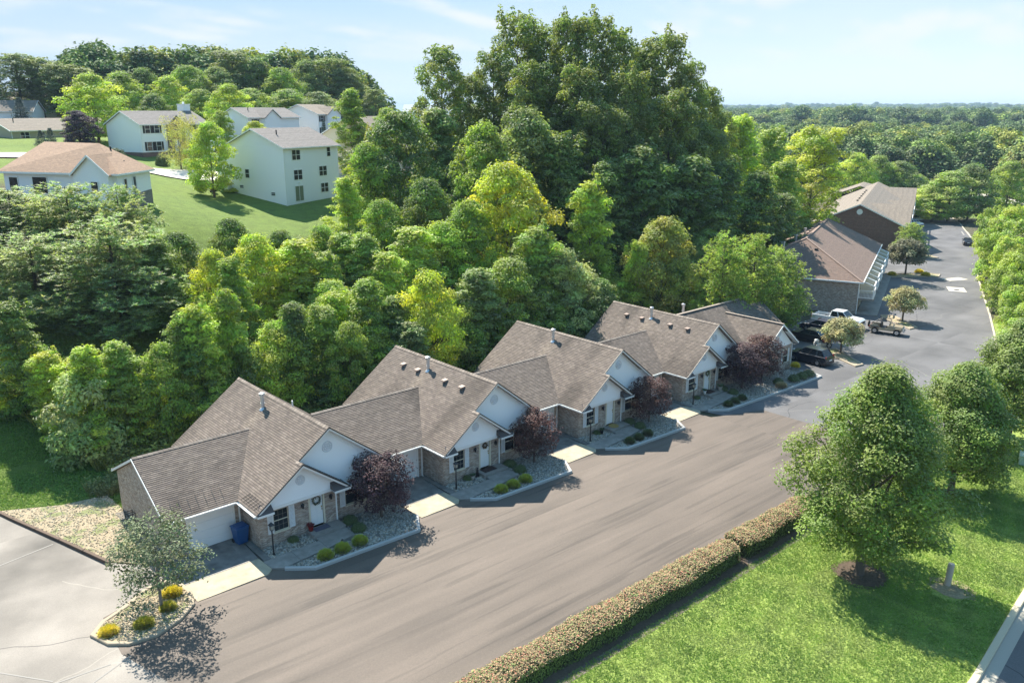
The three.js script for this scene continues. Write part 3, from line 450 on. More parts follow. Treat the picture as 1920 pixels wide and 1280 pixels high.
  windowUnit(g, 23.8, 0.88, -41.54, 1.72, 1.34, { mid: true }); shutter(g, 22.68, 0.84, -41.44, 0.36, 1.42); shutter(g, 24.95, 0.84, -41.44, 0.36, 1.42);
  const sill = new MB(); sill.box(17.98, 0.78, -41.2, 19.02, 0.848, -41.12).box(22.84, 0.78, -41.45, 24.76, 0.848, -41.37); part('window_sill', sill.geo, M.cream, g);
  lantern(g, 19.85, 1.95, -41.2); lantern(g, 21.72, 1.95, -41.2);
  // ---- on the roof
  if (o.flue) flue(g, o.flue[0], EAVE + (o.flue[0] - XL) * SL, o.flue[2]);
  for (const z of o.vents || []) boxVent(g, 20.73, EAVE + (20.73 - XL) * SL, z);
  if (o.pipe) part('vent_pipe', cyl(0.05, 0.05, 0.5, XR + 0.5, RIDGE - 0.45, o.pipe, 8), M.white, g);
  if (end) { const sg2 = new MB(); for (let k = 0; k < 7; k++) { const x = 13.2 + k * 0.48; sg2.bar(V(x, EAVE + 0.24, zEave - 0.3), V(x + 0.1, EAVE + 0.75, zEave - 1.25), 0.02); } for (let k = 0; k < 6; k++) { const z = -42.7 + k * 0.34; sg2.bar(V(XL + 0.12, EAVE + 0.14, z), V(XL + 0.6, EAVE + 0.5, z + 0.3), 0.02); } part('heat_cable', sg2.geo, M.dark, g); }
  shiftAll(); g.traverse((m) => { delete m.userData.moved; });
  return g;
}
M.muntin = std([0.22, 0.20, 0.17], 0.5); M.ventGrey = std([0.68, 0.69, 0.71], 0.5);
M.returnRoof = std([0.10, 0.09, 0.09], 0.9);
const capMats = [std([0.25, 0.205, 0.17], 0.95), std([0.29, 0.24, 0.20], 0.95), std([0.21, 0.17, 0.14], 0.95)];
const VENTS = [-50.9, -49.0, -45.6, -43.6];
condo(0, { label: 'nearest brick condo, left end of the row, brick side gable over the gravel yard', flue: [21.05, 0, -48.2], pipe: -46.6 });
condo(1, { label: 'second brick condo from the near end, four square vents and flue on its roof', flue: [21.05, 0, -48.1], vents: VENTS });
condo(2, { label: 'third brick condo from the near end, flue but no square vents on its roof', flue: [21.05, 0, -48.1] });
condo(3, { label: 'fourth brick condo from the near end, with two dark red trees before its front', flue: [21.05, 0, -48.1], vents: VENTS });

// the end unit: one long roof parallel to the drive, a single front gable
{
  const g = thing('brick_condo', 'farthest brick condo of the row, long roof along the drive, one small white gable', 'condo', [70, -0.66, -47]), y0 = 2.85, yr = 5.7, zr = -48, ze = -42.1, zbk = -53.9;
  const P = (x, y, z) => V(x - 70, y + 0.66 - 0.66, z + 47);
  const w = new MB(), bx = (a, b, c, d, e, f) => w.box(a - 70, b, c + 47, d - 70, e, f + 47);
  bx(66.2, -0.4, -42.8, 68.2, y0, -42.6); bx(68.2, -0.4, -42.59, 68.4, y0, -40.6); bx(68.402, -0.4, -40.8, 73.4, y0, -40.6); bx(73.4, -0.4, -53.5, 73.6, y0, -40.6); bx(73.61, -0.4, -42.8, 75.2, y0, -42.6); bx(75.0, -0.4, -53.5, 75.2, y0, -42.81); bx(62, -0.4, -53.5, 75, y0, -53.3);
  w.face([P(75.2, y0, -53.4), P(75.2, y0, -42.6), P(75.2, yr - 0.15, zr)]);
  part('brick_wall', w.geo, M.brick, g);
  const fW = V(0, yr - y0, zr - ze), fl = fW.length(); fW.normalize(); const bW = V(0, yr - y0, zr - zbk), bl = bW.length(); bW.normalize();
  slope(g, P(0, y0, ze), EX, fW, fl, [[0, 66.05], [fl, 63.1]], 75.45, { color: stain(31) });
  slope(g, P(0, y0, zbk), EX, bW, bl, [[0, 66.05], [bl, 63.1]], 75.45, { color: stain(32), rows: false });
  const gz = -40.1, xr = 70.8, yw = 5.15, lw = V(xr - 67.7, yw - y0, 0), ll = lw.length(); lw.normalize(); const rw = V(xr - 73.9, yw - y0, 0).normalize();
  const zAt = (y) => ze + (y - y0) / (yr - y0) * (zr - ze);
  slope(g, P(67.7, y0, -47 + 0).add(V(0, 0, 0)), EZ, lw, ll, [[0, zAt(y0) + 47], [ll, zAt(yw) + 46.9]], gz + 47, { color: stain(33) });
  slope(g, P(73.9, y0, -47), EZ, rw, ll, [[0, zAt(y0) + 47], [ll, zAt(yw) + 46.9]], gz + 47, { color: stain(34) });
  const sg = new THREE.Group(); sg.name = 'gable_siding'; g.add(sg);
  part('gable_sheathing', new MB().face([P(68.1, y0 - 0.2, -40.56), P(73.5, y0 - 0.2, -40.56), P(xr, yw - 0.15, -40.56)]).geo, M.siding, sg);
  rows(P(0, y0 - 0.2, -40.54), EX, UP, yw - y0, [[0, -1.9], [yw - y0, 0.75]], [[0, 3.5], [yw - y0, 0.85]], 0.13, 0.014, {}).forEach((q) => part('siding_board', q, M.siding, sg));
  const tr = new MB(); rake(tr, P(67.7, y0, gz + 0.03), P(xr, yw, gz + 0.03)); rake(tr, P(xr, yw, gz + 0.03), P(73.9, y0, gz + 0.03)); tr.slab([P(75.46, y0 - 0.17, ze), P(75.46, yr - 0.17, zr), P(75.46, yr, zr), P(75.46, y0, ze)], 0.04); tr.face([P(67.8, y0 - 0.16, gz), P(xr, yw - 0.16, gz), P(xr, yw - 0.16, -40.56), P(67.8, y0 - 0.16, -40.56)]); tr.face([P(xr, yw - 0.16, gz), P(73.8, y0 - 0.16, gz), P(73.8, y0 - 0.16, -40.56), P(xr, yw - 0.16, -40.56)]);
  part('barge_board', tr.geo, M.trim, g);
  const gt = new MB(); gt.box(-4, y0 - 0.14, ze + 47, -2.3, y0 - 0.02, ze + 47.12).box(3.9, y0 - 0.14, ze + 47, 5.4, y0 - 0.02, ze + 47.12).box(3.9, y0 - 0.14, ze + 47.13, 4.02, y0 - 0.02, gz + 47); part('gutter', gt.geo, M.trim, g);
  part('downspout', box(3.5, 0, -40.59 + 47, 3.58, y0 - 0.1, -40.53 + 47), M.trim, g);
  part('ridge_cap', new MB().bar(P(63.2, yr + 0.03, zr), P(75.4, yr + 0.03, zr), 0.3, 0.05).bar(P(xr, yw + 0.03, gz), P(xr, yw + 0.03, zAt(yw) + 0.1), 0.28, 0.05).geo, capMats[1], g);
  roundVent(g, 0.8, 4.1, 6.47, 0.26);
  windowUnit(g, 2.4, 0.9, 6.4, 0.8, 1.3); shutter(g, 1.85, 0.88, 6.402, 0.3, 1.36); shutter(g, 2.98, 0.88, 6.402, 0.3, 1.36); windowUnit(g, -0.3, 0.9, 6.4, 1.5, 1.3, { mid: true });
  flue(g, -3.0, yr - 0.6, -2.3, 1.0);
  const gd = new THREE.Group(); gd.name = 'garage_door'; g.add(gd); for (let k = 0; k < 4; k++) part('panel', new RoundedBoxGeometry(1.3, 0.53, 0.05, 1, 0.012).translate(4.4, 0.3 + 0.54 * k, 4.44), M.door, gd);
  // lower end bay with darker shingles
  const yb = 5.05; const ew = V(0, yb - y0 + 0.1, zr + 0.6 - ze - 0.4), el = ew.length(); ew.normalize();
  slope(g, P(0, y0 - 0.1, ze + 0.4), EX, ew, el, 75.47, [[0, 75.9], [el, 78.6]], { color: stain(35) });
  const er = V(-0.001, yb - y0, 0);
  part('end_gable_wall', new MB().face([P(75.9, -0.4, ze - 0.4), P(78.4, -0.4, -47.2), P(78.4, yb - 0.2, -47.2), P(75.9, y0 - 0.2, ze - 0.4)]).geo, M.brick, g);
}
// ---------------------------------------------------------------- ground works before each unit
const unitAt = (i) => (x, z, h = 0) => V(x + 13.12 * i, fall(13) - 0.155 * i + h, z);
function poly(i, pts, h, thick = 0) { const P = unitAt(i), q = pts.map(([x, z, y]) => P(x, z, (y ?? 0) + h)); return thick ? new MB().slab(q, thick).geo : new MB().face(q).geo; }
const rockSpots = [];
const inside = (p, x, z) => { let c = false; for (let i = 0, j = p.length - 1; i < p.length; j = i++) if ((p[i][1] > z) !== (p[j][1] > z) && x < (p[j][0] - p[i][0]) * (z - p[i][1]) / (p[j][1] - p[i][1]) + p[i][0]) c = !c; return c; };
const wordOf = ['nearest', 'second', 'third', 'fourth'];
for (let i = 0; i < 4; i++) {
  const last = i === 3, x0 = i ? 13.35 : 12.35;
  // driveway: a dark upper slab and a pale apron
  const dv = new THREE.Group(); dv.name = numbered('driveway'); dv.userData.kind = 'structure'; scene.add(dv);
  part('slab', poly(i, [[x0, -40.42, 0.07], [16.6, -40.42, 0.07], [16.7, -43.5, 0.12], [x0, -43.5, 0.12]], 0, 0.12), M.driveSlab, dv);
  part('slab', poly(i, [[x0 + 0.05, -38.5, 0.045], [16.35, -38.55, 0.045], [16.7, -38.9, 0.05], [16.6, -40.4, 0.068], [x0, -40.4, 0.068]], 0, 0.12), M.apron, dv);
  const wk = new THREE.Group(); wk.name = numbered('front_walk'); wk.userData.kind = 'structure'; scene.add(wk);
  part('slab', poly(i, [[16.72, -38.95, 0.06], [17.25, -38.5, 0.07], [18.3, -38.62, 0.1], [18.3, -39.85, 0.1], [16.62, -39.85, 0.08]], 0, 0.14), M.walk, wk);
  part('slab', poly(i, [[18.32, -38.62, 0.1], [20.1, -38.72, 0.12], [20.1, -39.85, 0.12], [18.32, -39.85, 0.1]], 0, 0.16), M.walk, wk);
  part('slab', poly(i, [[20.12, -38.75, 0.12], [22.1, -39.1, 0.14], [22.1, -40.2, 0.14], [20.12, -40.2, 0.12]], 0, 0.18), M.walk, wk);
  part('stoop', poly(i, [[20.0, -40.22, 0.27], [22.15, -40.22, 0.27], [22.15, -41.18, 0.28], [20.0, -41.18, 0.28]], 0, 0.3), M.walk, wk);
  part('stoop', poly(i, [[16.72, -39.87, 0.09], [17.12, -39.87, 0.09], [17.12, -43.4, 0.12], [16.72, -43.4, 0.12]], 0, 0.12), M.driveSlab, wk);
  const end = last ? [[27.2, -37.1], [33.9, -37.05], [34.4, -38.6]] : [[25.4, -37.22], [26.4, -38.85]];
  const kp = [[17.25, -38.44], [18.55, -37.4], ...end], shift = kp.map(([x, z]) => [x + 13.12 * i, z]);
  struct('bed_kerb', kerbGeo(shift, 0.2, 0.2), M.kerb);
  const back = last ? [[34.2, -40.4], [26.4, -41.4]] : [[26.3, -41.4]];
  const bed = [[17.3, -38.42], [18.6, -37.4], ...end, ...back, [22.12, -41.4], [22.12, -39.0], [20.1, -38.6], [18.3, -38.5]].map(([x, z]) => [x + 13.12 * i, z]), bed2 = [[17.15, -39.87], [20.0, -39.87], [20.0, -41.2], [17.15, -41.2]].map(([x, z]) => [x + 13.12 * i, z]);
  sheet('rock_bed', bed, 0.1, M.gravel); sheet('rock_bed', bed2, 0.1, M.gravel);
  rockSpots.push([bed, 120, 0.1], [bed2, 150, 0.1]);
}
// the gravel yard beside the nearest condo and the planted island before it
const yard = [[6.7, -56.6], [10.0, -45.9], [11.6, -43.9], [12.3, -43.55], [12.75, -43.55], [12.75, -52.4], [12.6, -54.6], [10, -54.9]];
sheet('gravel_yard', yard, 0.05, M.yard); rockSpots.push([yard, 38, 0.05]);
sheet('foundation_gravel', [[12.2, -51.5], [12.78, -51.5], [12.78, -44], [12.3, -44]], 0.056, M.gravel);
const island = [[7.5, -38.9], [7.9, -37.7], [8.6, -37.1], [9.8, -36.95], [11.1, -37.5], [12.1, -38.4], [12.4, -39.6], [12.25, -40.9], [11.6, -41.6], [10.6, -41.2], [9.4, -40.3], [8.2, -39.7]];
struct('island_kerb', kerbGeo(island, 0.24, 0.15, true), M.kerbTan);
sheet('island_bed', island, 0.1, M.yard); rockSpots.push([island, 99, 0.1]);
{
  const r = RNG(5), list = []; const area = (p) => { let a = 0; for (let i = 0, j = p.length - 1; i < p.length; j = i++) a += p[j][0] * p[i][1] - p[i][0] * p[j][1]; return Math.abs(a / 2); };
  for (const [p, dens, h] of rockSpots) { const xs = p.map((q) => q[0]), zs = p.map((q) => q[1]), n = Math.round(area(p) * dens); let k = 0; while (k < n) { const x = mix(Math.min(...xs), Math.max(...xs), r()), z = mix(Math.min(...zs), Math.max(...zs), r()); if (!inside(p, x, z)) continue; k++; list.push([x, fall(x) + h, z, dens < 100]); } }
  const g = new THREE.IcosahedronGeometry(1, 0), P = g.attributes.position; for (let k = 0; k < P.count; k++) { const s = 0.8 + 0.4 * hash2(Math.round(P.getX(k) * 50), Math.round(P.getY(k) * 50) + Math.round(P.getZ(k) * 77), 3); P.setXYZ(k, P.getX(k) * s, P.getY(k) * s, P.getZ(k) * s); } g.computeVertexNormals();
  const im = new THREE.InstancedMesh(g, std([1, 1, 1], 0.8), list.length), m = new THREE.Matrix4(), q = new THREE.Quaternion(), c = new THREE.Color();
  list.forEach(([x, y, z, tan], k) => { const s = (tan ? 0.03 : 0.045) + 0.05 * r() * r() * (tan ? 0.6 : 1) + 0.01; q.setFromEuler(new THREE.Euler(r() * 6, r() * 6, r() * 6)); m.compose(V(x, y + s * 0.2, z), q, V(s * 1.2, s * 0.75, s)); im.setMatrixAt(k, m); const v = 0.5 + 0.8 * r(), t = r(); c.setRGB((tan ? 0.50 : 0.36) * v * (0.9 + 0.2 * t), (tan ? 0.42 : 0.335) * v, (tan ? 0.30 : 0.295) * v * (1.08 - 0.2 * t)); im.setColorAt(k, c); });
  stuff('river_rock', im, 'loose rounded stones covering the planting beds and the side yard', 'stones');
}
// timbers along the edge of the parking lot
const timbers = [[6.45, -57.2], [7.2, -54.6], [7.95, -52.25], [8.7, -49.9], [9.4, -47.6], [10.1, -45.3]];
for (let k = 1; k < timbers.length; k++) { const a = timbers[k - 1], b = timbers[k], t = thing('landscape_timber', `brown timber edging the parking lot, ${['topmost', 'second from the top', 'middle one', 'fourth from the top', 'lowest'][k - 1]} of five end to end`, 'timber', [(a[0] + b[0]) / 2, fall(8), (a[1] + b[1]) / 2], Math.atan2(-(b[1] - a[1]), b[0] - a[0]), 'timbers along the parking lot'); const l = Math.hypot(b[0] - a[0], b[1] - a[1]) - 0.03; part('beam', new RoundedBoxGeometry(l, 0.22, 0.2, 1, 0.025).translate(0, 0.09, 0), M.wood, t); }
// ---------------------------------------------------------------- apartment buildings down the road
function railing(m, a, b, h) { const d = V().subVectors(b, a), n = Math.max(2, Math.round(d.length() / 0.16)); for (let k = 0; k <= n; k++) { const p = a.clone().lerp(b, k / n), big = k === 0 || k === n; m.bar(p, p.clone().add(V(0, h, 0)), big ? 0.1 : 0.04); } for (const y of [h, 0.1]) m.bar(a.clone().add(V(0, y, 0)), b.clone().add(V(0, y, 0)), 0.07); }
function planes(parent, list, mat) { for (const p of list) { const q = p.map((a) => V(...a)); const n = V().crossVectors(V().subVectors(q[1], q[0]), V().subVectors(q[2], q[0])); if (n.y < 0) q.reverse(); part('roof_slope', new MB().slab(q, 0.15).geo, mat, parent); } }
{
  const g = thing('apartment_building', 'two storey brick apartment building with a brown hip roof and cream balconies along the road', 'apartment building', [102.3, -1.06, -47.95], 0.3727), e = 4.35, r = 8.5, W = 34.5, D = 15.8;
  const w = new MB(); w.box(0, -1, -D, W, e, -D + 0.25).box(0, -1, -D + 0.251, 0.25, e, 0).box(W - 0.25, -1, -D + 0.251, W, e, 0).box(0.251, -1, -0.25, W - 0.251, e, 0); part('brick_wall', w.geo, M.brick, g);
  const o = 0.5, A = [-o, e, o], B = [W + o, e, o], Cc = [W + o, e, -D - o], Dd = [-o, e, -D - o], R1 = [7, r, -D / 2], R2 = [W - 3, r, -D / 2];
  planes(g, [[A, B, R2, R1], [B, Cc, R2], [Cc, Dd, R1, R2], [Dd, A, R1]], M.roofBrown);
  const hc = new MB(); for (const [a, b] of [[R1, R2], [A, R1], [Dd, R1], [B, R2]]) hc.bar(V(a[0], a[1] + 0.03, a[2]), V(b[0], b[1] + 0.03, b[2]), 0.28, 0.05); part('ridge_cap', hc.geo, std([0.26, 0.185, 0.15], 0.95), g);
  const f = new MB(); f.box(-o - 0.1, e - 0.17, o, W + o, e - 0.01, o + 0.1).box(-o - 0.1, e - 0.17, -D - o, -o, e - 0.01, o - 0.001).face([V(-o, e - 0.16, o), V(W + o, e - 0.16, o), V(W + o, e - 0.16, 0), V(-o, e - 0.16, 0)]).face([V(-o, e - 0.161, o), V(0, e - 0.161, o), V(0, e - 0.161, -D), V(-o, e - 0.161, -D)]); part('gutter', f.geo, M.trim, g);
  part('downspout', box(-0.1, 0, 0.01, 0.0, e - 0.1, 0.1), M.trim, g); part('downspout', box(W - 0.1, 0, 0.01, W, e - 0.1, 0.1), M.trim, g);
  for (let k = 0; k < 5; k++) {
    const x = 1.0 + k * 6.6, b = new THREE.Group(); b.name = 'balcony'; g.add(b); const w2 = 3.6, d = 1.9;
    part('deck', box(x, 1.7, 0.01, x + w2, 1.95, d), M.walk, b); const m = new MB(); railing(m, V(x + 0.05, 1.95, d - 0.05), V(x + w2 - 0.05, 1.95, d - 0.05), 1.05); railing(m, V(x + 0.05, 1.95, 0.1), V(x + 0.05, 1.95, d - 0.15), 1.05); railing(m, V(x + w2 - 0.05, 1.95, 0.1), V(x + w2 - 0.05, 1.95, d - 0.15), 1.05); part('railing', m.geo, M.trim, b);
    part('balcony_wall', box(x, 1.96, 0.012, x + w2, e - 0.2, 0.06), M.cream, b); part('sliding_door', box(x + 0.9, 2.0, 0.061, x + 2.5, 3.9, 0.09), M.glass, b);
    const pst = new MB(); for (const xx of [x + 0.06, x + w2 - 0.06]) pst.bar(V(xx, 2, d - 0.08), V(xx, e - 0.7, d - 0.08), 0.14); pst.bar(V(x + 0.13, e - 0.68, d - 0.08), V(x + w2 - 0.13, e - 0.68, d - 0.08), 0.12, 0.16); part('post', pst.geo, M.trim, b);
    part('partition', new MB().slab([V(x + w2 - 0.02, 1.96, d - 0.05), V(x + w2 - 0.02, 1.96, 0.07), V(x + w2 - 0.02, e - 0.05, 0.07), V(x + w2 - 0.02, e - 0.75, d - 0.05)], 0.1).geo, M.cream, b); part('partition_cap', new MB().bar(V(x + w2 + 0.03, e - 0.02, 0.07), V(x + w2 + 0.03, e - 0.72, d), 0.16, 0.08).bar(V(x + 0.03, e - 0.02, 0.07), V(x + 0.03, e - 0.72, d), 0.1, 0.1).geo, M.trim, b);
    windowUnit(g, x + 5.1, 2.4, 0.0, 1.2, 1.3); windowUnit(g, x + 5.1, 0.2, 0.0, 1.2, 1.3);
  }
  for (const [x, z] of [[9, -9.5], [10, -9.8], [16, -9.3], [5, -10.5], [6.5, -11]]) part('flue_pipe', [cyl(0.14, 0.14, 1.1, x, r - (Math.abs(z + D / 2)) * 0.5 - 0.2, z, 10), cyl(0.22, 0.22, 0.18, x, r - (Math.abs(z + D / 2)) * 0.5 + 0.75, z, 10)], M.galv, g);
  for (let k = 0; k < 9; k++) part('roof_vent', box(9 + k * 2.4, r - 0.45, -D / 2 - 0.9, 9.4 + k * 2.4, r - 0.12, -D / 2 - 0.5), M.vent, g);
  for (const y of [3.0, 3.6]) part('roof_vent', box(4.7, r - 2.0 + (y - 3) * 1.0, -7.6 + (y - 3) * 2, 5.1, r - 1.65 + (y - 3) * 1.0, -7.2 + (y - 3) * 2), M.dark, g);
  const sw = new THREE.Group(); sw.name = 'sidewalk'; sw.userData.kind = 'structure'; sw.position.copy(g.position).add(V(0, 0.02, 0)); sw.rotation.copy(g.rotation); scene.add(sw);
  for (let k = 0; k < 12; k++) part('slab', new MB().box(k * 2.9, -0.3 - k * 0.033, 0.1, k * 2.9 + 2.87, 0.1 - k * 0.033, 2.6).geo, M.walk, sw);
}
{
  const g = thing('apartment_building', 'dark red brick apartment building farther along the road, gable end with a white round vent', 'apartment building', [160.5, -1.74, -67.7], 0.384), e = 5.0, r = 8.8, W = 58, D = 16.4, zr = -D / 2, o = 0.45;
  const w = new MB(); w.face([V(0, -2, 0), V(0, e, 0), V(0, r - 0.12, zr), V(0, e, -D), V(0, -2, -D)]).face([V(W, -2, 0), V(W, e, 0), V(W, r - 0.12, zr), V(W, e, -D), V(W, -2, -D)]).face([V(0, -2, 0), V(W, -2, 0), V(W, e, 0), V(0, e, 0)]).face([V(0, -2, -D), V(0, e, -D), V(W, e, -D), V(W, -2, -D)]); part('brick_wall', w.geo, M.brickRed, g);
  const s = (r - e) / (D / 2), eo = e - o * s;
  planes(g, [[[-0.3, eo, o], [W + 0.3, eo, o], [W + 0.3, r, zr], [-0.3, r, zr]], [[W + 0.3, eo, -D - o], [-0.3, eo, -D - o], [-0.3, r, zr], [W + 0.3, r, zr]]], M.roofTan);
  for (const [x, hw] of [[7.9, 8.1], [49, 8.1], [28, 5.5]]) {
    const top = eo + 0.1 + hw * 0.42, zi = -((top - e) / s) - 0.4;
    planes(g, [[[x - hw, eo + 0.12, o + 0.5], [x, top, o + 0.5], [x, top, zi], [x - hw, eo + 0.12, o - 0.4]], [[x, top, o + 0.5], [x + hw, eo + 0.12, o + 0.5], [x + hw, eo + 0.12, o - 0.4], [x, top, zi]]], M.roofTan);
    part('gable_front', new MB().face([V(x - hw + 0.4, eo - 0.1, 0.35), V(x + hw - 0.4, eo - 0.1, 0.35), V(x, top - 0.2, 0.35)]).geo, M.siding, g);
  }
  const tr = new MB(); tr.slab([V(-0.32, eo - 0.25, o), V(-0.32, r - 0.25, zr), V(-0.32, r, zr), V(-0.32, eo, o)], 0.05).slab([V(-0.32, eo - 0.25, -D - o), V(-0.32, r - 0.25, zr), V(-0.32, r, zr), V(-0.32, eo, -D - o)], 0.05).box(-0.3, eo - 0.2, o + 0.52, W, eo + 0.02, o + 0.64); part('barge_board', tr.geo, M.trim, g);
  part('gable_vent', new THREE.CylinderGeometry(0.55, 0.55, 0.08, 20).rotateZ(Math.PI / 2).translate(-0.06, r - 1.55, zr), M.trim, g); part('downspout', box(-0.1, -1, -0.02, -0.0, eo, 0.1), M.trim, g);
  for (let k = 0; k < 9; k++) { const x = 2.5 + k * 6.3; windowUnit(g, x, 2.6, 0, 1.4, 1.4, { mid: true }); windowUnit(g, x, 0.2, 0, 1.4, 1.4, { mid: true }); }
  for (let k = 0; k < 6; k++) part('roof_vent', box(12 + k * 5, r - 0.9, zr - 1.6, 12.4 + k * 5, r - 0.4, zr - 1.2), M.dark, g);
  // a lower wing at the far end
  planes(g, [[[W - 4, eo + 0.2, -D - 3], [W + 10, eo + 0.2, -D - 3], [W + 10, r - 0.9, zr - 4], [W - 4, r - 0.9, zr - 4]], [[W - 4, eo + 0.2, 0], [W + 10, eo + 0.2, 0], [W + 10, r - 0.9, zr - 4], [W - 4, r - 0.9, zr - 4]]], M.roofTan);
  part('wing_wall', box(W + 0.1, -2, -D - 2, W + 9.6, eo, -0.4), M.brickRed, g);
}
// ---------------------------------------------------------------- houses on the hill
function house(label, pos, turn, o) { // gables at both ends of the long axis, front towards +z
  const { w, d, h, rise, base = 2.5 } = o, g = thing('house', label, 'house', pos, turn), wall = o.wall || M.siding, roof = o.roof || M.roofGrey, ov = 0.35, s = rise / (d / 2), eo = h - ov * s;
  const m = new MB(); m.face([V(0, -base, 0), V(w, -base, 0), V(w, h, 0), V(0, h, 0)]).face([V(w, -base, -d), V(0, -base, -d), V(0, h, -d), V(w, h, -d)]).face([V(0, -base, -d), V(0, -base, 0), V(0, h, 0), V(0, h + rise - 0.1, -d / 2), V(0, h, -d)]).face([V(w, -base, 0), V(w, -base, -d), V(w, h, -d), V(w, h + rise - 0.1, -d / 2), V(w, h, 0)]);
  part('wall', m.geo, wall, g);
  if (o.lap) { for (const [O, U, W2] of [[V(0, 0, 0), EX, w], [V(0, 0, -d), EZ, d]]) rows(O, U, UP, h, 0, W2, 0.22, 0.02, { flip: U === EZ && false }).forEach((q) => { part('siding_board', U === EZ ? q : q, wall, g); }); }
  planes(g, [[[-ov, eo, ov], [w + ov, eo, ov], [w + ov, h + rise, -d / 2], [-ov, h + rise, -d / 2]], [[-ov, eo, -d - ov], [w + ov, eo, -d - ov], [w + ov, h + rise, -d / 2], [-ov, h + rise, -d / 2]]], roof);
  const tr = new MB(); for (const x of [-ov - 0.02, w + ov + 0.05]) { tr.slab([V(x, eo - 0.2, ov), V(x, h + rise - 0.2, -d / 2), V(x, h + rise - 0.02, -d / 2), V(x, eo - 0.02, ov)], 0.04); tr.slab([V(x, eo - 0.2, -d - ov), V(x, h + rise - 0.2, -d / 2), V(x, h + rise - 0.02, -d / 2), V(x, eo - 0.02, -d - ov)], 0.04); }
  tr.box(-ov, eo - 0.17, ov, w + ov, eo - 0.02, ov + 0.1); tr.box(-0.03, -base, 0.0, 0.1, h, 0.03); part('trim', tr.geo, M.trim, g);
  for (const [x, y, ww, hh, mid, sh] of o.front || []) { windowUnit(g, x, y, 0.022, ww, hh, { mid, frame: M.trim }); if (sh) for (const e of [-1, 1]) part('shutter', box(x + e * (ww / 2 + 0.26) - 0.2, y, 0.024, x + e * (ww / 2 + 0.26) + 0.2, y + hh, 0.06), M.dark, g); }
  for (const [z, y, ww, hh, mid] of o.side || []) { const q = windowUnit(g, z, y, 0.022, ww, hh, { mid, frame: M.trim }); q.rotation.y = -Math.PI / 2; }
  for (const [x, ww, dd, rr, drop = 0] of o.wings || []) { // front gable wing: middle x, width, depth, rise
    const e = h - drop, ws = rr / (ww / 2), zi = -d / 2; const wg = new MB(); wg.face([V(x - ww / 2, -base, dd), V(x + ww / 2, -base, dd), V(x + ww / 2, e, dd), V(x, e + rr - 0.1, dd), V(x - ww / 2, e, dd)]).face([V(x - ww / 2, -base, 0), V(x - ww / 2, -base, dd), V(x - ww / 2, e, dd), V(x - ww / 2, e, 0)]).face([V(x + ww / 2, -base, dd), V(x + ww / 2, -base, 0), V(x + ww / 2, e, 0), V(x + ww / 2, e, dd)]); part('wall', wg.geo, o.wingWall || wall, g);
    const q = 0.3, zr = -Math.min(d / 2, (e + rr - h) / s) , ze = -Math.max(0, (e - h) / s); planes(g, [[[x - ww / 2 - q, e - q * ws, dd + q], [x, e + rr, dd + q], [x, e + rr, zr], [x - ww / 2 - q, e - q * ws, ze]], [[x, e + rr, dd + q], [x + ww / 2 + q, e - q * ws, dd + q], [x + ww / 2 + q, e - q * ws, ze], [x, e + rr, zr]]], roof);
    const wt = new MB(); for (const e2 of [-1, 1]) wt.slab([V(x + e2 * (ww / 2 + q), e - q * ws - 0.18, dd + q), V(x, e + rr - 0.18, dd + q), V(x, e + rr - 0.02, dd + q), V(x + e2 * (ww / 2 + q), e - q * ws - 0.02, dd + q)], 0.04); part('trim', wt.geo, M.trim, g);
  }
  if (o.chimney) { const [x, z, cw, top] = o.chimney; part('chimney', [box(x - cw / 2, -base, z - cw / 2, x + cw / 2, top, z + cw / 2), box(x - cw / 2 - 0.08, top, z - cw / 2 - 0.08, x + cw / 2 + 0.08, top + 0.12, z + cw / 2 + 0.08), cyl(0.2, 0.2, 0.4, x, top + 0.12, z, 8)], M.siding, g); }
  for (const [x, z] of o.pipes || []) part('vent_pipe', cyl(0.09, 0.09, 0.7, x, h + rise - Math.abs(z + d / 2) * s - 0.1, z, 8), M.dark, g);
  if (o.foundation) { part('foundation', [box(-0.02, -base, 0.001, w + 0.02, o.foundation, 0.06), box(-0.06, -base, -d, -0.001, o.foundation, 0.06)], o.foundMat || M.brickRed, g); }
  return g;
}
const TH = 0.336;
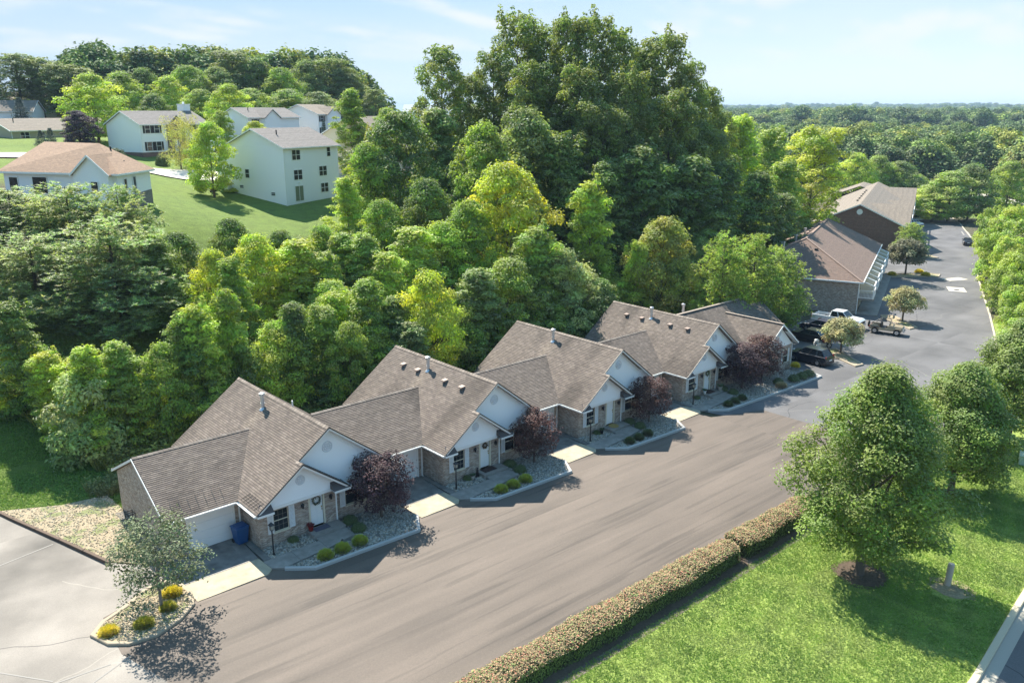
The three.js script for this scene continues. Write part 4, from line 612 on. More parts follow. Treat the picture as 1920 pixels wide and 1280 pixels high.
{
  const g = house('large white three storey house alone on the mown slope, its side wall facing the drive', [52.2, 12.2, -105.8], TH, { w: 11, d: 11.2, h: 7.6, rise: 2.35, base: 1.5, lap: true, front: [[2.35, 5.75, 1.55, 1.3, true], [9.0, 5.95, 0.7, 1.25, false], [2.5, 3.05, 1.6, 1.3, true], [7.6, 3.3, 1.55, 1.3, true], [7.75, 0.95, 1.5, 1.25, true]], side: [[-9.5, 4.1, 0.55, 0.45, false], [-7.1, 3.2, 0.75, 1.15, false], [-8.4, 1.75, 0.7, 0.35, false], [-2.4, 0.95, 0.7, 0.4, false]], pipes: [[2.6, -3.6]] });
  part('sliding_door', [box(1.75, 0.15, 0.03, 2.5, 2.15, 0.06), box(2.56, 0.15, 0.03, 3.3, 2.15, 0.06)], std([0.16, 0.20, 0.13], 0.2), g); const dt = new MB(); dt.box(1.65, 0.05, 0.025, 1.745, 2.25, 0.08).box(3.305, 0.05, 0.025, 3.4, 2.25, 0.08).box(1.745, 2.155, 0.025, 3.305, 2.25, 0.08).box(2.5, 0.1, 0.025, 2.56, 2.155, 0.08); part('door_frame', dt.geo, M.trim, g);
  part('wall_light', new THREE.SphereGeometry(0.12, 8, 6).translate(2.55, 2.6, 0.12), M.trim, g);
  planes(g, [[[-0.35, 7.45, -11.5], [11.3, 7.45, -11.5], [11.3, 6.6, -13.5], [-0.35, 6.6, -13.5]]], M.roofGrey); part('rear_wall', box(0.02, 0, -13.1, 11, 6.7, -11.21), M.siding, g);
  part('chimney', [box(0.4, 5, -14.6, 1.5, 9.3, -13.4), box(0.3, 9.3, -14.7, 1.6, 9.42, -13.3)], M.siding, g);
  part('heat_pump', new RoundedBoxGeometry(0.8, 0.8, 0.8, 2, 0.05).translate(-0.7, 1.6, -10.4), M.galv, g);
}
{
  const g = house('white two storey house with black shutters and a white chimney behind the weeping trees', [48.2, 17.2, -150.4], TH, { w: 14.5, d: 9, h: 5.2, rise: 2.1, base: 1.5, chimney: [14.0, -5.5, 1.6, 8.4], front: [[1.4, 3.55, 0.95, 1.35, false, true], [3.3, 3.55, 0.95, 1.35, false, true], [1.5, 0.6, 0.95, 1.5, false, true], [3.4, 0.6, 0.95, 1.5, false, true], [11.2, 3.55, 0.95, 1.35, false, true], [11.4, 0.6, 1.1, 1.5, true, true]], foundation: 0.35, wings: [[7, 3.4, 0.6, 1.4]], wingWall: M.brickRed });
  part('porch_door', box(6.3, 0.2, 0.62, 7.3, 2.4, 0.68), M.door, g);
}
house('white house with a front gable wing, behind and left of the three storey house', [75.9, 18.4, -168.7], TH, { w: 15, d: 8.8, h: 4.9, rise: 1.9, base: 2.5, wings: [[5.6, 4.4, 1.4, 1.6]], front: [[2, 3.2, 1.1, 1.2, false, true]], side: [], pipes: [[3, -3]], chimney: [-0.7, -5, 1.0, 4.2] }).children.forEach(() => 0);
house('white house with tan roof and front gables, right behind the three storey house', [95.9, 19.0, -175.5], TH, { w: 9.5, d: 12, h: 4.9, rise: 2.1, base: 2.5, roof: M.roofTan, wings: [[4.6, 4.6, 0.8, 1.6]], front: [[1.2, 3.1, 1.0, 1.3, false, true], [8.2, 3.1, 1.0, 1.3, false, true], [1.2, 0.4, 1.0, 1.4, false, true]], side: [] });
house('beige house mostly hidden by trees, right of the three storey house', [74.5, 15.6, -118.5], TH + 0.25, { w: 12, d: 9, h: 5.4, rise: 2.6, base: 2, wall: M.cream, roof: M.roofTan });
house('long tan single storey house with cream trim at the left edge', [34.8, 18.4, -181.7], TH, { w: 22, d: 11, h: 2.6, rise: 2.1, base: 1.5, wall: M.sidingTan, roof: M.roofTan, front: [[2.5, 0.8, 1.7, 1.35, true], [6.0, 0.8, 0.8, 1.35, false], [12.5, 0.8, 1.6, 1.35, true]], pipes: [[3, -4], [13, -4], [15, -4]] });
house('white two storey house at the far left with a blue spruce before it', [49.5, 22.0, -252], TH, { w: 13, d: 10, h: 5.0, rise: 2.4, base: 2, roof: M.roofTan, wings: [[9.4, 5.2, 1.2, 2.0]], front: [], chimney: [-0.6, -5, 1.4, 7.8] });
house('low house with tan roof right of the far white house on the left', [64.5, 22.2, -247], TH, { w: 11, d: 9, h: 2.8, rise: 2.2, base: 2, roof: M.roofTan });
house('white garage gable at the left edge of the hill', [42.2, 22.2, -233.5], TH - 0.9, { w: 8, d: 7.5, h: 2.4, rise: 2.4, base: 2, roof: M.roofTan });
{ // brown hip-roofed ranch house
  const g = thing('house', 'single storey white house with an orange brown hip roof and a small gable', 'house', [28.0, 15.4, -96.9], 0.99), e = 2.55;
  // local x runs from the near corner along the right wall, local -x along the front; built from its outline
  g.rotation.y = 0; const P = (x, y, z) => V(x - 28.0, y - 15.4, z + 96.9);
  const c = [[28.0, -96.9], [33.2, -102.1], [27.6, -118.5], [14.2, -113.6], [19.4, -110.2]];
  const nearL = [19.6, -110], corner = [28.0, -96.9], right = [33.2, -102.1];
  const w = new MB(), wallTo = (a, b) => { w.face([P(a[0], 13.4, a[1]), P(b[0], 13.4, b[1]), P(b[0], 17.9, b[1]), P(a[0], 17.9, a[1])]); };
  const back = [24.9, -117.9]; wallTo(nearL, corner); wallTo(corner, right); wallTo(right, back); wallTo(back, nearL); part('wall', w.geo, M.siding, g);
  const d1 = V(corner[0] - nearL[0], 0, corner[1] - nearL[1]).normalize(), d2 = V(right[0] - corner[0], 0, right[1] - corner[1]).normalize();
  const pt = (base, a, b, y) => { const q = V(base[0], y, base[1]).addScaledVector(d1, a).addScaledVector(d2, b); return [q.x - 28.0, q.y - 15.4, q.z + 96.9]; };
  const r1 = [25.0 - 28, 20.9 - 15.4, -113.2 + 96.9], r2 = [28.7 - 28, 20.85 - 15.4, -104.4 + 96.9], a = pt(nearL, -0.5, -0.5, 17.85), b = pt(corner, 0.5, -0.5, 17.85), cc = pt(right, 0.5, 0.5, 17.85), dd = pt(back, -0.5, 0.5, 17.85);
  planes(g, [[a, b, r2, r1], [b, cc, r2], [cc, dd, r1, r2], [dd, a, r1]], M.roofOrange);
  const gm = new MB(), fb = (p, q) => gm.bar(V(p[0], p[1] - 0.12, p[2]), V(q[0], q[1] - 0.12, q[2]), 0.1, 0.2); fb(a, b); fb(b, cc); part('gutter', gm.geo, M.trim, g);
  // the small gable on the front
  const N = d2.clone().multiplyScalar(-1), G = (t, out, y) => { const q = V(corner[0], y, corner[1]).addScaledVector(d1, -t).addScaledVector(N, out); return V(q.x - 28.0, q.y - 15.4, q.z + 96.9); };
  part('wall', new MB().face([G(0.6, 0.9, 13.4), G(0.6, 0.9, 17.9), G(2.9, 0.9, 19.75), G(5.2, 0.9, 17.9), G(5.2, 0.9, 13.4)]).face([G(0.6, 0.9, 13.4), G(0.6, 0, 13.4), G(0.6, 0, 17.9), G(0.6, 0.9, 17.9)]).face([G(5.2, 0.9, 13.4), G(5.2, 0, 13.4), G(5.2, 0, 17.9), G(5.2, 0.9, 17.9)]).geo, M.siding, g);
  const A3 = (v) => [v.x, v.y, v.z]; planes(g, [[A3(G(0.3, 1.2, 17.7)), A3(G(2.9, 1.2, 19.85)), A3(G(2.9, -4, 19.85)), A3(G(0.3, -0.3, 17.7))], [A3(G(2.9, 1.2, 19.85)), A3(G(5.5, 1.2, 17.7)), A3(G(5.5, -0.3, 17.7)), A3(G(2.9, -4, 19.85))]], M.roofOrange);
  part('barge_board', new MB().bar(G(0.3, 1.22, 17.62), G(2.9, 1.22, 19.75), 0.06, 0.2).bar(G(2.9, 1.22, 19.75), G(5.5, 1.22, 17.62), 0.06, 0.2).geo, M.trim, g);
  const win = (p, q, y0, y1, n, nm = 'window') => { const f = new THREE.Group(); f.name = nm; g.add(f); const m = new MB(); m.slab([p.clone().setY(y0 - 15.4).addScaledVector(n, 0.06), q.clone().setY(y0 - 15.4).addScaledVector(n, 0.06), q.clone().setY(y1 - 15.4).addScaledVector(n, 0.06), p.clone().setY(y1 - 15.4).addScaledVector(n, 0.06)], 0.05); part('pane', m.geo, M.glass, f); const b2 = new MB(), fr = (s, t, ya, yb) => b2.bar(V(s.x, ya - 15.4, s.z).addScaledVector(n, 0.07), V(t.x, yb - 15.4, t.z).addScaledVector(n, 0.07), 0.09); fr(p, q, y0, y0); fr(p, q, y1, y1); fr(p, p, y0, y1); fr(q, q, y0, y1); part('frame', b2.geo, M.trim, f); };
  win(G(2.0, 0.9, 0), G(2.9, 0.9, 0), 15.9, 17.0, N); win(G(9.5, 0, 0), G(11.5, 0, 0), 15.4, 17.3, N); win(G(13.6, 0, 0), G(14.8, 0, 0), 15.6, 17.2, N);
  const Rw = (t) => { const q = V(corner[0], 0, corner[1]).addScaledVector(d2, t); return V(q.x - 28.0, 0, q.z + 96.9); }; win(Rw(1.2), Rw(1.9), 15.9, 17.2, d1); win(Rw(3.2), Rw(3.9), 15.3, 17.3, d1);
  part('foundation', new MB().face([P(corner[0] + 0.04, 13.3, corner[1] + 0.02), P(right[0] + 0.04, 13.3, right[1] + 0.02), P(right[0] + 0.04, 15.55, right[1] + 0.02), P(corner[0] + 0.04, 15.2, corner[1] + 0.02)]).geo, std([0.30, 0.27, 0.24], 0.9, { map: grassFine }), g);
  for (const [x, y, z, h] of [[26.4, 19.0, -105, 0.9], [29.6, 19.5, -103.5, 1.3], [30.2, 18.3, -101.2, 1.0]]) part('vent_pipe', cyl(0.1, 0.1, h, x - 28, y - 15.7, z + 96.9, 8), M.dark, g);
}
// ---------------------------------------------------------------- vehicles
const paintM = (c, rough = 0.3) => new THREE.MeshPhysicalMaterial({ color: C(...c), roughness: rough, metalness: 0.1, clearcoat: 0.8, clearcoatRoughness: 0.08, side: THREE.DoubleSide });
const lampW = std([0.75, 0.75, 0.72], 0.15), lampR = std([0.30, 0.01, 0.01], 0.2);
// nose towards +x in the car's own frame; o.body and o.cab are side outlines [x, y]
function wheels(g, o) {
  for (const x of o.axles) for (const s of [-1, 1]) {
    const w = new THREE.Group(); w.name = 'wheel'; w.position.set(x, o.r, s * (o.w / 2 - 0.12)); g.add(w);
    part('tyre', new THREE.TorusGeometry(o.r - 0.1, 0.11, 8, 20), M.rubber, w);
    const rim = [new THREE.CylinderGeometry(o.r - 0.13, o.r - 0.13, 0.1, 16).rotateX(Math.PI / 2)]; for (let k = 0; k < 5; k++) rim.push(new THREE.BoxGeometry(0.07, (o.r - 0.12) * 1.7, 0.05).rotateZ(k * Math.PI / 5).translate(0, 0, s * 0.06)); part('rim', rim, o.rim || M.steel, w);
  }
}
function arched(o) { // body outline with wheel arches cut from its lower edge
  const s = new THREE.Shape(), y0 = o.y0 || 0.26, ra = o.r + 0.07, [xa, xb] = [...o.axles].sort((a, b) => a - b); const p = o.body; s.moveTo(p[0][0], p[0][1]);
  for (let i = 1; i < p.length; i++) s.lineTo(p[i][0], p[i][1]);
  for (const x of [xb, xa]) { const dx = Math.sqrt(Math.max(0.01, ra * ra - (y0 - o.r) ** 2)); s.lineTo(x + dx, y0); const a0 = Math.atan2(y0 - o.r, dx); for (let k = 1; k < 9; k++) { const a = mix(a0, Math.PI - a0, k / 9); s.lineTo(x + Math.cos(a) * ra, o.r + Math.sin(a) * ra); } s.lineTo(x - dx, y0); }
  s.closePath(); const wd = o.w - 0.16; return new THREE.ExtrudeGeometry(s, { depth: wd, bevelEnabled: true, bevelThickness: 0.08, bevelSize: 0.05, bevelSegments: 3, steps: 1 }).translate(0, 0, -wd / 2);
}
function cabin(g, o, mat) { // o.cab: [rear belt, rear roof, front roof, front belt] as [x, y]
  const [a, b, c, d] = o.cab, wb = o.w / 2 - 0.08, wt = o.w / 2 - 0.26, P = ([x, y], s, w) => V(x, y, s * w), m = new MB(), pil = new MB();
  const k = 0.02; const B = [P(a, -1, wb), P(a, 1, wb), P(b, 1, wt), P(b, -1, wt)], F = [P(d, 1, wb), P(d, -1, wb), P(c, -1, wt), P(c, 1, wt)];
  part('rear_window', new MB().face(B).geo, M.glass, g); part('windscreen', new MB().face(F).geo, M.glass, g);
  for (const s of [-1, 1]) part('side_window', new MB().face([P(a, s, wb), P(d, s, wb), P(c, s, wt), P(b, s, wt)]).geo, M.glass, g);
  for (const s of [-1, 1]) { pil.bar(P(a, s, wb), P(b, s, wt), 0.09); pil.bar(P(d, s, wb), P(c, s, wt), 0.07); pil.bar(P(b, s, wt), P(c, s, wt), 0.09); for (const t of o.pillars || [0.5]) pil.bar(P([mix(a[0], d[0], t), mix(a[1], d[1], t)], s, wb + 0.005), P([mix(b[0], c[0], t), mix(b[1], c[1], t)], s, wt + 0.005), 0.07); }
  part('pillar', pil.geo, mat, g);
  const L = c[0] - b[0]; part('roof', new RoundedBoxGeometry(L + 0.06, 0.07, wt * 2, 2, 0.03).rotateZ(Math.atan2(c[1] - b[1], L)).translate((b[0] + c[0]) / 2, (b[1] + c[1]) / 2 + 0.01, 0), mat, g);
}
function carLamps(g, o, front, rear) { for (const s of [-1, 1]) { part('headlight', new RoundedBoxGeometry(0.12, front[2] || 0.14, 0.34, 2, 0.04).translate(front[0], front[1], s * (o.w / 2 - 0.3)), lampW, g); part('tail_light', new RoundedBoxGeometry(0.1, rear[2] || 0.2, 0.18, 2, 0.03).translate(rear[0], rear[1], s * (o.w / 2 - 0.16)), lampR, g); } }
function vehicle(name, label, cat, pos, turn, o) {
  const g = thing(name, label, cat, pos, turn), mat = paintM(o.color);
  part('body', arched(o), mat, g); cabin(g, o, mat); wheels(g, o); carLamps(g, o, o.front, o.rear);
  const m = new MB(); m.box(-o.l / 2 + 0.05, 0.22, -o.w / 2 + 0.1, o.l / 2 - 0.05, 0.27, o.w / 2 - 0.1); part('underbody', m.geo, M.dark, g);
  for (const s of [-1, 1]) part('side_mirror', new RoundedBoxGeometry(0.16, 0.13, 0.2, 2, 0.04).translate(o.cab[3][0] - 0.25, o.cab[3][1] + 0.08, s * (o.w / 2 + 0.06)), mat, g);
  part('bumper', [box(o.l / 2 - 0.06, 0.3, -o.w / 2 + 0.12, o.l / 2 + 0.06, 0.48, o.w / 2 - 0.12), box(-o.l / 2 - 0.06, 0.3, -o.w / 2 + 0.12, -o.l / 2 + 0.06, 0.5, o.w / 2 - 0.12)], M.black, g);
  part('licence_plate', box(-o.l / 2 - 0.075, 0.62, -0.26, -o.l / 2 - 0.062, 0.75, 0.26), M.white, g);
  return g;
}
const SUV = { l: 4.5, w: 1.84, r: 0.35, axles: [1.35, -1.32], body: [[-2.2, 0.3], [-2.22, 0.75], [-2.12, 1.0], [0.75, 1.02], [1.75, 0.92], [2.15, 0.75], [2.22, 0.35], [2.15, 0.26]], cab: [[-2.05, 1.02], [-1.6, 1.62], [0.15, 1.64], [1.05, 1.02]], pillars: [0.28, 0.58], front: [2.17, 0.78], rear: [-2.17, 0.95, 0.34] };
const SEDAN = { l: 4.6, w: 1.82, r: 0.33, axles: [1.38, -1.36], body: [[-2.25, 0.3], [-2.28, 0.8], [-2.1, 0.95], [0.9, 0.93], [1.8, 0.82], [2.2, 0.66], [2.25, 0.35], [2.2, 0.26]], cab: [[-1.7, 0.94], [-1.0, 1.4], [0.2, 1.42], [1.05, 0.93]], pillars: [0.5], front: [2.2, 0.68], rear: [-2.24, 0.78] };
const T90 = Math.PI / 2; // nose towards -z
vehicle('suv', 'black SUV with silver rear wheel parked at the white gable of the farthest condo', 'SUV', [77.4, fall(77), -40.6], T90, { ...SUV, color: [0.012, 0.013, 0.02] });
vehicle('car', 'black car parked behind the black SUV, partly hidden by the olive tree', 'car', [85.3, fall(85), -45.0], T90 + 0.05, { ...SEDAN, color: [0.012, 0.013, 0.015] });
vehicle('car', 'dark blue car between the white pickup truck and the black car', 'car', [90.3, fall(90), -46.4], T90 + 0.05, { ...SEDAN, color: [0.015, 0.02, 0.045] });
vehicle('car', 'black sedan stopped alone on the far road beside the yellow green trees', 'car', [181, fall(181), -63.2], 0.42, { ...SEDAN, color: [0.015, 0.015, 0.02] });
vehicle('car', 'small white car at the far bend of the road', 'car', [243, fall(243), -96.3], 0.55, { ...SEDAN, color: [0.75, 0.75, 0.74] });
[[204.6, -84.2, 'white car parked first in the row before the dark brick building'], [214.0, -88.2, 'white car parked second in the row before the dark brick building'], [224, -92.4, 'white car parked third and farthest in the row before the dark brick building']].forEach(([x, z, label]) => vehicle('car', label, 'car', [x, fall(x), z], -T90 - 0.38, { ...SEDAN, color: [0.72, 0.73, 0.74] }));
{ // pickup truck, nose towards +z
  const g = thing('pickup_truck', 'white pickup truck with an open bed, parked beside the brick apartment wall', 'pickup truck', [94.6, fall(94.6), -46.4], -T90 + 0.1), mat = paintM([0.78, 0.79, 0.8]), o = { l: 5.9, w: 2.0, r: 0.41, axles: [1.85, -1.75], y0: 0.42, cab: [[-0.75, 1.2], [-0.6, 1.9], [0.75, 1.92], [1.45, 1.22]], pillars: [0.5], body: [[-0.8, 0.42], [-0.8, 1.22], [1.4, 1.24], [2.7, 1.16], [2.92, 1.0], [2.95, 0.5], [2.9, 0.42]] };
  const cabO = { ...o, axles: [1.85, 1.85] }; const s = new THREE.Shape(); s.moveTo(-0.8, 0.42); for (const [x, y] of o.body.slice(1)) s.lineTo(x, y); s.lineTo(2.33, 0.42); for (let k = 0; k <= 8; k++) { const a = Math.PI * k / 8; s.lineTo(1.85 + Math.cos(a) * 0.48, 0.42 + Math.sin(a) * 0.47); } s.closePath();
  part('body', new THREE.ExtrudeGeometry(s, { depth: 1.84, bevelEnabled: true, bevelThickness: 0.08, bevelSize: 0.05, bevelSegments: 3 }).translate(0, 0, -0.92), mat, g); cabin(g, o, mat); wheels(g, { ...o });
  const bed = new MB(); for (const e of [-1, 1]) { const side = new THREE.Shape(); side.moveTo(-2.92, 0.55); side.lineTo(-2.92, 1.22); side.lineTo(-0.83, 1.22); side.lineTo(-0.83, 0.5); side.lineTo(-1.27, 0.5); for (let k = 1; k < 8; k++) { const a = Math.PI * k / 8; side.lineTo(-1.75 + Math.cos(a) * 0.48, 0.46 + Math.sin(a) * 0.47); } side.lineTo(-2.23, 0.5); side.closePath(); part('bed_side', new THREE.ExtrudeGeometry(side, { depth: 0.08, bevelEnabled: true, bevelThickness: 0.02, bevelSize: 0.02, bevelSegments: 1 }).translate(0, 0, e * 0.94 - 0.04), mat, g); }
  part('tailgate', new RoundedBoxGeometry(0.08, 0.62, 1.8, 2, 0.03).translate(-2.9, 0.9, 0), mat, g); bed.box(-2.86, 0.62, -0.9, -0.83, 0.68, 0.9); part('bed_floor', bed.geo, M.dark, g);
  carLamps(g, o, [2.9, 0.98, 0.2], [-2.95, 1.0, 0.3]); part('bumper', [box(2.9, 0.45, -0.95, 3.05, 0.68, 0.95), box(-3.08, 0.5, -0.95, -2.96, 0.68, 0.95)], M.steel, g); part('grille', box(2.95, 0.72, -0.6, 3.0, 1.05, 0.6), M.dark, g);
}
{ // open off-road vehicle
  const g = thing('off_road_vehicle', 'tan open top off road vehicle with roll bars and a rear spare wheel', 'off-road vehicle', [95.5, fall(95.5), -40.8], -T90 + 0.28), mat = paintM([0.36, 0.29, 0.19], 0.45), o = { l: 3.9, w: 1.65, r: 0.38, axles: [1.2, -1.2] };
  const tub = new THREE.Shape(); [[-1.8, 0.5], [-1.8, 1.05], [-0.9, 1.05], [-0.85, 0.75], [0.1, 0.75], [0.2, 1.05], [0.45, 1.1], [1.75, 1.0], [1.8, 0.6], [0.75, 0.6], [0.7, 0.5]].forEach(([x, y], k) => (k ? tub.lineTo(x, y) : tub.moveTo(x, y))); tub.closePath();
  for (const s of [-1, 1]) part('body_side', new THREE.ExtrudeGeometry(tub, { depth: 0.06, bevelEnabled: true, bevelThickness: 0.02, bevelSize: 0.02, bevelSegments: 2 }).translate(0, 0, s * 0.66 - 0.03), mat, g);
  part('hood', [new RoundedBoxGeometry(1.35, 0.16, 1.2, 2, 0.05).rotateZ(-0.07).translate(1.1, 1.03, 0), box(1.72, 0.6, -0.6, 1.8, 1.0, 0.6)], mat, g); part('floor', box(-1.78, 0.5, -0.66, 1.6, 0.58, 0.66), M.dark, g);
  for (const x of [1.2, -1.2]) for (const s of [-1, 1]) part('fender', new RoundedBoxGeometry(0.95, 0.09, 0.28, 2, 0.04).translate(x, 0.86, s * 0.76), x > 0 ? mat : M.black, g);
  wheels(g, o); const rb = []; for (const s of [-1, 1]) rb.push(tube(V(-0.7, 0.6, s * 0.6), V(-0.6, 1.68, s * 0.55), 0.035), tube(V(-0.6, 1.68, s * 0.55), V(0.35, 1.66, s * 0.55), 0.035), tube(V(-0.6, 1.68, s * 0.55), V(-1.7, 1.05, s * 0.6), 0.035)); rb.push(tube(V(-0.6, 1.68, -0.55), V(-0.6, 1.68, 0.55), 0.035)); part('roll_bar', rb, M.black, g);
  const wf = new MB(); wf.bar(V(0.45, 1.08, -0.62), V(0.33, 1.68, -0.58), 0.07).bar(V(0.45, 1.08, 0.62), V(0.33, 1.68, 0.58), 0.07).bar(V(0.33, 1.68, -0.62), V(0.33, 1.68, 0.62), 0.07); part('windscreen_frame', wf.geo, mat, g); part('windscreen', new MB().face([V(0.44, 1.1, -0.6), V(0.44, 1.1, 0.6), V(0.34, 1.64, 0.56), V(0.34, 1.64, -0.56)]).geo, new THREE.MeshPhysicalMaterial({ color: 0xffffff, transmission: 1, thickness: 0, roughness: 0.02, side: THREE.DoubleSide }), g);
  for (const z of [-0.33, 0.33]) part('seat', [new RoundedBoxGeometry(0.5, 0.16, 0.46, 2, 0.05).translate(-0.3, 0.75, z), new RoundedBoxGeometry(0.16, 0.6, 0.46, 2, 0.05).rotateZ(0.15).translate(-0.58, 1.05, z)], M.dark, g);
  part('spare_wheel', new THREE.TorusGeometry(0.28, 0.11, 8, 18).rotateY(T90).translate(-2.0, 0.95, 0), M.rubber, g); part('bumper', [box(1.85, 0.5, -0.75, 2.0, 0.62, 0.75), box(-1.95, 0.45, -0.7, -1.82, 0.58, 0.7)], M.steel, g); carLamps(g, o, [1.8, 0.85], [-1.83, 0.8, 0.15]);
}
{ // motorcycle
  const g = thing('motorcycle', 'red and black motorcycle between the black SUV and the olive tree', 'motorcycle', [83.2, fall(83), -42.2], -0.5);
  for (const x of [-0.75, 0.75]) { const w = new THREE.Group(); w.name = 'wheel'; w.position.set(x, 0.33, 0); g.add(w); part('tyre', new THREE.TorusGeometry(0.26, 0.07, 8, 18), M.rubber, w); part('rim', new THREE.CylinderGeometry(0.2, 0.2, 0.05, 14).rotateX(T90), M.steel, w); }
  part('engine', new RoundedBoxGeometry(0.6, 0.4, 0.34, 2, 0.08).translate(0, 0.5, 0), M.galv, g); part('fuel_tank', new THREE.SphereGeometry(0.28, 14, 10).scale(1.2, 0.7, 0.7).translate(0.15, 0.88, 0), M.red, g); part('saddle', new RoundedBoxGeometry(0.75, 0.12, 0.34, 2, 0.05).translate(-0.42, 0.82, 0), M.black, g); part('fairing', new RoundedBoxGeometry(0.3, 0.5, 0.5, 2, 0.1).translate(0.62, 1.0, 0), M.red, g);
  part('handlebar', tube(V(0.5, 1.15, -0.42), V(0.5, 1.15, 0.42), 0.025), M.steel, g); part('fork', [tube(V(0.75, 0.33, 0.1), V(0.5, 1.1, 0.1), 0.03), tube(V(0.75, 0.33, -0.1), V(0.5, 1.1, -0.1), 0.03)], M.steel, g); part('pannier', [new RoundedBoxGeometry(0.5, 0.36, 0.22, 2, 0.06).translate(-0.72, 0.62, 0.28), new RoundedBoxGeometry(0.5, 0.36, 0.22, 2, 0.06).translate(-0.72, 0.62, -0.28), new RoundedBoxGeometry(0.4, 0.3, 0.44, 2, 0.08).translate(-0.85, 1.0, 0)], M.white, g);
}
// ---------------------------------------------------------------- small things round the doors
const at = (i, x, z, h = 0) => [x + 13.12 * i, fall(13) - 0.155 * i + h, z];
for (let i = 0; i < 4; i++) { // lamp posts
  const t = thing('lamp_post', `black lamp post with square lantern before the ${['nearest', 'second', 'third', 'fourth'][i]} condo from the near end`, 'lamp post', at(i, 17.42, -40.15, 0.1), 0, 'lamp posts before the condos');
  part('post', [cyl(0.055, 0.04, 1.55, 0, 0, 0, 8), cyl(0.09, 0.06, 0.12, 0, 0, 0, 8)], M.black, t); part('lantern', [box(-0.09, 1.55, -0.09, 0.09, 1.6, 0.09), box(-0.11, 1.6, -0.11, -0.09, 1.86, -0.09), box(0.09, 1.6, -0.11, 0.11, 1.86, -0.09), box(-0.11, 1.6, 0.09, -0.09, 1.86, 0.11), box(0.09, 1.6, 0.09, 0.11, 1.86, 0.11)], M.black, t); part('lamp_glass', box(-0.085, 1.6, -0.085, 0.085, 1.85, 0.085), std([0.4, 0.38, 0.32], 0.2), t); part('cap', new THREE.ConeGeometry(0.22, 0.2, 4).rotateY(Math.PI / 4).translate(0, 1.96, 0), M.black, t);
}
function wheelieBin(label, pos, turn, mat = M.binBlue, s = 1) {
  const t = thing('wheeled_bin', label, 'bin', pos, turn), m = new MB(), a = 0.27, b = 0.36, h = 0.98; const q = [[-a, -a], [a, -a], [a, a], [-a, a]];
  for (let k = 0; k < 4; k++) { const [x, z] = q[k], [X, Z] = q[(k + 1) % 4], r = b / a; m.face([V(X, 0.06, Z), V(x, 0.06, z), V(x * r, h, z * r), V(X * r, h, Z * r)]); } m.face(q.map(([x, z]) => V(x, 0.06, z))); part('bin_body', m.geo, mat, t);
  part('lid', [new RoundedBoxGeometry(0.78, 0.08, 0.8, 2, 0.03).translate(0, h + 0.03, 0), new RoundedBoxGeometry(0.6, 0.06, 0.6, 2, 0.03).translate(0, h + 0.09, 0)], mat, t); part('handle', tube(V(-0.3, h - 0.05, -0.42), V(0.3, h - 0.05, -0.42), 0.03), mat, t);
  for (const x of [-0.3, 0.3]) part('wheel', new THREE.CylinderGeometry(0.12, 0.12, 0.07, 12).rotateZ(T90).translate(x, 0.12, -0.28), M.rubber, t); t.scale.setScalar(s); return t;
}
wheelieBin('blue wheeled bin beside the garage door of the nearest condo', [16.62, fall(16) + 0.11, -42.75], 0.1, M.binBlue, 1.06);
wheelieBin('blue wheeled bin at the corner of the farthest condo by the black SUV', [75.6, fall(75), -42.2], 0.2, std([0.01, 0.12, 0.36], 0.4), 1.0);
wheelieBin('blue wheeled bin by the hill street, left of the lawn tree', [44.2, ground(44.2, -115.9), -115.9], 0.3);
wheelieBin('blue wheeled bin by the hill street, right against the lawn tree trunk', [45.9, ground(45.9, -115.3), -115.3], 0.5);
function wreath(label, i, mat, r) { const t = thing('door_wreath', label, 'wreath', at(i, 20.8, -41.22, 2.0)), rr = RNG(50 + i), m = new MB(); for (let k = 0; k < 260; k++) { const a = rr() * 6.283, b = rr() * 6.283, q = V(Math.cos(a) * (r + 0.06 * Math.cos(b)), Math.sin(a) * (r + 0.06 * Math.cos(b)), 0.05 + 0.05 * Math.sin(b)), d = V(rr() - 0.5, rr() - 0.5, rr() - 0.2).multiplyScalar(0.13), e = V(rr() - 0.5, rr() - 0.5, rr() - 0.5).multiplyScalar(0.05); m.face([q, q.clone().add(d).add(e), q.clone().add(d).sub(e)]); } part('foliage', m.geo, mat, t); part('ring', new THREE.TorusGeometry(r, 0.035, 6, 20).translate(0, 0, 0.04), M.wood, t); }
wreath('green wreath on the white front door of the nearest condo', 0, std([0.05, 0.10, 0.05], 0.8), 0.24); wreath('small brown wreath on the front door of the second condo', 1, std([0.12, 0.07, 0.03], 0.8), 0.17); wreath('leafy green and yellow wreath on the front door of the fourth condo', 3, std([0.10, 0.15, 0.04], 0.8), 0.2);
const mat = (label, i, m, w = 0.85, d = 0.5) => { const t = thing('doormat', label, 'doormat', at(i, 20.85, -40.85, 0.285)); part('mat', new RoundedBoxGeometry(w, 0.025, d, 1, 0.01), m, t); };
mat('blue grey doormat before the nearest condo door', 0, M.mat, 1.0, 0.5); mat('dark brown doormat before the second condo door', 1, M.matBrown, 1.1, 0.6); mat('dark brown doormat before the fourth condo door', 3, M.matBrown, 1.1, 0.6);
{ const t = thing('doormat', 'golden round doormat before the third condo door', 'doormat', at(2, 20.85, -40.8, 0.28)); part('mat', cyl(0.42, 0.42, 0.025, 0, 0, 0, 24), M.gold, t); }
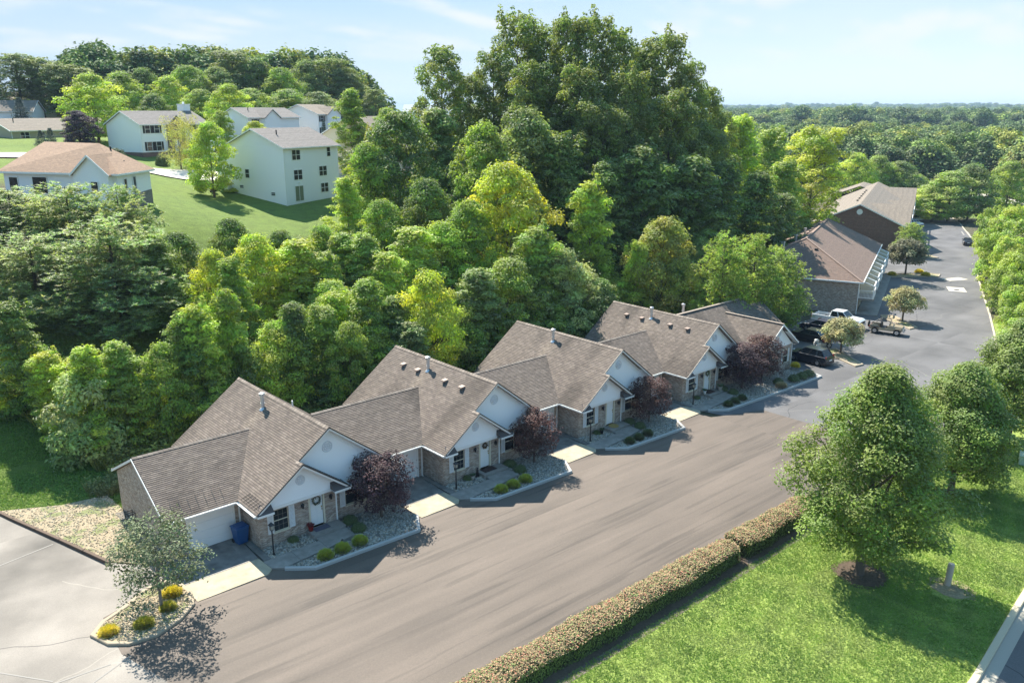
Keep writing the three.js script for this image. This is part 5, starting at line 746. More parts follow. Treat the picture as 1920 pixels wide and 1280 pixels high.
function pot(label, pos, m, r, plantC) { const t = thing('flower_pot', label, 'flower pot', pos), q = RNG(Math.round(pos[0] * 10)); part('pot', new THREE.LatheGeometry([[0.001, 0], [r * 0.7, 0], [r, r * 1.7], [r * 1.1, r * 1.75], [r * 1.1, r * 1.95], [r * 0.95, r * 1.95], [r * 0.9, r * 1.7], [0.001, r * 1.7]].map(([x, y]) => new THREE.Vector2(x, y)), 14), m, t); const b = new MB(); for (let k = 0; k < 140; k++) { const a = q() * 6.283, l = r * (0.4 + q()), p = V(Math.cos(a) * r * 0.5 * q(), r * 1.7, Math.sin(a) * r * 0.5 * q()), e = p.clone().add(V(Math.cos(a) * l * 0.9, l * 0.9, Math.sin(a) * l * 0.9)), s = V(q() - 0.5, 0, q() - 0.5).multiplyScalar(0.08); b.face([p, e.clone().add(s), e.clone().sub(s)]); } part('plant', b.geo, std(plantC, 0.8), t); return t; }
pot('red flower pot by the front step of the nearest condo', at(0, 20.2, -40.95, 0.27), M.red, 0.16, [0.2, 0.03, 0.03]); pot('small white pot by the garage corner of the fourth condo', at(3, 16.9, -42.2, 0.1), M.white, 0.14, [0.05, 0.1, 0.03]); pot('pale urn on the step of the fourth condo', at(3, 21.95, -40.5, 0.27), M.stone, 0.2, [0.12, 0.16, 0.08]);
pot('white pot on the step left of the fourth condo door', at(3, 20.15, -40.9, 0.27), M.white, 0.15, [0.05, 0.1, 0.03]); pot('low grey pot in the bed before the second condo window', at(1, 19.2, -40.6, 0.12), M.stone, 0.14, [0.06, 0.1, 0.04]); pot('low dark pot in the bed before the third condo window', at(2, 19.2, -40.6, 0.12), M.dark, 0.15, [0.05, 0.08, 0.03]);
{ const t = thing('spotlight', 'small black garden spotlight among the shrubs of the nearest condo', 'garden light', at(0, 20.9, -38.55, 0.1)); part('stake', cyl(0.02, 0.02, 0.25, 0, 0, 0, 6), M.black, t); part('lamp_head', new THREE.CylinderGeometry(0.07, 0.05, 0.16, 10).rotateX(0.9).translate(0, 0.28, 0), M.black, t); }
{ const t = thing('garden_statue', 'small dark figure beside the step of the second condo', 'statue', at(1, 19.75, -40.75, 0.12)); part('figure', new THREE.LatheGeometry([[0.001, 0], [0.13, 0], [0.11, 0.2], [0.07, 0.36], [0.09, 0.45], [0.05, 0.52], [0.075, 0.6], [0.001, 0.68]].map(([x, y]) => new THREE.Vector2(x, y)), 12), M.black, t); }
{ const t = thing('wire_basket', 'low black wire plant stand on the gravel of the nearest condo side wall', 'plant stand', [12.45, fall(12) + 0.08, -48.2]); const m = []; for (const [z, h] of [[-0.8, 0.9], [0.9, 0.75]]) { for (const x of [-0.2, 0.2]) for (const e of [-0.3, 0.3]) m.push(tube(V(x, 0, z + e), V(x, h, z + e), 0.02)); for (const y of [0.35, h]) for (const e of [-0.3, 0, 0.3]) m.push(tube(V(-0.25, y, z + e), V(0.25, y, z + e), 0.02)); for (const y of [0.35, h]) for (const x of [-0.2, 0.2]) m.push(tube(V(x, y, z - 0.35), V(x, y, z + 0.35), 0.02)); } part('rack', m, M.black, t); }
{ const t = thing('bollard', 'short pale post standing alone on the lawn right of the big tree', 'bollard', [43.75, fall(43) - 0.02, -13.7]); part('post', new THREE.LatheGeometry([[0.001, 0], [0.17, 0], [0.17, 1.2], [0.15, 1.26], [0.001, 1.28]].map(([x, y]) => new THREE.Vector2(x, y)), 16).rotateZ(-0.12), std([0.46, 0.40, 0.33], 0.7), t); sheet('bare_earth', [...Array(14)].map((_, k) => [43.55 + (0.9 + 0.2 * hash2(k, 1, 4)) * Math.cos(k / 14 * 6.283), -13.4 + (1.05 + 0.3 * hash2(k, 2, 4)) * Math.sin(k / 14 * 6.283)]), 0.02, std([0.36, 0.30, 0.18], 1, { map: grassFine })); }
sheet('bare_earth', [...Array(18)].map((_, k) => [41.2 + (1.35 + 0.3 * hash2(k, 1, 5)) * Math.cos(k / 18 * 6.283), -17.3 + (1.35 + 0.3 * hash2(k, 2, 5)) * Math.sin(k / 18 * 6.283)]), 0.02, M.mulch);
{ const t = thing('utility_box', 'small pale green utility box on the lawn at the foot of the second street tree', 'utility box', [65.4, fall(65), -16.6], 0.3); part('cabinet', new RoundedBoxGeometry(1.3, 0.7, 0.9, 2, 0.05).translate(0, 0.35, 0), std([0.33, 0.42, 0.33], 0.6), t); part('lid', new RoundedBoxGeometry(1.36, 0.08, 0.96, 2, 0.03).translate(0, 0.72, 0), std([0.36, 0.45, 0.36], 0.6), t); }
[[262, -91, 10.5, 'left of the three tall poles by the side street'], [268, -82, 9.5, 'middle of the three tall poles by the side street'], [262, -74.5, 9, 'right of the three tall poles by the side street']].forEach(([x, z, h, w]) => { const t = thing('utility_pole', `wooden utility pole, ${w}`, 'utility pole', [x, ground(x, z), z], 0, 'utility poles by the side street'); part('pole', cyl(0.2, 0.14, h, 0, 0, 0, 8), M.woodGrey, t); part('crossarm', box(-1.1, h - 0.9, -0.06, 1.1, h - 0.75, 0.06), M.woodGrey, t); });
// ---------------------------------------------------------------- trees and shrubs
// leaves: small two-faced blades gathered in puffs about the ends of the limbs
class Leaves {
  constructor() { this.p = []; this.i = []; this.c = []; this.n = 0; }
  leaf(x, y, z, nx, ny, nz, l, w, r, tint) { // rhombic blade, lightly folded, lying across its normal
    let l0 = Math.hypot(nx, ny, nz) || 1; nx /= l0; ny /= l0; nz /= l0;
    let ax = r() - 0.5, ay = (r() - 0.5) * 0.7 - 0.12, az = r() - 0.5; const d = ax * nx + ay * ny + az * nz; ax -= d * nx; ay -= d * ny; az -= d * nz; const al = Math.hypot(ax, ay, az) || 1; ax /= al; ay /= al; az /= al;
    const bx = ny * az - nz * ay, by = nz * ax - nx * az, bz = nx * ay - ny * ax, L = l / 2, W = w / 2, f = w * 0.18;
    this.p.push(x - ax * L, y - ay * L, z - az * L, x + bx * W + nx * f, y + by * W + ny * f, z + bz * W + nz * f, x + ax * L, y + ay * L, z + az * L, x - bx * W + nx * f, y - by * W + ny * f, z - bz * W + nz * f);
    const n = this.n; this.i.push(n, n + 1, n + 2, n, n + 2, n + 3); this.n += 4; for (let k = 0; k < 4; k++) this.c.push(tint[0], tint[1], tint[2]);
  }
  blade(x, y, z, dx, dy, dz, l, w, r, tint) { // a needle or grass blade: one narrow triangle
    const sx = dz * 1 + (r() - 0.5), sy = r() - 0.5, sz = -dx + (r() - 0.5), s = w / 2 / (Math.hypot(sx, sy, sz) || 1), n = this.n;
    this.p.push(x - sx * s, y - sy * s, z - sz * s, x + sx * s, y + sy * s, z + sz * s, x + dx * l, y + dy * l, z + dz * l); this.i.push(n, n + 1, n + 2); this.n += 3; for (let k = 0; k < 3; k++) this.c.push(tint[0], tint[1], tint[2]);
  }
  get geo() { const g = new THREE.BufferGeometry(); g.setAttribute('position', new THREE.Float32BufferAttribute(this.p, 3)); g.setAttribute('color', new THREE.Float32BufferAttribute(this.c, 3)); g.setIndex(this.i); return g; }
}
const bark = std([0.12, 0.095, 0.075], 0.95, { bumpMap: grainT, bumpScale: 0.02 }), barkGrey = std([0.22, 0.20, 0.175], 0.95);
const dirUp = (r, low) => { let x, y, z, l; do { x = r() * 2 - 1; y = r() * 2 - 1; z = r() * 2 - 1; l = Math.hypot(x, y, z); } while (l > 1 || l < 0.1 || y / l < low); return [x / l, y / l, z / l]; };
// a broad-leaved crown of height h, radius r; shape(t) is the outline from the crown's base to its top
function broadleaf(o) {
  const r = RNG(o.seed), L = new Leaves(), limbs = [], H = o.h, R = o.r, y0 = o.base * H, tilt = [(r() - 0.5) * (o.lean || 0.04) * H, (r() - 0.5) * (o.lean || 0.04) * H];
  const ph = [r() * 6, r() * 6, r() * 6], lobe = (a, t) => 1 + o.lobes * (0.6 * Math.sin(2 * a + ph[0] + 3 * t) + 0.5 * Math.sin(3 * a + ph[1] - 5 * t) + 0.45 * Math.sin(5 * a + ph[2] + 7 * t));
  const puffs = [];
  for (let k = 0; k < o.puffs; k++) {
    const t = Math.pow((k + r()) / o.puffs, o.even || 1), a = k * 2.39996 + r() * 0.9, s = o.shape(t) * lobe(a, t), q = r() < 0.2 ? 0.15 + 0.5 * r() : 0.70 + 0.36 * r();
    puffs.push([tilt[0] * t + Math.cos(a) * R * s * q, y0 + t * (H - y0) - o.pr * 0.5 * t, tilt[1] * t + Math.sin(a) * R * s * q, o.pr * (0.55 + 0.75 * r()), a]);
  }
  for (let k = 0; k < (o.spires || 0); k++) { const a = r() * 6.283, q = R * 0.5 * r(), t = 0.86 + 0.12 * r(); for (let e = 0; e < 3; e++) puffs.push([Math.cos(a) * q, y0 + (t + e * 0.03) * (H - y0), Math.sin(a) * q, o.pr * (0.62 - e * 0.16), a]); }
  const total = puffs.reduce((s, p) => s + p[3] ** 2, 0);
  for (const [px, py, pz, pr] of puffs) {
    const n = Math.round(o.leaves * pr * pr / total), hue = r(), val = 0.72 + 0.56 * r(), base = [val * (0.86 + 0.30 * hue), val, val * (0.85 + 0.3 * r())];
    for (let e = 0; e < n; e++) {
      const [dx, dy, dz] = dirUp(r, o.low ?? -0.55), f = pr * (0.62 + 0.42 * Math.sqrt(r())) * (r() < (o.stray || 0.14) ? 1.15 + 0.4 * r() : 1), v = 1 + (o.vary || 0.38) * (2 * r() - 1), lw = o.leaf * (0.7 + 0.6 * r());
      L.leaf(px + dx * f, py + dy * f * (o.flat || 0.72) - (o.droop || 0) * r() * pr, pz + dz * f, dx * 0.55 + (r() - 0.5) * 0.9, dy * 0.5 + 0.55 + (r() - 0.5) * 0.7, dz * 0.55 + (r() - 0.5) * 0.9, lw, lw * (o.wide || 0.62), r, [base[0] * v, base[1] * v, base[2] * v]);
    }
  }
  const tr = o.trunk, top = V(tilt[0] * 0.8, H * 0.82, tilt[1] * 0.8); limbs.push(tube(V(0, -0.4, 0), V(tilt[0] * 0.2, y0 * 0.9 + 0.3, tilt[1] * 0.2), tr * 1.15, tr * 0.85, 8), tube(V(tilt[0] * 0.2, y0 * 0.9 + 0.28, tilt[1] * 0.2), top, tr * 0.85, tr * 0.15, 6));
  if (o.flare) limbs.push(cyl(tr * 1.9, tr * 1.1, 0.4, 0, -0.25, 0, 9));
  puffs.forEach(([x, y, z, pr], k) => { if (k % (o.limbStep || 3)) return; const yb = Math.max(y0 * 0.8, y - Math.hypot(x, z) * (0.75 + 0.5 * r())), s = clamp(yb / (H * 0.82), 0, 1); limbs.push(tube(V(tilt[0] * s, yb, tilt[1] * s), V(x, y, z), tr * 0.34 * (1 - s * 0.6), tr * 0.07, 4)); });
  return { crown: L.geo, trunk: merge(limbs) };
}
function pine(o) { // whorls of limbs that carry brushes of long needles
  const r = RNG(o.seed), L = new Leaves(), limbs = [tube(V(0, -0.4, 0), V(0, o.h * 0.95, 0), o.h * 0.017, 0.03, 7)], H = o.h;
  const tint = () => { const v = 0.75 + 0.5 * r(); return [v * (0.85 + 0.3 * r()), v, v * (0.85 + 0.25 * r())]; };
  for (let k = 0; k < o.whorls; k++) {
    const t = (k + 0.4) / o.whorls, y = H * (0.10 + 0.88 * t), n = 5 + Math.floor(r() * 3), len = o.r * (o.prof ? o.prof(t) : Math.pow(1 - t, 0.62) * (0.55 + 0.45 * Math.min(1, t * 5 + 0.2)));
    for (let b = 0; b < n; b++) {
      const a = (b + r() * 0.8) / n * 6.283 + k, l = len * (0.65 + 0.55 * r()) + 0.15, rise = o.rise * (0.4 + t) + (r() - 0.5) * 0.25, ca = Math.cos(a), sa = Math.sin(a);
      const P = (s) => [ca * l * s, y + l * (rise * s - 0.22 * s * (1 - s) + 0.16 * s * s), sa * l * s]; limbs.push(tube(V(0, y, 0), V(...P(1)), 0.05 * (1 - t) + 0.015, 0.012, 4));
      const m = Math.max(2, Math.round(l / o.gap));
      for (let e = 1; e <= m; e++) {
        const s = 0.25 + 0.75 * e / m, [x, yy, z] = P(s), spread = (1 - s) * l * 0.55 + 0.22;
        for (const w of [-1, 0, 1]) {
          const ox = -sa * w * spread * (0.5 + 0.7 * r()), oz = ca * w * spread * (0.5 + 0.7 * r()), oy = (r() - 0.3) * 0.16, c = tint();
          for (let q = 0; q < o.needles; q++) { const f = dirUp(r, -0.7), d = [f[0] + ca * 0.75, f[1] * 0.9 + 0.55, f[2] + sa * 0.75], dl = Math.hypot(...d); L.blade(x + ox, yy + oy, z + oz, d[0] / dl, d[1] / dl, d[2] / dl, o.len * (0.6 + 0.7 * r()), o.wid, r, c); }
        }
      }
    }
  }
  return { crown: L.geo, trunk: merge(limbs) };
}
// a soft white pine: flat boughs in tiers, each a brush of upswept needles
function softPine(o) {
  const r = RNG(o.seed), L = new Leaves(), H = o.h, limbs = [tube(V(0, -0.4, 0), V(0, H * 0.93, 0), H * 0.016, 0.03, 7)];
  for (let k = 0; k < o.tiers; k++) {
    const t = (k + 0.3) / o.tiers, y = H * (0.07 + 0.86 * t), len = o.r * Math.pow(1 - t, 0.46) * (0.68 + 0.32 * smooth(0, 0.25, t)), n = Math.max(3, Math.round(7 * Math.pow(1 - t, 0.4)));
    for (let b = 0; b < n; b++) {
      const a = (b + 0.7 * r()) / n * 6.283 + k * 1.1, l = len * (0.72 + 0.5 * r()) + 0.2, ca = Math.cos(a), sa = Math.sin(a), rise = o.rise * (0.3 + t) + 0.2 * (r() - 0.5), end = V(ca * l, y + l * rise, sa * l);
      limbs.push(tube(V(0, y, 0), end, 0.05 * (1 - t) + 0.015, 0.012, 4));
      const m = Math.max(1, Math.round(l / 0.62));
      for (let e = 0; e < m; e++) {
        const s = m === 1 ? 1 : 0.42 + 0.62 * e / (m - 1), pr = 0.46 * (0.75 + 0.6 * r()) * (0.8 + 0.35 * (1 - t)), px = ca * l * s + (r() - 0.5) * 0.5, py = y + l * s * rise + 0.15 * (r() - 0.4), pz = sa * l * s + (r() - 0.5) * 0.5, val = 0.72 + 0.56 * r(), warm = 0.85 + 0.35 * r();
        for (let q = 0; q < o.tufts; q++) { const f = dirUp(r, -0.6), R = pr * Math.sqrt(r()) * 1.35, tx = px + f[0] * R, ty = py + f[1] * R * 1.15, tz = pz + f[2] * R, tv = val * (0.75 + 0.5 * r()); for (let w = 0; w < o.needles; w++) { const h = dirUp(r, -0.35), v = tv * (0.8 + 0.4 * r()), d = [h[0] + ca * 0.25, h[1] + 0.35, h[2] + sa * 0.25], dl = Math.hypot(...d); L.blade(tx, ty, tz, d[0] / dl, d[1] / dl, d[2] / dl, o.len * (0.6 + 0.7 * r()), o.wid, r, [v * warm, v, v * 0.95]); } }
      }
    }
  }
  return { crown: L.geo, trunk: merge(limbs) };
}
const round = (t) => Math.sin(Math.PI * Math.pow(t * 0.93 + 0.05, 0.78)) ** 0.75, oval = (t) => 0.25 + 0.75 * Math.sin(Math.PI * Math.min(1, t * 0.9 + 0.08)) ** 0.8, pear = (t) => Math.pow(Math.sin(Math.PI * Math.pow(0.05 + 0.93 * t, 0.62)), 0.9) * (1.06 - 0.26 * t), tallT = (t) => 0.45 + 0.55 * Math.sin(Math.PI * Math.min(1, 0.18 + t * 0.8)), feather = (t) => (0.12 + 0.95 * Math.pow(1 - t, 0.62)) * (0.62 + 0.38 * smooth(0, 0.22, t));
// nominal size first, then the shapes of each kind; every tree is scaled from one of them
const KINDS = {
  m: [10, 4, [1, 2, 3, 4, 5].map((s) => broadleaf({ seed: 100 + s, h: 10, r: 4, base: 0.1, shape: round, lobes: 0.18, puffs: 130, pr: 0.84, leaves: 19000, leaf: 0.27, flat: 0.56, stray: 0.18, trunk: 0.2, droop: 0.15, limbStep: 4 }))],
  t: [27, 4.6, [1, 2, 3, 4].map((s) => broadleaf({ seed: 200 + s, h: 27, r: 4.6, base: 0.16, shape: tallT, lobes: 0.26, puffs: 170, pr: 1.05, leaves: 25000, leaf: 0.37, trunk: 0.42, spires: 4, limbStep: 3 }))],
  s: [9, 2, [1, 2, 3, 4].map((s) => broadleaf({ seed: 300 + s, h: 9, r: 2, base: 0.06, shape: feather, lobes: 0.36, puffs: 120, pr: 0.46, leaves: 12500, leaf: 0.29, wide: 0.34, flat: 0.5, stray: 0.34, lean: 0.14, trunk: 0.09, droop: 0.1, spires: 4, limbStep: 3 }))],
  b: [4, 1.8, [1, 2, 3].map((s) => broadleaf({ seed: 400 + s, h: 4, r: 1.8, base: 0.02, shape: (t) => Math.sin(Math.PI * (0.22 + 0.7 * t)) ** 0.6, lobes: 0.2, puffs: 48, pr: 0.6, leaves: 6500, leaf: 0.22, trunk: 0.06, limbStep: 3 }))],
  e: [9, 3.6, [1, 2, 3].map((s) => broadleaf({ seed: 450 + s, h: 9, r: 3.6, base: 0.03, shape: (t) => Math.sin(Math.PI * (0.2 + 0.72 * t)) ** 0.6, lobes: 0.18, puffs: 100, pr: 0.85, leaves: 15000, leaf: 0.32, trunk: 0.16, spires: 3, limbStep: 4 }))],
  p: [13, 3.6, [1, 2, 3].map((s) => softPine({ seed: 500 + s, h: 13, r: 3.7, tiers: 27, rise: 0.36, tufts: 10, needles: 11, len: 0.30, wid: 0.09 }))],
  c: [7, 2, [1].map((s) => pine({ seed: 600 + s, h: 7, r: 2, whorls: 16, rise: -0.05, gap: 0.5, needles: 7, len: 0.4, wid: 0.1, prof: (t) => 1.02 - t }))],
  w: [8.5, 2.1, [1, 2].map((s) => broadleaf({ seed: 650 + s, h: 8.5, r: 2.1, base: 0.12, shape: (t) => 0.75 + 0.25 * Math.sin(Math.PI * t), lobes: 0.22, puffs: 40, pr: 0.75, leaves: 4200, leaf: 0.3, wide: 0.3, droop: 1.2, trunk: 0.11, limbStep: 2 }))],
};
const leafM = (c, tr = 0.42) => new THREE.MeshPhysicalMaterial({ color: C(...c), roughness: 0.85, transmission: tr, thickness: 0, vertexColors: true, side: THREE.DoubleSide });
const TINT = {
  forest: [[0.254, 0.327, 0.038], 'deep green'], deep: [[0.206, 0.302, 0.033], 'dark green'], mid: [[0.333, 0.459, 0.038], 'mid green'], light: [[0.466, 0.592, 0.048], 'light green'], bluish: [[0.280, 0.375, 0.076], 'cool green'], yellow: [[0.531, 0.616, 0.038], 'yellow green'],
  gold: [[0.58, 0.62, 0.04], 'bright yellow'], orange: [[0.42, 0.44, 0.06], 'orange tinged tree'], grey: [[0.425, 0.515, 0.152], 'grey green'], pine: [[0.37, 0.47, 0.14], 'dark blue green'], pinebright: [[0.36, 0.50, 0.06], 'bright green'], purple: [[0.06, 0.03, 0.055], 'dark purple'], weep: [[0.45, 0.47, 0.08], 'yellowish'], spruce: [[0.10, 0.155, 0.135], 'blue green'],
};
for (const k in TINT) TINT[k].push(leafM(TINT[k][0], k === 'spruce' ? 0.2 : 0.6));
const WHAT = { m: ['maple', 'rounded tree', 'tree'], t: ['tall_tree', 'forest tree', 'tree'], s: ['sapling', 'young tree', 'tree'], b: ['bush', 'wild bush', 'bush'], e: ['thicket_tree', 'bushy tree', 'tree'], p: ['pine_tree', 'pine tree', 'pine tree'], c: ['spruce_tree', 'spruce', 'spruce tree'], w: ['weeping_tree', 'weeping tree', 'tree'] };
function plant(name, label, category, pos, [sx, sy], turn, shapes, mat, group, barkM = bark) {
  const t = thing(name, label, category, pos, turn, group); t.scale.set(sx, sy, sx); part('crown', shapes.crown, mat, t); part('trunk', shapes.trunk, barkM, t); return t;
}
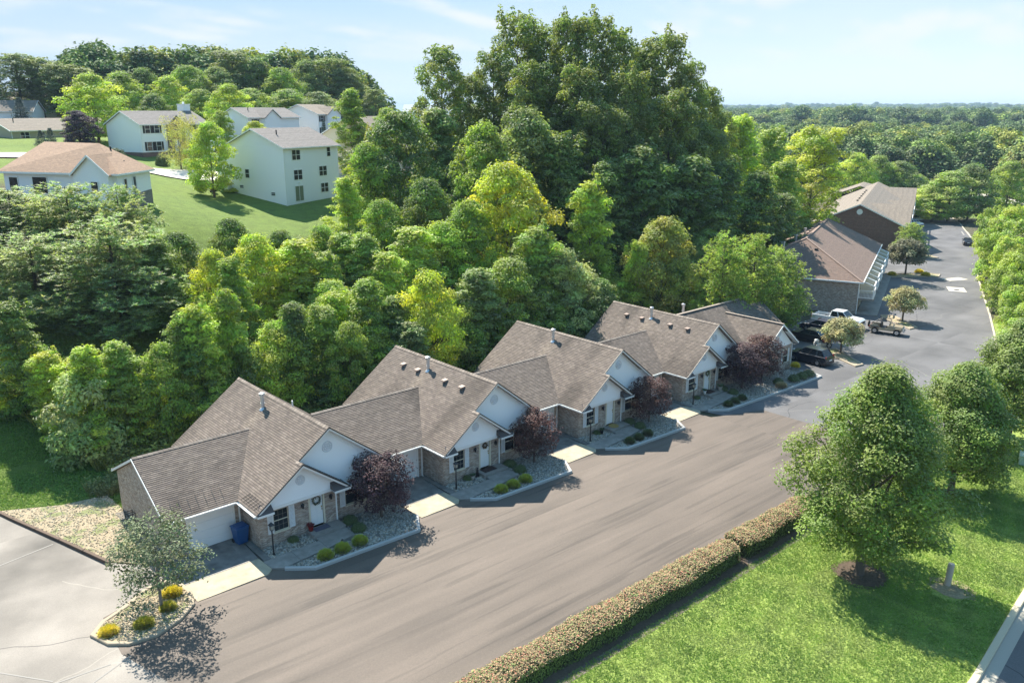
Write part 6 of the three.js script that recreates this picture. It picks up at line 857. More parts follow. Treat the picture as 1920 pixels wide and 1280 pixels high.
const TREES = [
  ['t', 70.7, -94.5, 23.3, 3.8, 'forest'], ['t', 76.5, -95.0, 19.6, 3.0, 'forest'], ['t', 80.2, -94.6, 23.3, 3.2, 'forest'], ['t', 82.7, -92.4, 29.6, 4.7, 'forest'], ['t', 87.6, -91.9, 29.1, 3.9, 'forest'],
  ['t', 85.7, -85.5, 31.5, 3.5, 'forest'], ['t', 89.5, -84.4, 32.8, 4.3, 'forest'], ['t', 92.8, -82.2, 32.6, 3.9, 'forest'], ['t', 99.7, -83.4, 30.9, 3.6, 'forest'], ['t', 102.6, -81.4, 33.7, 4.9, 'forest'],
  ['t', 106.5, -79.7, 31.2, 3.6, 'forest'], ['t', 111.5, -79.6, 28.2, 3.3, 'forest'], ['t', 115.1, -79.7, 25.0, 3.0, 'forest'], ['t', 79.0, -84.9, 24.8, 3.9, 'forest'], ['t', 81.7, -79.5, 26.2, 3.9, 'forest'],
  ['t', 87.9, -75.7, 27.7, 3.9, 'forest'], ['t', 94.5, -74.0, 26.4, 4.4, 'forest'], ['t', 102.3, -73.5, 23.3, 3.9, 'forest'], ['t', 81.2, -74.2, 23.1, 3.8, 'forest'], ['m', 83.6, -68.4, 20.0, 5.1, 'deep'],
  ['m', 89.9, -66.8, 19.5, 5.2, 'deep'], ['m', 98.0, -65.7, 19.0, 4.7, 'deep'], ['m', 103.7, -64.2, 17.5, 4.1, 'deep'], ['m', 77.4, -69.5, 17.0, 3.9, 'deep'], ['m', 108.8, -63.6, 14.3, 3.5, 'deep'],
  ['m', 71.7, -78.0, 20.4, 6.3, 'bluish'], ['m', 66.0, -80.4, 17.7, 4.9, 'mid'], ['m', 60.1, -89.7, 15.8, 5.7, 'deep'], ['m', 54.8, -88.4, 12.4, 3.6, 'mid'], ['m', 66.4, -90.2, 16.0, 4.2, 'bluish'],
  ['m', 73.7, -73.4, 18.5, 4.3, 'deep'], ['m', 60.5, -69.3, 17.1, 5.4, 'gold'], ['m', 57.9, -60.9, 13.4, 3.3, 'mid'], ['m', 56.1, -70.4, 12.8, 3.5, 'mid'], ['m', 54.8, -76.4, 12.9, 3.9, 'deep'],
  ['m', 49.5, -77.5, 10.4, 3.2, 'mid'], ['m', 70.4, -65.2, 16.1, 3.1, 'light'], ['m', 49.4, -84.6, 9.9, 2.5, 'light'], ['m', 127.4, -82.9, 24.7, 5.5, 'light'], ['t', 131.6, -72.1, 23.3, 5.3, 'yellow'],
  ['m', 121.1, -70.3, 18.2, 4.2, 'mid'], ['m', 141.0, -85.8, 22.7, 5.5, 'mid'], ['p', 75.1, -50.3, 13.1, 3.1, 'pinebright'], ['p', 80.1, -49.6, 12.7, 3.4, 'pinebright'], ['p', 86.2, -49.9, 10.6, 3.4, 'pinebright'],
  ['p', 85.2, -60.3, 10.5, 2.3, 'pine'], ['m', 74.8, -58.2, 13.7, 4.1, 'orange'], ['s', 70.7, -59.5, 10.9, 2.1, 'light'], ['m', 60.0, -59.9, 11.1, 3.9, 'grey'], ['m', 63.8, -58.3, 7.8, 3.1, 'deep'],
  ['m', 56.2, -61.4, 8.0, 3.0, 'mid'], ['s', 70.9, -61.1, 6.3, 1.8, 'light'], ['s', 83.6, -61.2, 6.4, 2.0, 'light'], ['m', 88.5, -61.3, 4.6, 2.8, 'light'], ['m', 40.8, -75.7, 8.9, 2.6, 'mid'],
  ['s', 41.7, -72.9, 9.3, 2.7, 'mid'], ['m', 42.4, -70.2, 10.2, 2.7, 'mid'], ['m', 42.6, -66.5, 10.0, 2.6, 'light'], ['s', 47.5, -69.3, 10.9, 3.5, 'light'], ['m', 51.9, -69.8, 11.0, 3.7, 'light'],
  ['m', 37.1, -60.6, 10.5, 2.6, 'mid'], ['s', 39.4, -60.0, 8.8, 2.3, 'deep'], ['m', 41.7, -58.5, 11.1, 3.2, 'yellow'], ['m', 46.3, -60.7, 8.1, 2.7, 'mid'], ['s', 48.9, -59.5, 10.2, 3.0, 'bluish'],
  ['m', 52.8, -60.4, 10.8, 4.0, 'mid'], ['m', 36.6, -66.6, 8.0, 3.1, 'light'], ['s', 36.2, -71.4, 9.7, 3.3, 'yellow'], ['m', 37.8, -70.5, 8.6, 2.1, 'mid'], ['m', 32.5, -73.1, 9.8, 3.2, 'yellow'],
  ['s', 29.7, -60.7, 9.3, 2.1, 'deep'], ['m', 33.2, -58.0, 8.0, 2.2, 'mid'], ['m', 36.7, -59.6, 6.7, 2.8, 'light'], ['s', 38.5, -57.8, 7.2, 2.3, 'bluish'], ['m', 47.4, -61.4, 4.4, 3.0, 'mid'],
  ['m', 50.2, -60.2, 6.8, 2.5, 'light'], ['s', 32.1, -61.3, 8.7, 2.3, 'mid'], ['m', 35.0, -61.8, 9.4, 2.2, 'light'], ['m', 45.5, -61.4, 5.2, 2.2, 'mid'], ['s', 40.2, -58.3, 4.7, 2.1, 'light'],
  ['m', 54.1, -61.6, 6.2, 3.1, 'deep'], ['m', 36.4, -75.7, 8.8, 2.5, 'deep'], ['m', 33.7, -81.3, 7.8, 2.6, 'deep'], ['m', 28.0, -71.7, 9.5, 2.6, 'yellow'], ['m', 22.1, -60.5, 10.4, 2.2, 'light'],
  ['s', 24.0, -60.8, 11.1, 1.9, 'mid'], ['m', 20.6, -60.6, 9.6, 2.1, 'deep'], ['m', 28.2, -60.8, 8.0, 2.7, 'light'], ['m', 32.3, -60.5, 3.1, 2.4, 'bluish'], ['m', 27.6, -79.3, 7.8, 2.8, 'deep'],
  ['m', 24.0, -76.3, 9.0, 1.9, 'mid'], ['m', 28.5, -68.3, 10.1, 2.1, 'mid'], ['p', 20.7, -76.2, 11.3, 5.7, 'pine'], ['p', 15.4, -80.5, 8.3, 4.8, 'pine'], ['p', 20.5, -87.6, 9.0, 4.8, 'pine'],
  ['p', 24.2, -84.6, 10.3, 4.1, 'pine'], ['p', 16.8, -93.5, 5.3, 4.4, 'pine'], ['m', 24.6, -76.1, 9.0, 2.6, 'deep'], ['m', 11.2, -68.9, 5.2, 3.0, 'yellow'], ['s', 12.5, -64.2, 6.8, 1.8, 'yellow'],
  ['m', 14.2, -60.8, 8.4, 2.0, 'light'], ['b', 13.5, -60.6, 6.6, 2.3, 'grey'], ['b', 17.7, -60.8, 3.8, 1.4, 'gold'], ['b', 19.9, -60.6, 4.9, 1.9, 'light'], ['b', 16.5, -60.8, 6.2, 1.7, 'mid'],
  ['m', 16.0, -60.7, 8.3, 2.1, 'mid'], ['b', 14.6, -60.7, 4.6, 1.5, 'mid'], ['m', 11.6, -67.8, 8.9, 2.1, 'deep'], ['m', 19.0, -60.5, 7.8, 2.3, 'mid'], ['b', 21.9, -60.8, 5.5, 1.6, 'mid'],
  ['b', 23.8, -60.7, 6.1, 1.5, 'mid'], ['b', 25.1, -60.6, 6.7, 1.7, 'deep'], ['b', 31.4, -60.8, 2.8, 1.4, 'gold'], ['b', 34.9, -60.7, 2.6, 1.6, 'mid'], ['b', 46.6, -58.8, 5.1, 2.0, 'mid'],
  ['b', 61.4, -59.1, 3.8, 2.3, 'mid'], ['b', 57.4, -57.4, 4.3, 2.2, 'deep'], ['b', 75.2, -59.0, 3.7, 2.2, 'grey'], ['b', 80.2, -57.7, 3.5, 2.2, 'orange'], ['t', 50.3, -244.9, 16.5, 5.7, 'forest'],
  ['t', 55.1, -245.9, 16.0, 5.8, 'forest'], ['t', 58.0, -238.1, 14.4, 5.0, 'forest'], ['t', 63.2, -241.9, 13.7, 5.5, 'forest'], ['m', 62.5, -205.7, 13.1, 6.1, 'mid'], ['m', 71.5, -216.5, 14.1, 5.2, 'deep'],
  ['m', 74.4, -209.2, 12.6, 5.4, 'light'], ['m', 82.7, -216.8, 15.5, 6.4, 'mid'], ['m', 90.8, -220.0, 15.8, 6.3, 'bluish'], ['t', 98.2, -225.5, 20.3, 6.8, 'forest'], ['m', 102.4, -219.3, 18.4, 6.8, 'deep'],
  ['m', 104.7, -210.4, 16.4, 6.3, 'mid'], ['m', 115.0, -216.3, 19.0, 7.0, 'bluish'], ['t', 123.2, -217.6, 20.2, 7.2, 'forest'], ['t', 125.8, -213.7, 16.7, 5.3, 'forest'], ['m', 74.6, -190.9, 10.0, 4.8, 'mid'],
  ['m', 64.1, -189.4, 8.6, 4.0, 'deep'], ['m', 89.3, -195.6, 10.6, 5.8, 'mid'], ['m', 98.5, -194.5, 11.0, 6.6, 'mid'], ['m', 103.8, -188.3, 10.8, 5.9, 'bluish'], ['m', 71.6, -120.3, 14.2, 3.2, 'mid'],
  ['t', 128.7, -202.6, 13.0, 3.7, 'forest'], ['m', 62.3, -100.2, 11.6, 1.5, 'orange'], ['m', 81.6, -125.8, 11.1, 2.8, 'mid'], ['m', 91.5, -137.3, 9.5, 3.1, 'deep'], ['m', 47.2, -171.6, 12.6, 5.9, 'light'],
  ['m', 41.3, -160.8, 6.8, 3.2, 'purple'], ['m', 77.0, -180.2, 11.4, 4.9, 'light'], ['m', 44.8, -112.4, 10.1, 3.3, 'light'], ['w', 48.3, -133.5, 8.4, 2.2, 'weep'], ['w', 51.3, -136.7, 8.8, 1.7, 'weep'],
  ['m', 63.1, -152.4, 7.9, 2.9, 'mid'], ['m', 66.8, -145.4, 6.7, 2.9, 'yellow'], ['c', 46.1, -227.4, 6.3, 2.1, 'spruce'], ['c', 35.8, -164.2, 3.0, 1.1, 'spruce'], ['c', 36.6, -160.9, 3.6, 1.2, 'spruce'],
  ['c', 83.3, -150.5, 6.6, 1.0, 'spruce'], ['c', 77.8, -128.3, 10.1, 1.3, 'spruce'], ['e', 95.0, -24.2, 4.0, 2.8, 'mid'], ['e', 104.1, -28.8, 6.5, 2.6, 'mid'], ['e', 119.0, -34.8, 8.3, 3.0, 'mid'],
  ['e', 143.1, -45.1, 9.7, 3.3, 'mid'], ['e', 134.5, -38.9, 10.5, 3.3, 'mid'], ['e', 164.5, -50.1, 10.0, 3.3, 'light'], ['e', 171.2, -55.5, 9.0, 2.7, 'mid'], ['e', 113.7, -31.5, 8.9, 2.5, 'mid'],
  ['e', 130.2, -39.5, 8.5, 2.7, 'light'], ['e', 109.4, -31.9, 6.7, 1.7, 'mid'], ['e', 98.5, -26.7, 5.5, 2.0, 'mid'], ['m', 220.1, -82.4, 12.5, 7.3, 'mid'], ['m', 216.0, -84.7, 8.6, 5.3, 'light'],
  ['m', 226.3, -80.0, 14.3, 6.0, 'deep'], ['m', 263.2, -109.3, 8.6, 4.9, 'mid'], ['m', 256.7, -111.8, 12.7, 6.5, 'deep'], ['m', 249.7, -115.3, 14.4, 6.4, 'mid'], ['m', 238.1, -116.3, 15.4, 6.2, 'light'],
  ['m', 249.8, -79.1, 14.3, 5.7, 'mid'],
];
{
  // each tree is told apart by its colour and kind, where it stands, and its place from the left among its like
  const zone = (k, x, z) => (x < 26 && z > -90 ? 'left of the nearest condo' : z < -215 ? 'along the hilltop' : x < 80 && z < -97 ? 'among the hill houses' : k === 'e' ? 'right of the far road' : x > 180 ? 'beyond the road bend' : x > 118 ? 'behind the apartments' : k === 't' ? 'on the big wooded hill' : z > -66 ? 'close behind the condo roofs' : 'on the slope behind the condos');
  const r = RNG(77), groups = new Map(), list = TREES.filter((a) => !(a[3] < 1.6)).map(([k0, x, z, h, rad, col]) => { const k = k0 === 'm' && rad / h < 0.27 ? 's' : k0; const key = `${TINT[col][1]}|${k}|${zone(k, x, z)}`; if (!groups.has(key)) groups.set(key, []); const e = { k, x, z, h, rad, col, s: Math.atan2(-z, x) }; groups.get(key).push(e); e.g = groups.get(key); return e; });
  const ord = ['first', 'second', 'third', 'fourth', 'fifth', 'sixth', 'seventh', 'eighth', 'ninth', 'tenth', 'eleventh', 'twelfth', 'thirteenth', 'fourteenth', 'fifteenth', 'sixteenth', 'seventeenth', 'eighteenth', 'nineteenth', 'twentieth'];
  for (const g of groups.values()) g.sort((a, b) => b.s - a.s);
  for (const e of list) {
    const [H, R, shapes] = KINDS[e.k], [name, what, cat] = WHAT[e.k], n = e.g.length, col = TINT[e.col][1], z = zone(e.k, e.x, e.z), kind = col.includes('tree') ? `${col.replace('tree', what)}` : `${col} ${what}`;
    const label = n === 1 ? `the only ${kind} ${z}` : `${kind} ${z}, ${ord[e.g.indexOf(e)]} from the left`;
    plant(name, label, cat, [e.x, ground(e.x, e.z) - 0.1, e.z], [clamp(e.rad / R, 0.45 * e.h / H, 2.6), e.h / H], r() * 6.283, shapes[Math.floor(r() * shapes.length)], TINT[e.col][2], n > 1 ? `${kind}s ${z}` : undefined);
  }
}
// the three street trees on the front lawn, dense and close
{
  const A = broadleaf({ seed: 801, h: 12.0, r: 3.8, base: 0.2, shape: pear, lobes: 0.25, puffs: 330, pr: 0.78, leaves: 78000, leaf: 0.16, wide: 0.62, vary: 0.2, trunk: 0.24, flare: true, low: -0.75, limbStep: 6 }), B = broadleaf({ seed: 802, h: 9.3, r: 3.3, base: 0.2, shape: pear, lobes: 0.25, puffs: 230, pr: 0.7, leaves: 50000, leaf: 0.17, wide: 0.62, vary: 0.2, trunk: 0.2, flare: true, low: -0.75, limbStep: 6 }), mat = leafM([0.21, 0.315, 0.025], 0.52);
  plant('street_tree', 'large leafy green tree with a short trunk in the lawn, end of the trimmed hedge', 'tree', [41.2, fall(41) - 0.05, -17.4], [1, 1], 0.6, A, mat);
  plant('street_tree', 'second leafy street tree on the lawn, behind and right of the largest one', 'tree', [55.8, fall(56) - 0.05, -18.2], [1.02, 1.0], 2.0, B, mat); plant('street_tree', 'third leafy street tree at the right edge of the photo, above the utility box', 'tree', [68.6, fall(69) - 0.05, -18.9], [1.15, 1.08], 4.1, B, mat);
  plant('street_tree', 'fourth leafy street tree at the right edge, nearest the bend of the drive', 'tree', [84.5, fall(84) - 0.05, -21.5], [0.9, 0.7], 5.1, B, mat);
}
// small ornamental trees
{
  const crab = broadleaf({ seed: 811, h: 5.2, r: 2.35, base: 0.27, shape: (t) => Math.sin(Math.PI * (0.24 + 0.66 * t)) ** 0.7, lobes: 0.26, puffs: 75, pr: 0.52, leaves: 5600, leaf: 0.17, wide: 0.5, trunk: 0.085, droop: 0.3, limbStep: 2 }), dome = broadleaf({ seed: 812, h: 4.2, r: 2.5, base: 0.36, shape: (t) => Math.sqrt(Math.max(0, 1 - (t * 0.98) ** 2)) * (0.8 + 0.2 * t), lobes: 0.12, puffs: 80, pr: 0.6, leaves: 8500, leaf: 0.24, wide: 0.5, trunk: 0.11, limbStep: 2 });
  plant('crabapple_tree', 'small sparse silvery green tree on the kerbed island by the parking lot', 'tree', [10.75, fall(10) + 0.1, -38.95], [1, 1], 0.9, crab, leafM([0.155, 0.20, 0.085], 0.3), undefined, barkGrey);
  const olive = leafM([0.42, 0.40, 0.17], 0.35);
  plant('ornamental_tree', 'rounded olive green small tree in front of the white pickup and black car', 'tree', [82.9, fall(82) + 0.1, -40.0], [0.95, 0.9], 0.3, dome, olive); plant('ornamental_tree', 'rounded olive green small tree beside the tan off road vehicle', 'tree', [103, fall(103) + 0.1, -42.2], [0.98, 1.0], 1.9, dome, olive); plant('ornamental_tree', 'dark olive small tree on the kerbed strip between the two apartment buildings', 'tree', [136.4, fall(136) + 0.1, -56.4], [1.35, 1.35], 3.3, dome, leafM([0.18, 0.19, 0.10], 0.3));
  plant('pine_tree', 'fresh green young pine at the corner of the dark brick apartment building', 'pine tree', [156.6, fall(156) - 0.1, -64.6], [0.75, 0.5], 1.2, KINDS.p[2][1], TINT.pinebright[2]);
  const plumA = broadleaf({ seed: 821, h: 4.3, r: 1.75, base: 0.2, shape: (t) => Math.sin(Math.PI * (0.2 + 0.68 * t)) ** 0.6, lobes: 0.16, puffs: 70, pr: 0.5, leaves: 8500, leaf: 0.15, wide: 0.55, trunk: 0.09, spires: 1, limbStep: 2 }), plumM = leafM([0.075, 0.03, 0.036], 0.3), plumM2 = leafM([0.11, 0.043, 0.034], 0.32);
  [[0, 24.6, -40.1, 1.02, 0.97, 0, 'dark purple leaved tree before the wide window of the nearest condo'], [1, 24.45, -40.0, 0.9, 0.92, 1, 'reddish purple leaved tree before the wide window of the second condo'], [2, 24.2, -39.9, 0.88, 0.88, 1, 'reddish purple leaved tree before the wide window of the third condo'], [3, 24.6, -39.9, 1.1, 0.98, 0, 'left of two dark red leaved trees before the fourth condo'], [3, 28.4, -40.2, 1.02, 1.0, 1, 'right of two dark red leaved trees, between the fourth and the farthest condo']].forEach(([i, x, z, sx, sy, c, label], k) => plant('plum_tree', label, 'tree', at(i, x, z, 0.08), [sx, sy], k * 1.3, plumA, c ? plumM2 : plumM));
}
// low shrubs in the beds: one shape each, copied
{
  const mound = (seed, leaf, n) => { const r = RNG(seed), L = new Leaves(); for (let k = 0; k < n; k++) { const [x, y, z] = dirUp(r, -0.05), f = 0.75 + 0.3 * r() + 0.12 * Math.sin(x * 9 + seed) * Math.sin(z * 8), v = 0.75 + 0.5 * r(), t = [v * (0.9 + 0.2 * r()), v, v]; if (leaf) L.leaf(x * f, y * f * 0.85 + 0.05, z * f, x + (r() - 0.5), y + 0.6 * r(), z + (r() - 0.5), leaf, leaf * 0.5, r, t); else L.blade(x * f * 0.72, y * f * 0.6, z * f * 0.72, x * 0.8 + (r() - 0.5) * 0.5, y * 0.7 + 0.35, z * 0.8 + (r() - 0.5) * 0.5, 0.42, 0.07, r, t); } return { crown: L.geo, trunk: merge([tube(V(0, -0.1, 0), V(0, 0.5, 0), 0.06, 0.03, 5), tube(V(0, 0.05, 0), V(0.3, 0.5, 0.2), 0.035, 0.015, 4), tube(V(0, 0.05, 0), V(-0.3, 0.5, -0.15), 0.035, 0.015, 4)]) }; };
  const spiky = mound(31, 0, 2600), leafy = mound(32, 0.2, 1700), gold = leafM([0.72, 0.62, 0.05], 0.35), lime = leafM([0.46, 0.50, 0.055], 0.35), dark = leafM([0.13, 0.17, 0.055], 0.3), goldG = leafM([0.50, 0.48, 0.05], 0.35);
  const shrub = (label, pos, s, shape, mat, h = s) => { const t = plant('shrub', label, 'shrub', pos, [s, h], pos[0] * 3, shape, mat); return t; };
  const nth = ['nearest', 'second', 'third', 'fourth'], row = ['left', 'middle', 'right'];
  for (let i = 0; i < 4; i++) {
    const third = i === 3; [[19.5, -37.95], [20.6, -37.97], [21.8, -38.05]].forEach(([x, z], k) => shrub(`${row[k]} of the three green mound shrubs behind the kerb of the ${nth[i]} condo`, at(i, x, z, 0.1), 0.5 - 0.04 * (i > 1), spiky, i > 1 ? dark : lime, 0.5));
    shrub(`dark shrub right of the walk at the ${nth[i]} condo, nearer the kerb`, at(i, 22.6, -39.5, 0.1), 0.46, leafy, dark); shrub(`dark shrub right of the step at the ${nth[i]} condo, under the downspout`, at(i, 22.7, -40.7, 0.1), 0.48, leafy, dark, 0.42);
    shrub(`small dark shrub under the front window of the ${nth[i]} condo`, at(i, 19.0, -40.9, 0.1), 0.34, leafy, dark, 0.28);
  }
  [[8.1, -38.5, 0.5, 'left end of the island', gold, spiky], [9.6, -38.05, 0.52, 'foot of the small tree on the island', goldG, spiky], [11.0, -38.75, 0.45, 'right of the small tree on the island', goldG, spiky], [11.6, -39.9, 0.55, 'right end of the island near the pale apron', gold, spiky]].forEach(([x, z, s, w, m, sh]) => shrub(`${m === gold ? 'bright golden' : 'yellow green'} mound shrub at the ${w}`, [x, fall(x) + 0.1, z], s, sh, m, s * 0.9));
  [[30.3, -37.9, dark, 'left'], [31.6, -37.8, dark, 'middle'], [32.9, -37.8, dark, 'right']].forEach(([x, z, m, w]) => shrub(`${w} of three dark shrubs at the far end of the last kerbed bed`, at(3, x, z, 0.1), 0.55, leafy, m)); shrub('dark shrub on the gravel between the last two dark red trees and the kerb', at(3, 28.4, -38.4, 0.1), 0.5, leafy, dark); shrub('yellow flowering mound beside the black SUV', at(3, 34.0, -39.9, 0.15), 0.5, spiky, gold, 0.55); shrub('pale straw coloured mound on the kerb of the last bed', at(3, 27.6, -37.6, 0.1), 0.55, spiky, leafM([0.5, 0.42, 0.24], 0.3), 0.5);
  [[139.5, -55.5, 'first'], [133.5, -57.3, 'second'], [130.5, -58.4, 'third'], [137.5, -53.6, 'fourth']].forEach(([x, z, w], k) => shrub(`golden shrub on the kerbed strip between the apartment buildings, ${w} of four`, [x, fall(x) + 0.1, z], 0.75, spiky, gold, 0.7));
  [[41.5, -147.5, 1.5, 'left'], [43.4, -149.0, 1.6, 'right']].forEach(([x, z, s, w]) => shrub(`${w} of two dark round bushes at the side wall of the white house with shutters`, [x, ground(x, z), z], s, leafy, dark, s)); shrub('dark cone shaped bush in the mulch bed by the hill street', [47.6, ground(47.6, -139.5), -139.5], 1.1, leafy, dark, 1.9); shrub('low dark bush under the front windows of the white house with shutters', [53.2, ground(53.2, -150.2), -150.2], 1.1, leafy, dark, 1.0); shrub('low bush by the hill street right of the lawn tree', [48.6, ground(48.6, -115.5), -115.5], 1.2, leafy, lime, 0.6); shrub('small dark bush at the near corner of the three storey house', [48.3, ground(48.3, -116), -116], 0.7, leafy, dark, 1.1);
}
// kerbed island beds by the parked cars
for (const [n, pts] of [['island_kerb', [[79.4, -36.6], [80.5, -36.4], [84, -41.1], [83.2, -41.7], [82, -41.4]]], ['island_kerb', [[99.6, -39.8], [101, -39.6], [105, -44.2], [104, -45.3], [102.8, -44.6]]], ['island_kerb', [[129.4, -58.8], [138.6, -52.0], [140.6, -52.6], [140.2, -54.4], [131, -60.2]]], ['island_kerb', [[156.4, -60.4], [158.4, -60.0], [163, -67.4], [161.4, -67.9]]]]) { struct(n, kerbGeo(pts, 0.24, 0.16, true), M.kerbTan); sheet('island_bed', pts, 0.1, M.yard); }
// clipped hedges between the drive and the lawn: dense small leaves, pinkish young growth on top
function hedge(label, x0, x1, seed) {
  const t = thing('hedge', label, 'hedge', [(x0 + x1) / 2, fall((x0 + x1) / 2), -23.2]), r = RNG(seed), len = x1 - x0, sl = -0.01183;
  const prof = (x) => [0.86 + 0.06 * Math.sin(x * 0.9 + seed) + 0.03 * Math.sin(x * 2.3), 1.03 + 0.05 * Math.sin(x * 1.4 + 1) + 0.02 * Math.sin(x * 3.1)];
  const top = new Leaves(), side = new Leaves(), N = Math.round(len * 1150);
  for (let k = 0; k < N; k++) {
    const x = (r() - 0.5) * len, [w, h] = prof(x), e = 0.95 + 0.1 * r() + 0.06 * Math.sin(x * 5.1 + seed) * r(), ex = Math.max(0, Math.abs(x) - len / 2 + 0.5), sh = Math.sqrt(Math.max(0.05, 1 - (ex / 0.55) ** 2)), up = r() < 0.56, t = 2 * r() - 1, sg = r() < 0.5 ? -1 : 1, yy = r() * 0.86, ca = sg, z = up ? t * w * e * sh : sg * w * e * sh * (1 - 0.10 * yy), y = up ? h * e * (1 - 0.26 * Math.abs(t) ** 3) * (0.6 + 0.4 * sh) : yy * h, v = 0.7 + 0.6 * r();
    if (up) { const q = r(); top.leaf(x, y + sl * x + 0.05 * (r() - 0.5), z, (r() - 0.5) * 1.4, 0.6 + r(), (r() - 0.5) * 1.4, 0.10, 0.06, r, q < 0.2 ? [v * 0.6, v * 1.1, v * 0.6] : q < 0.33 ? [v * 1.25, v * 0.72, v * 0.85] : [v, v, v]); }
    else side.leaf(x, Math.max(0.03, y) + sl * x, z, ca + (r() - 0.5) * 1.2, 0.4 + (r() - 0.5), ca * 2 + (r() - 0.5), 0.11, 0.065, r, [v, v, v]);
  }
  part('young_growth', top.geo, leafM([0.43, 0.31, 0.165], 0.25), t, 'pinkish tan new leaves along the clipped top'); part('foliage', side.geo, leafM([0.20, 0.28, 0.045], 0.3), t, 'green older leaves on the clipped sides');
  const tw = []; for (let x = -len / 2 + 0.4; x < len / 2 - 0.3; x += 0.8) for (const d of [-1, 1]) tw.push(tube(V(x, sl * x, 0), V(x + (r() - 0.5) * 0.6, sl * x + 0.8, d * 0.4), 0.025, 0.01, 4)); part('stems', tw, bark, t);
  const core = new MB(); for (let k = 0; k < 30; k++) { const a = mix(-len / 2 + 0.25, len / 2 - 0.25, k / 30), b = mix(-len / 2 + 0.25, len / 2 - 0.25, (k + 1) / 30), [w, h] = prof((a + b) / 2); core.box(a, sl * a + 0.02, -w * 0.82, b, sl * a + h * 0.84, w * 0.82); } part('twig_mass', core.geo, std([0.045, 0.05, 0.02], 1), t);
}
hedge('long clipped hedge with pinkish top between the drive and the lawn', 3.5, 37.45, 3); hedge('short clipped hedge section beside the large lawn tree, beyond the small gap', 37.6, 46.2, 4);
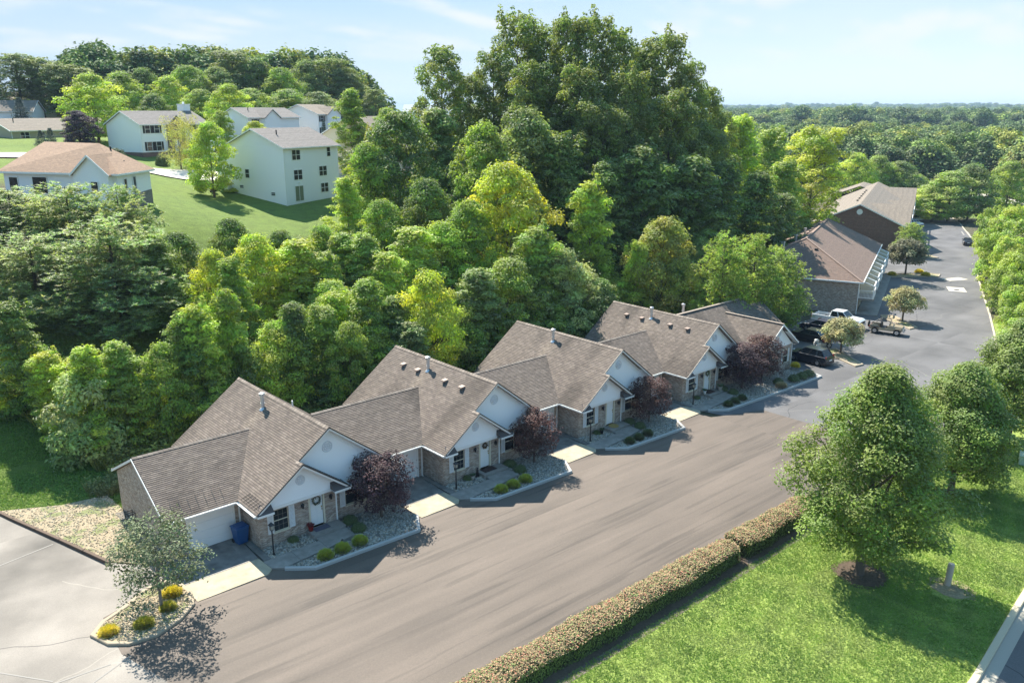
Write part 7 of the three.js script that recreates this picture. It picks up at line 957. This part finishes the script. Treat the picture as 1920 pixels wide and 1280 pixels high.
// ---------------------------------------------------------------- what nobody could count
function scatter(name, label, category, geo, mat, list) { const im = new THREE.InstancedMesh(geo, mat, list.length), m = new THREE.Matrix4(), q = new THREE.Quaternion(), c = new THREE.Color(); list.forEach(([x, y, z, s, sy, a, col], k) => { q.setFromAxisAngle(UP, a); m.compose(V(x, y, z), q, V(s, sy, s)); im.setMatrixAt(k, m); im.setColorAt(k, c.setRGB(...col)); }); return stuff(name, im, label, category); }
{
  const r = RNG(9), tuft = new Leaves(); for (let k = 0; k < 9; k++) { const a = r() * 6.283, d = 0.07 * r(); tuft.blade(Math.cos(a) * d, 0, Math.sin(a) * d, Math.cos(a) * 0.5, 0.85, Math.sin(a) * 0.5, 0.055 + 0.045 * r(), 0.028, r, [1, 1, 1]); }
  const g = tuft.geo, gm = leafM([1, 1, 1], 0.35), L = [];
  const lawnAt = (x, z) => z < -9.9 - (x > 36 ? (x - 36) * 0.095 : (x - 36) * 0.033) && z > -21.9 - (x > 61 ? (x - 61) * 0.13 : 0);
  for (let k = 0; k < 150000; k++) { const x = 18 + 52 * r(), z = -23 + 14 * r(); if (!lawnAt(x, z) || Math.hypot(x - 41.2, z + 17.3) < 1.3 || Math.hypot(x - 43, z + 13.4) < 0.85) continue; const p = fbm(x / 2.6, z / 1.5, 131, 4), d = smooth(0.5, 0.66, fbm(x / 1.1 + 4, z / 3.0, 132, 3)), s = 0.7 + 0.6 * r(), v = (0.84 + 0.32 * r()) * (1 + 0.09 * Math.sin((z + 0.35 * x) * 4.2)); L.push([x, fall(x) + 0.005, z, s * 0.95, s * 0.9, r() * 6.283, [mix(0.225, 0.345, d) * v * (0.75 + 0.5 * p), mix(0.35, 0.445, d) * v * (0.75 + 0.5 * p), mix(0.05, 0.10, d) * v]]); }
  for (let k = 0; k < 34000; k++) { const x = 2 + 12 * r(), z = -48 - 28 * r(), i = inside(yard, x, z); if (lawnMask(x, z) < 0.6 || (i && r() < 0.95) || x < 6.6 + (z + 56.6) * 0.3 * -0.0 && z > -57) continue; if (x < 6.9 + (z + 56) * 0.32) continue; const v = 0.7 + 0.5 * r(); L.push([x, ground(x, z) - 0.03, z, 1.3 * (0.8 + 0.5 * r()), 1.2, r() * 6.283, [0.22 * v, 0.36 * v, 0.05 * v]]); }
  scatter('grass', 'short mown grass of the front lawn and of the strip by the nearest condo', 'grass', g, gm, L);
  // rank growth on the floor of the wood and along its edge
  const weed = new Leaves(); for (let k = 0; k < 70; k++) { const a = r() * 6.283, d = 0.45 * Math.sqrt(r()), y = 0.1 + 0.8 * r(); if (k < 34) weed.blade(Math.cos(a) * d, 0, Math.sin(a) * d, Math.cos(a) * 0.3, 0.9, Math.sin(a) * 0.3, 0.5 + 0.5 * r(), 0.06, r, [1, 1, 1]); else weed.leaf(Math.cos(a) * d, y, Math.sin(a) * d, r() - 0.5, 0.7, r() - 0.5, 0.17, 0.1, r, [0.9 + 0.2 * r(), 1, 1]); }
  const W = [];
  for (let k = 0; k < 30000; k++) { const x = 2 + 108 * r(), z = -(55.5 + 42 * r()), d = -z - Math.max(0, x - 74) * 0.4; if (d < 56 + (x < 76 ? 0 : 10) || lawnMask(x, z) > 0.3 || (x < 16 && -z < 72 - (x - 9.9) * 3.7)) continue; const p = fbm(x / 6, z / 6, 141, 3), v = 0.6 + 0.6 * r(), s = 0.7 + 0.9 * r() * r() + 0.4 * p; W.push([x, ground(x, z) - 0.08, z, s * 1.2, s, r() * 6.283, [mix(0.20, 0.42, p * p * 1.3) * v, mix(0.26, 0.40, p) * v, 0.06 * v]]); }
  for (let k = 0; k < 900; k++) { const x = 12 + 62 * r(), z = -(54.6 + 2.2 * r()), v = 0.6 + 0.6 * r(), s = 0.6 + 0.6 * r(); W.push([x, ground(x, z) - 0.08, z, s, s, r() * 6.283, [0.22 * v, 0.24 * v, 0.07 * v]]); }
  scatter('undergrowth', 'weeds and low growth covering the floor of the wooded slope', 'undergrowth', weed.geo, leafM([1, 1, 1], 0.35), W);
  // the far woods that fill the valley to the right and the ridges beyond
  const far = [broadleaf({ seed: 901, h: 14, r: 6, base: 0.05, shape: round, lobes: 0.16, puffs: 60, pr: 1.9, leaves: 2600, leaf: 1.0, trunk: 0.3, limbStep: 6 }), broadleaf({ seed: 902, h: 15, r: 5.5, base: 0.05, shape: oval, lobes: 0.2, puffs: 60, pr: 1.8, leaves: 2600, leaf: 1.0, trunk: 0.3, limbStep: 6 })];
  const F = [[], []], put = (x, z, s) => { const v = 0.7 + 0.6 * r(), y = r(), col = y < 0.12 ? [0.34, 0.37, 0.05] : y < 0.45 ? [0.20, 0.28, 0.05] : [0.12, 0.19, 0.045]; F[r() < 0.5 ? 0 : 1].push([x, ground(x, z) - 0.5, z, s * (0.8 + 0.5 * r()), s * (0.75 + 0.5 * r()), r() * 6.283, col.map((c) => c * v)]); };
  const free = (x, z) => !(x > 225 && x < 345 && z > -84 && z < -50) && !(x > 250 && x < 350 && Math.abs(z + 100 + (x - 290) * 0.4) < 13);
  for (let k = 0; k < 3600; k++) { const a = mix(0.18, 0.68, r()), d = 170 * Math.pow(820 / 170, Math.pow(r(), 0.72)), x = Math.cos(a) * d, z = -Math.sin(a) * d; const road = x < 300 && z > -62 - (x - 160) * 0.52 - 18 && z < -40 - (x - 150) * 0.46 + 14; if ((x < 300 && z > -108 - (x - 150) * 0.55 && z < -30) || road || !free(x, z) || d < 240 && a > 0.56) continue; put(x, z, 0.85 + 0.35 * r()); }
  for (let k = 0; k < 900; k++) { const a = mix(0.12, 0.40, r()), d = mix(250, 520, r()), x = Math.cos(a) * d, z = -Math.sin(a) * d; if (!free(x, z) || z > -66 && x < 340 || (x < 300 && z > -108 - (x - 150) * 0.55)) continue; put(x, z, 0.7 + 0.4 * r()); }
  for (let k = 0; k < 12000; k++) { const a = mix(0.16, 0.62, r()), d = 800 * Math.pow(7.5, Math.pow(r(), 0.95)), x = Math.cos(a) * d, z = -Math.sin(a) * d; put(x, z, 1.1 + 0.5 * r() + d / 5000); }
  for (let k = 0; k < 500; k++) { const a = mix(1.02, 1.32, r()), d = mix(262, 330, r()), x = Math.cos(a) * d, z = -Math.sin(a) * d; put(x, z, 1.0 + 0.3 * r()); }
  far.forEach((f, k) => scatter('distant_woodland', k ? 'woods on the far plain reading as one green mass, second mixture' : 'woods on the far plain and blue ridges reading as one green mass', 'woodland', f.crown, leafM([1, 1, 1], 0.25), F[k]));
}
scene.traverse((m) => { if (m.isMesh) m.castShadow = m.receiveShadow = true; });
renderer.render(scene, camera);
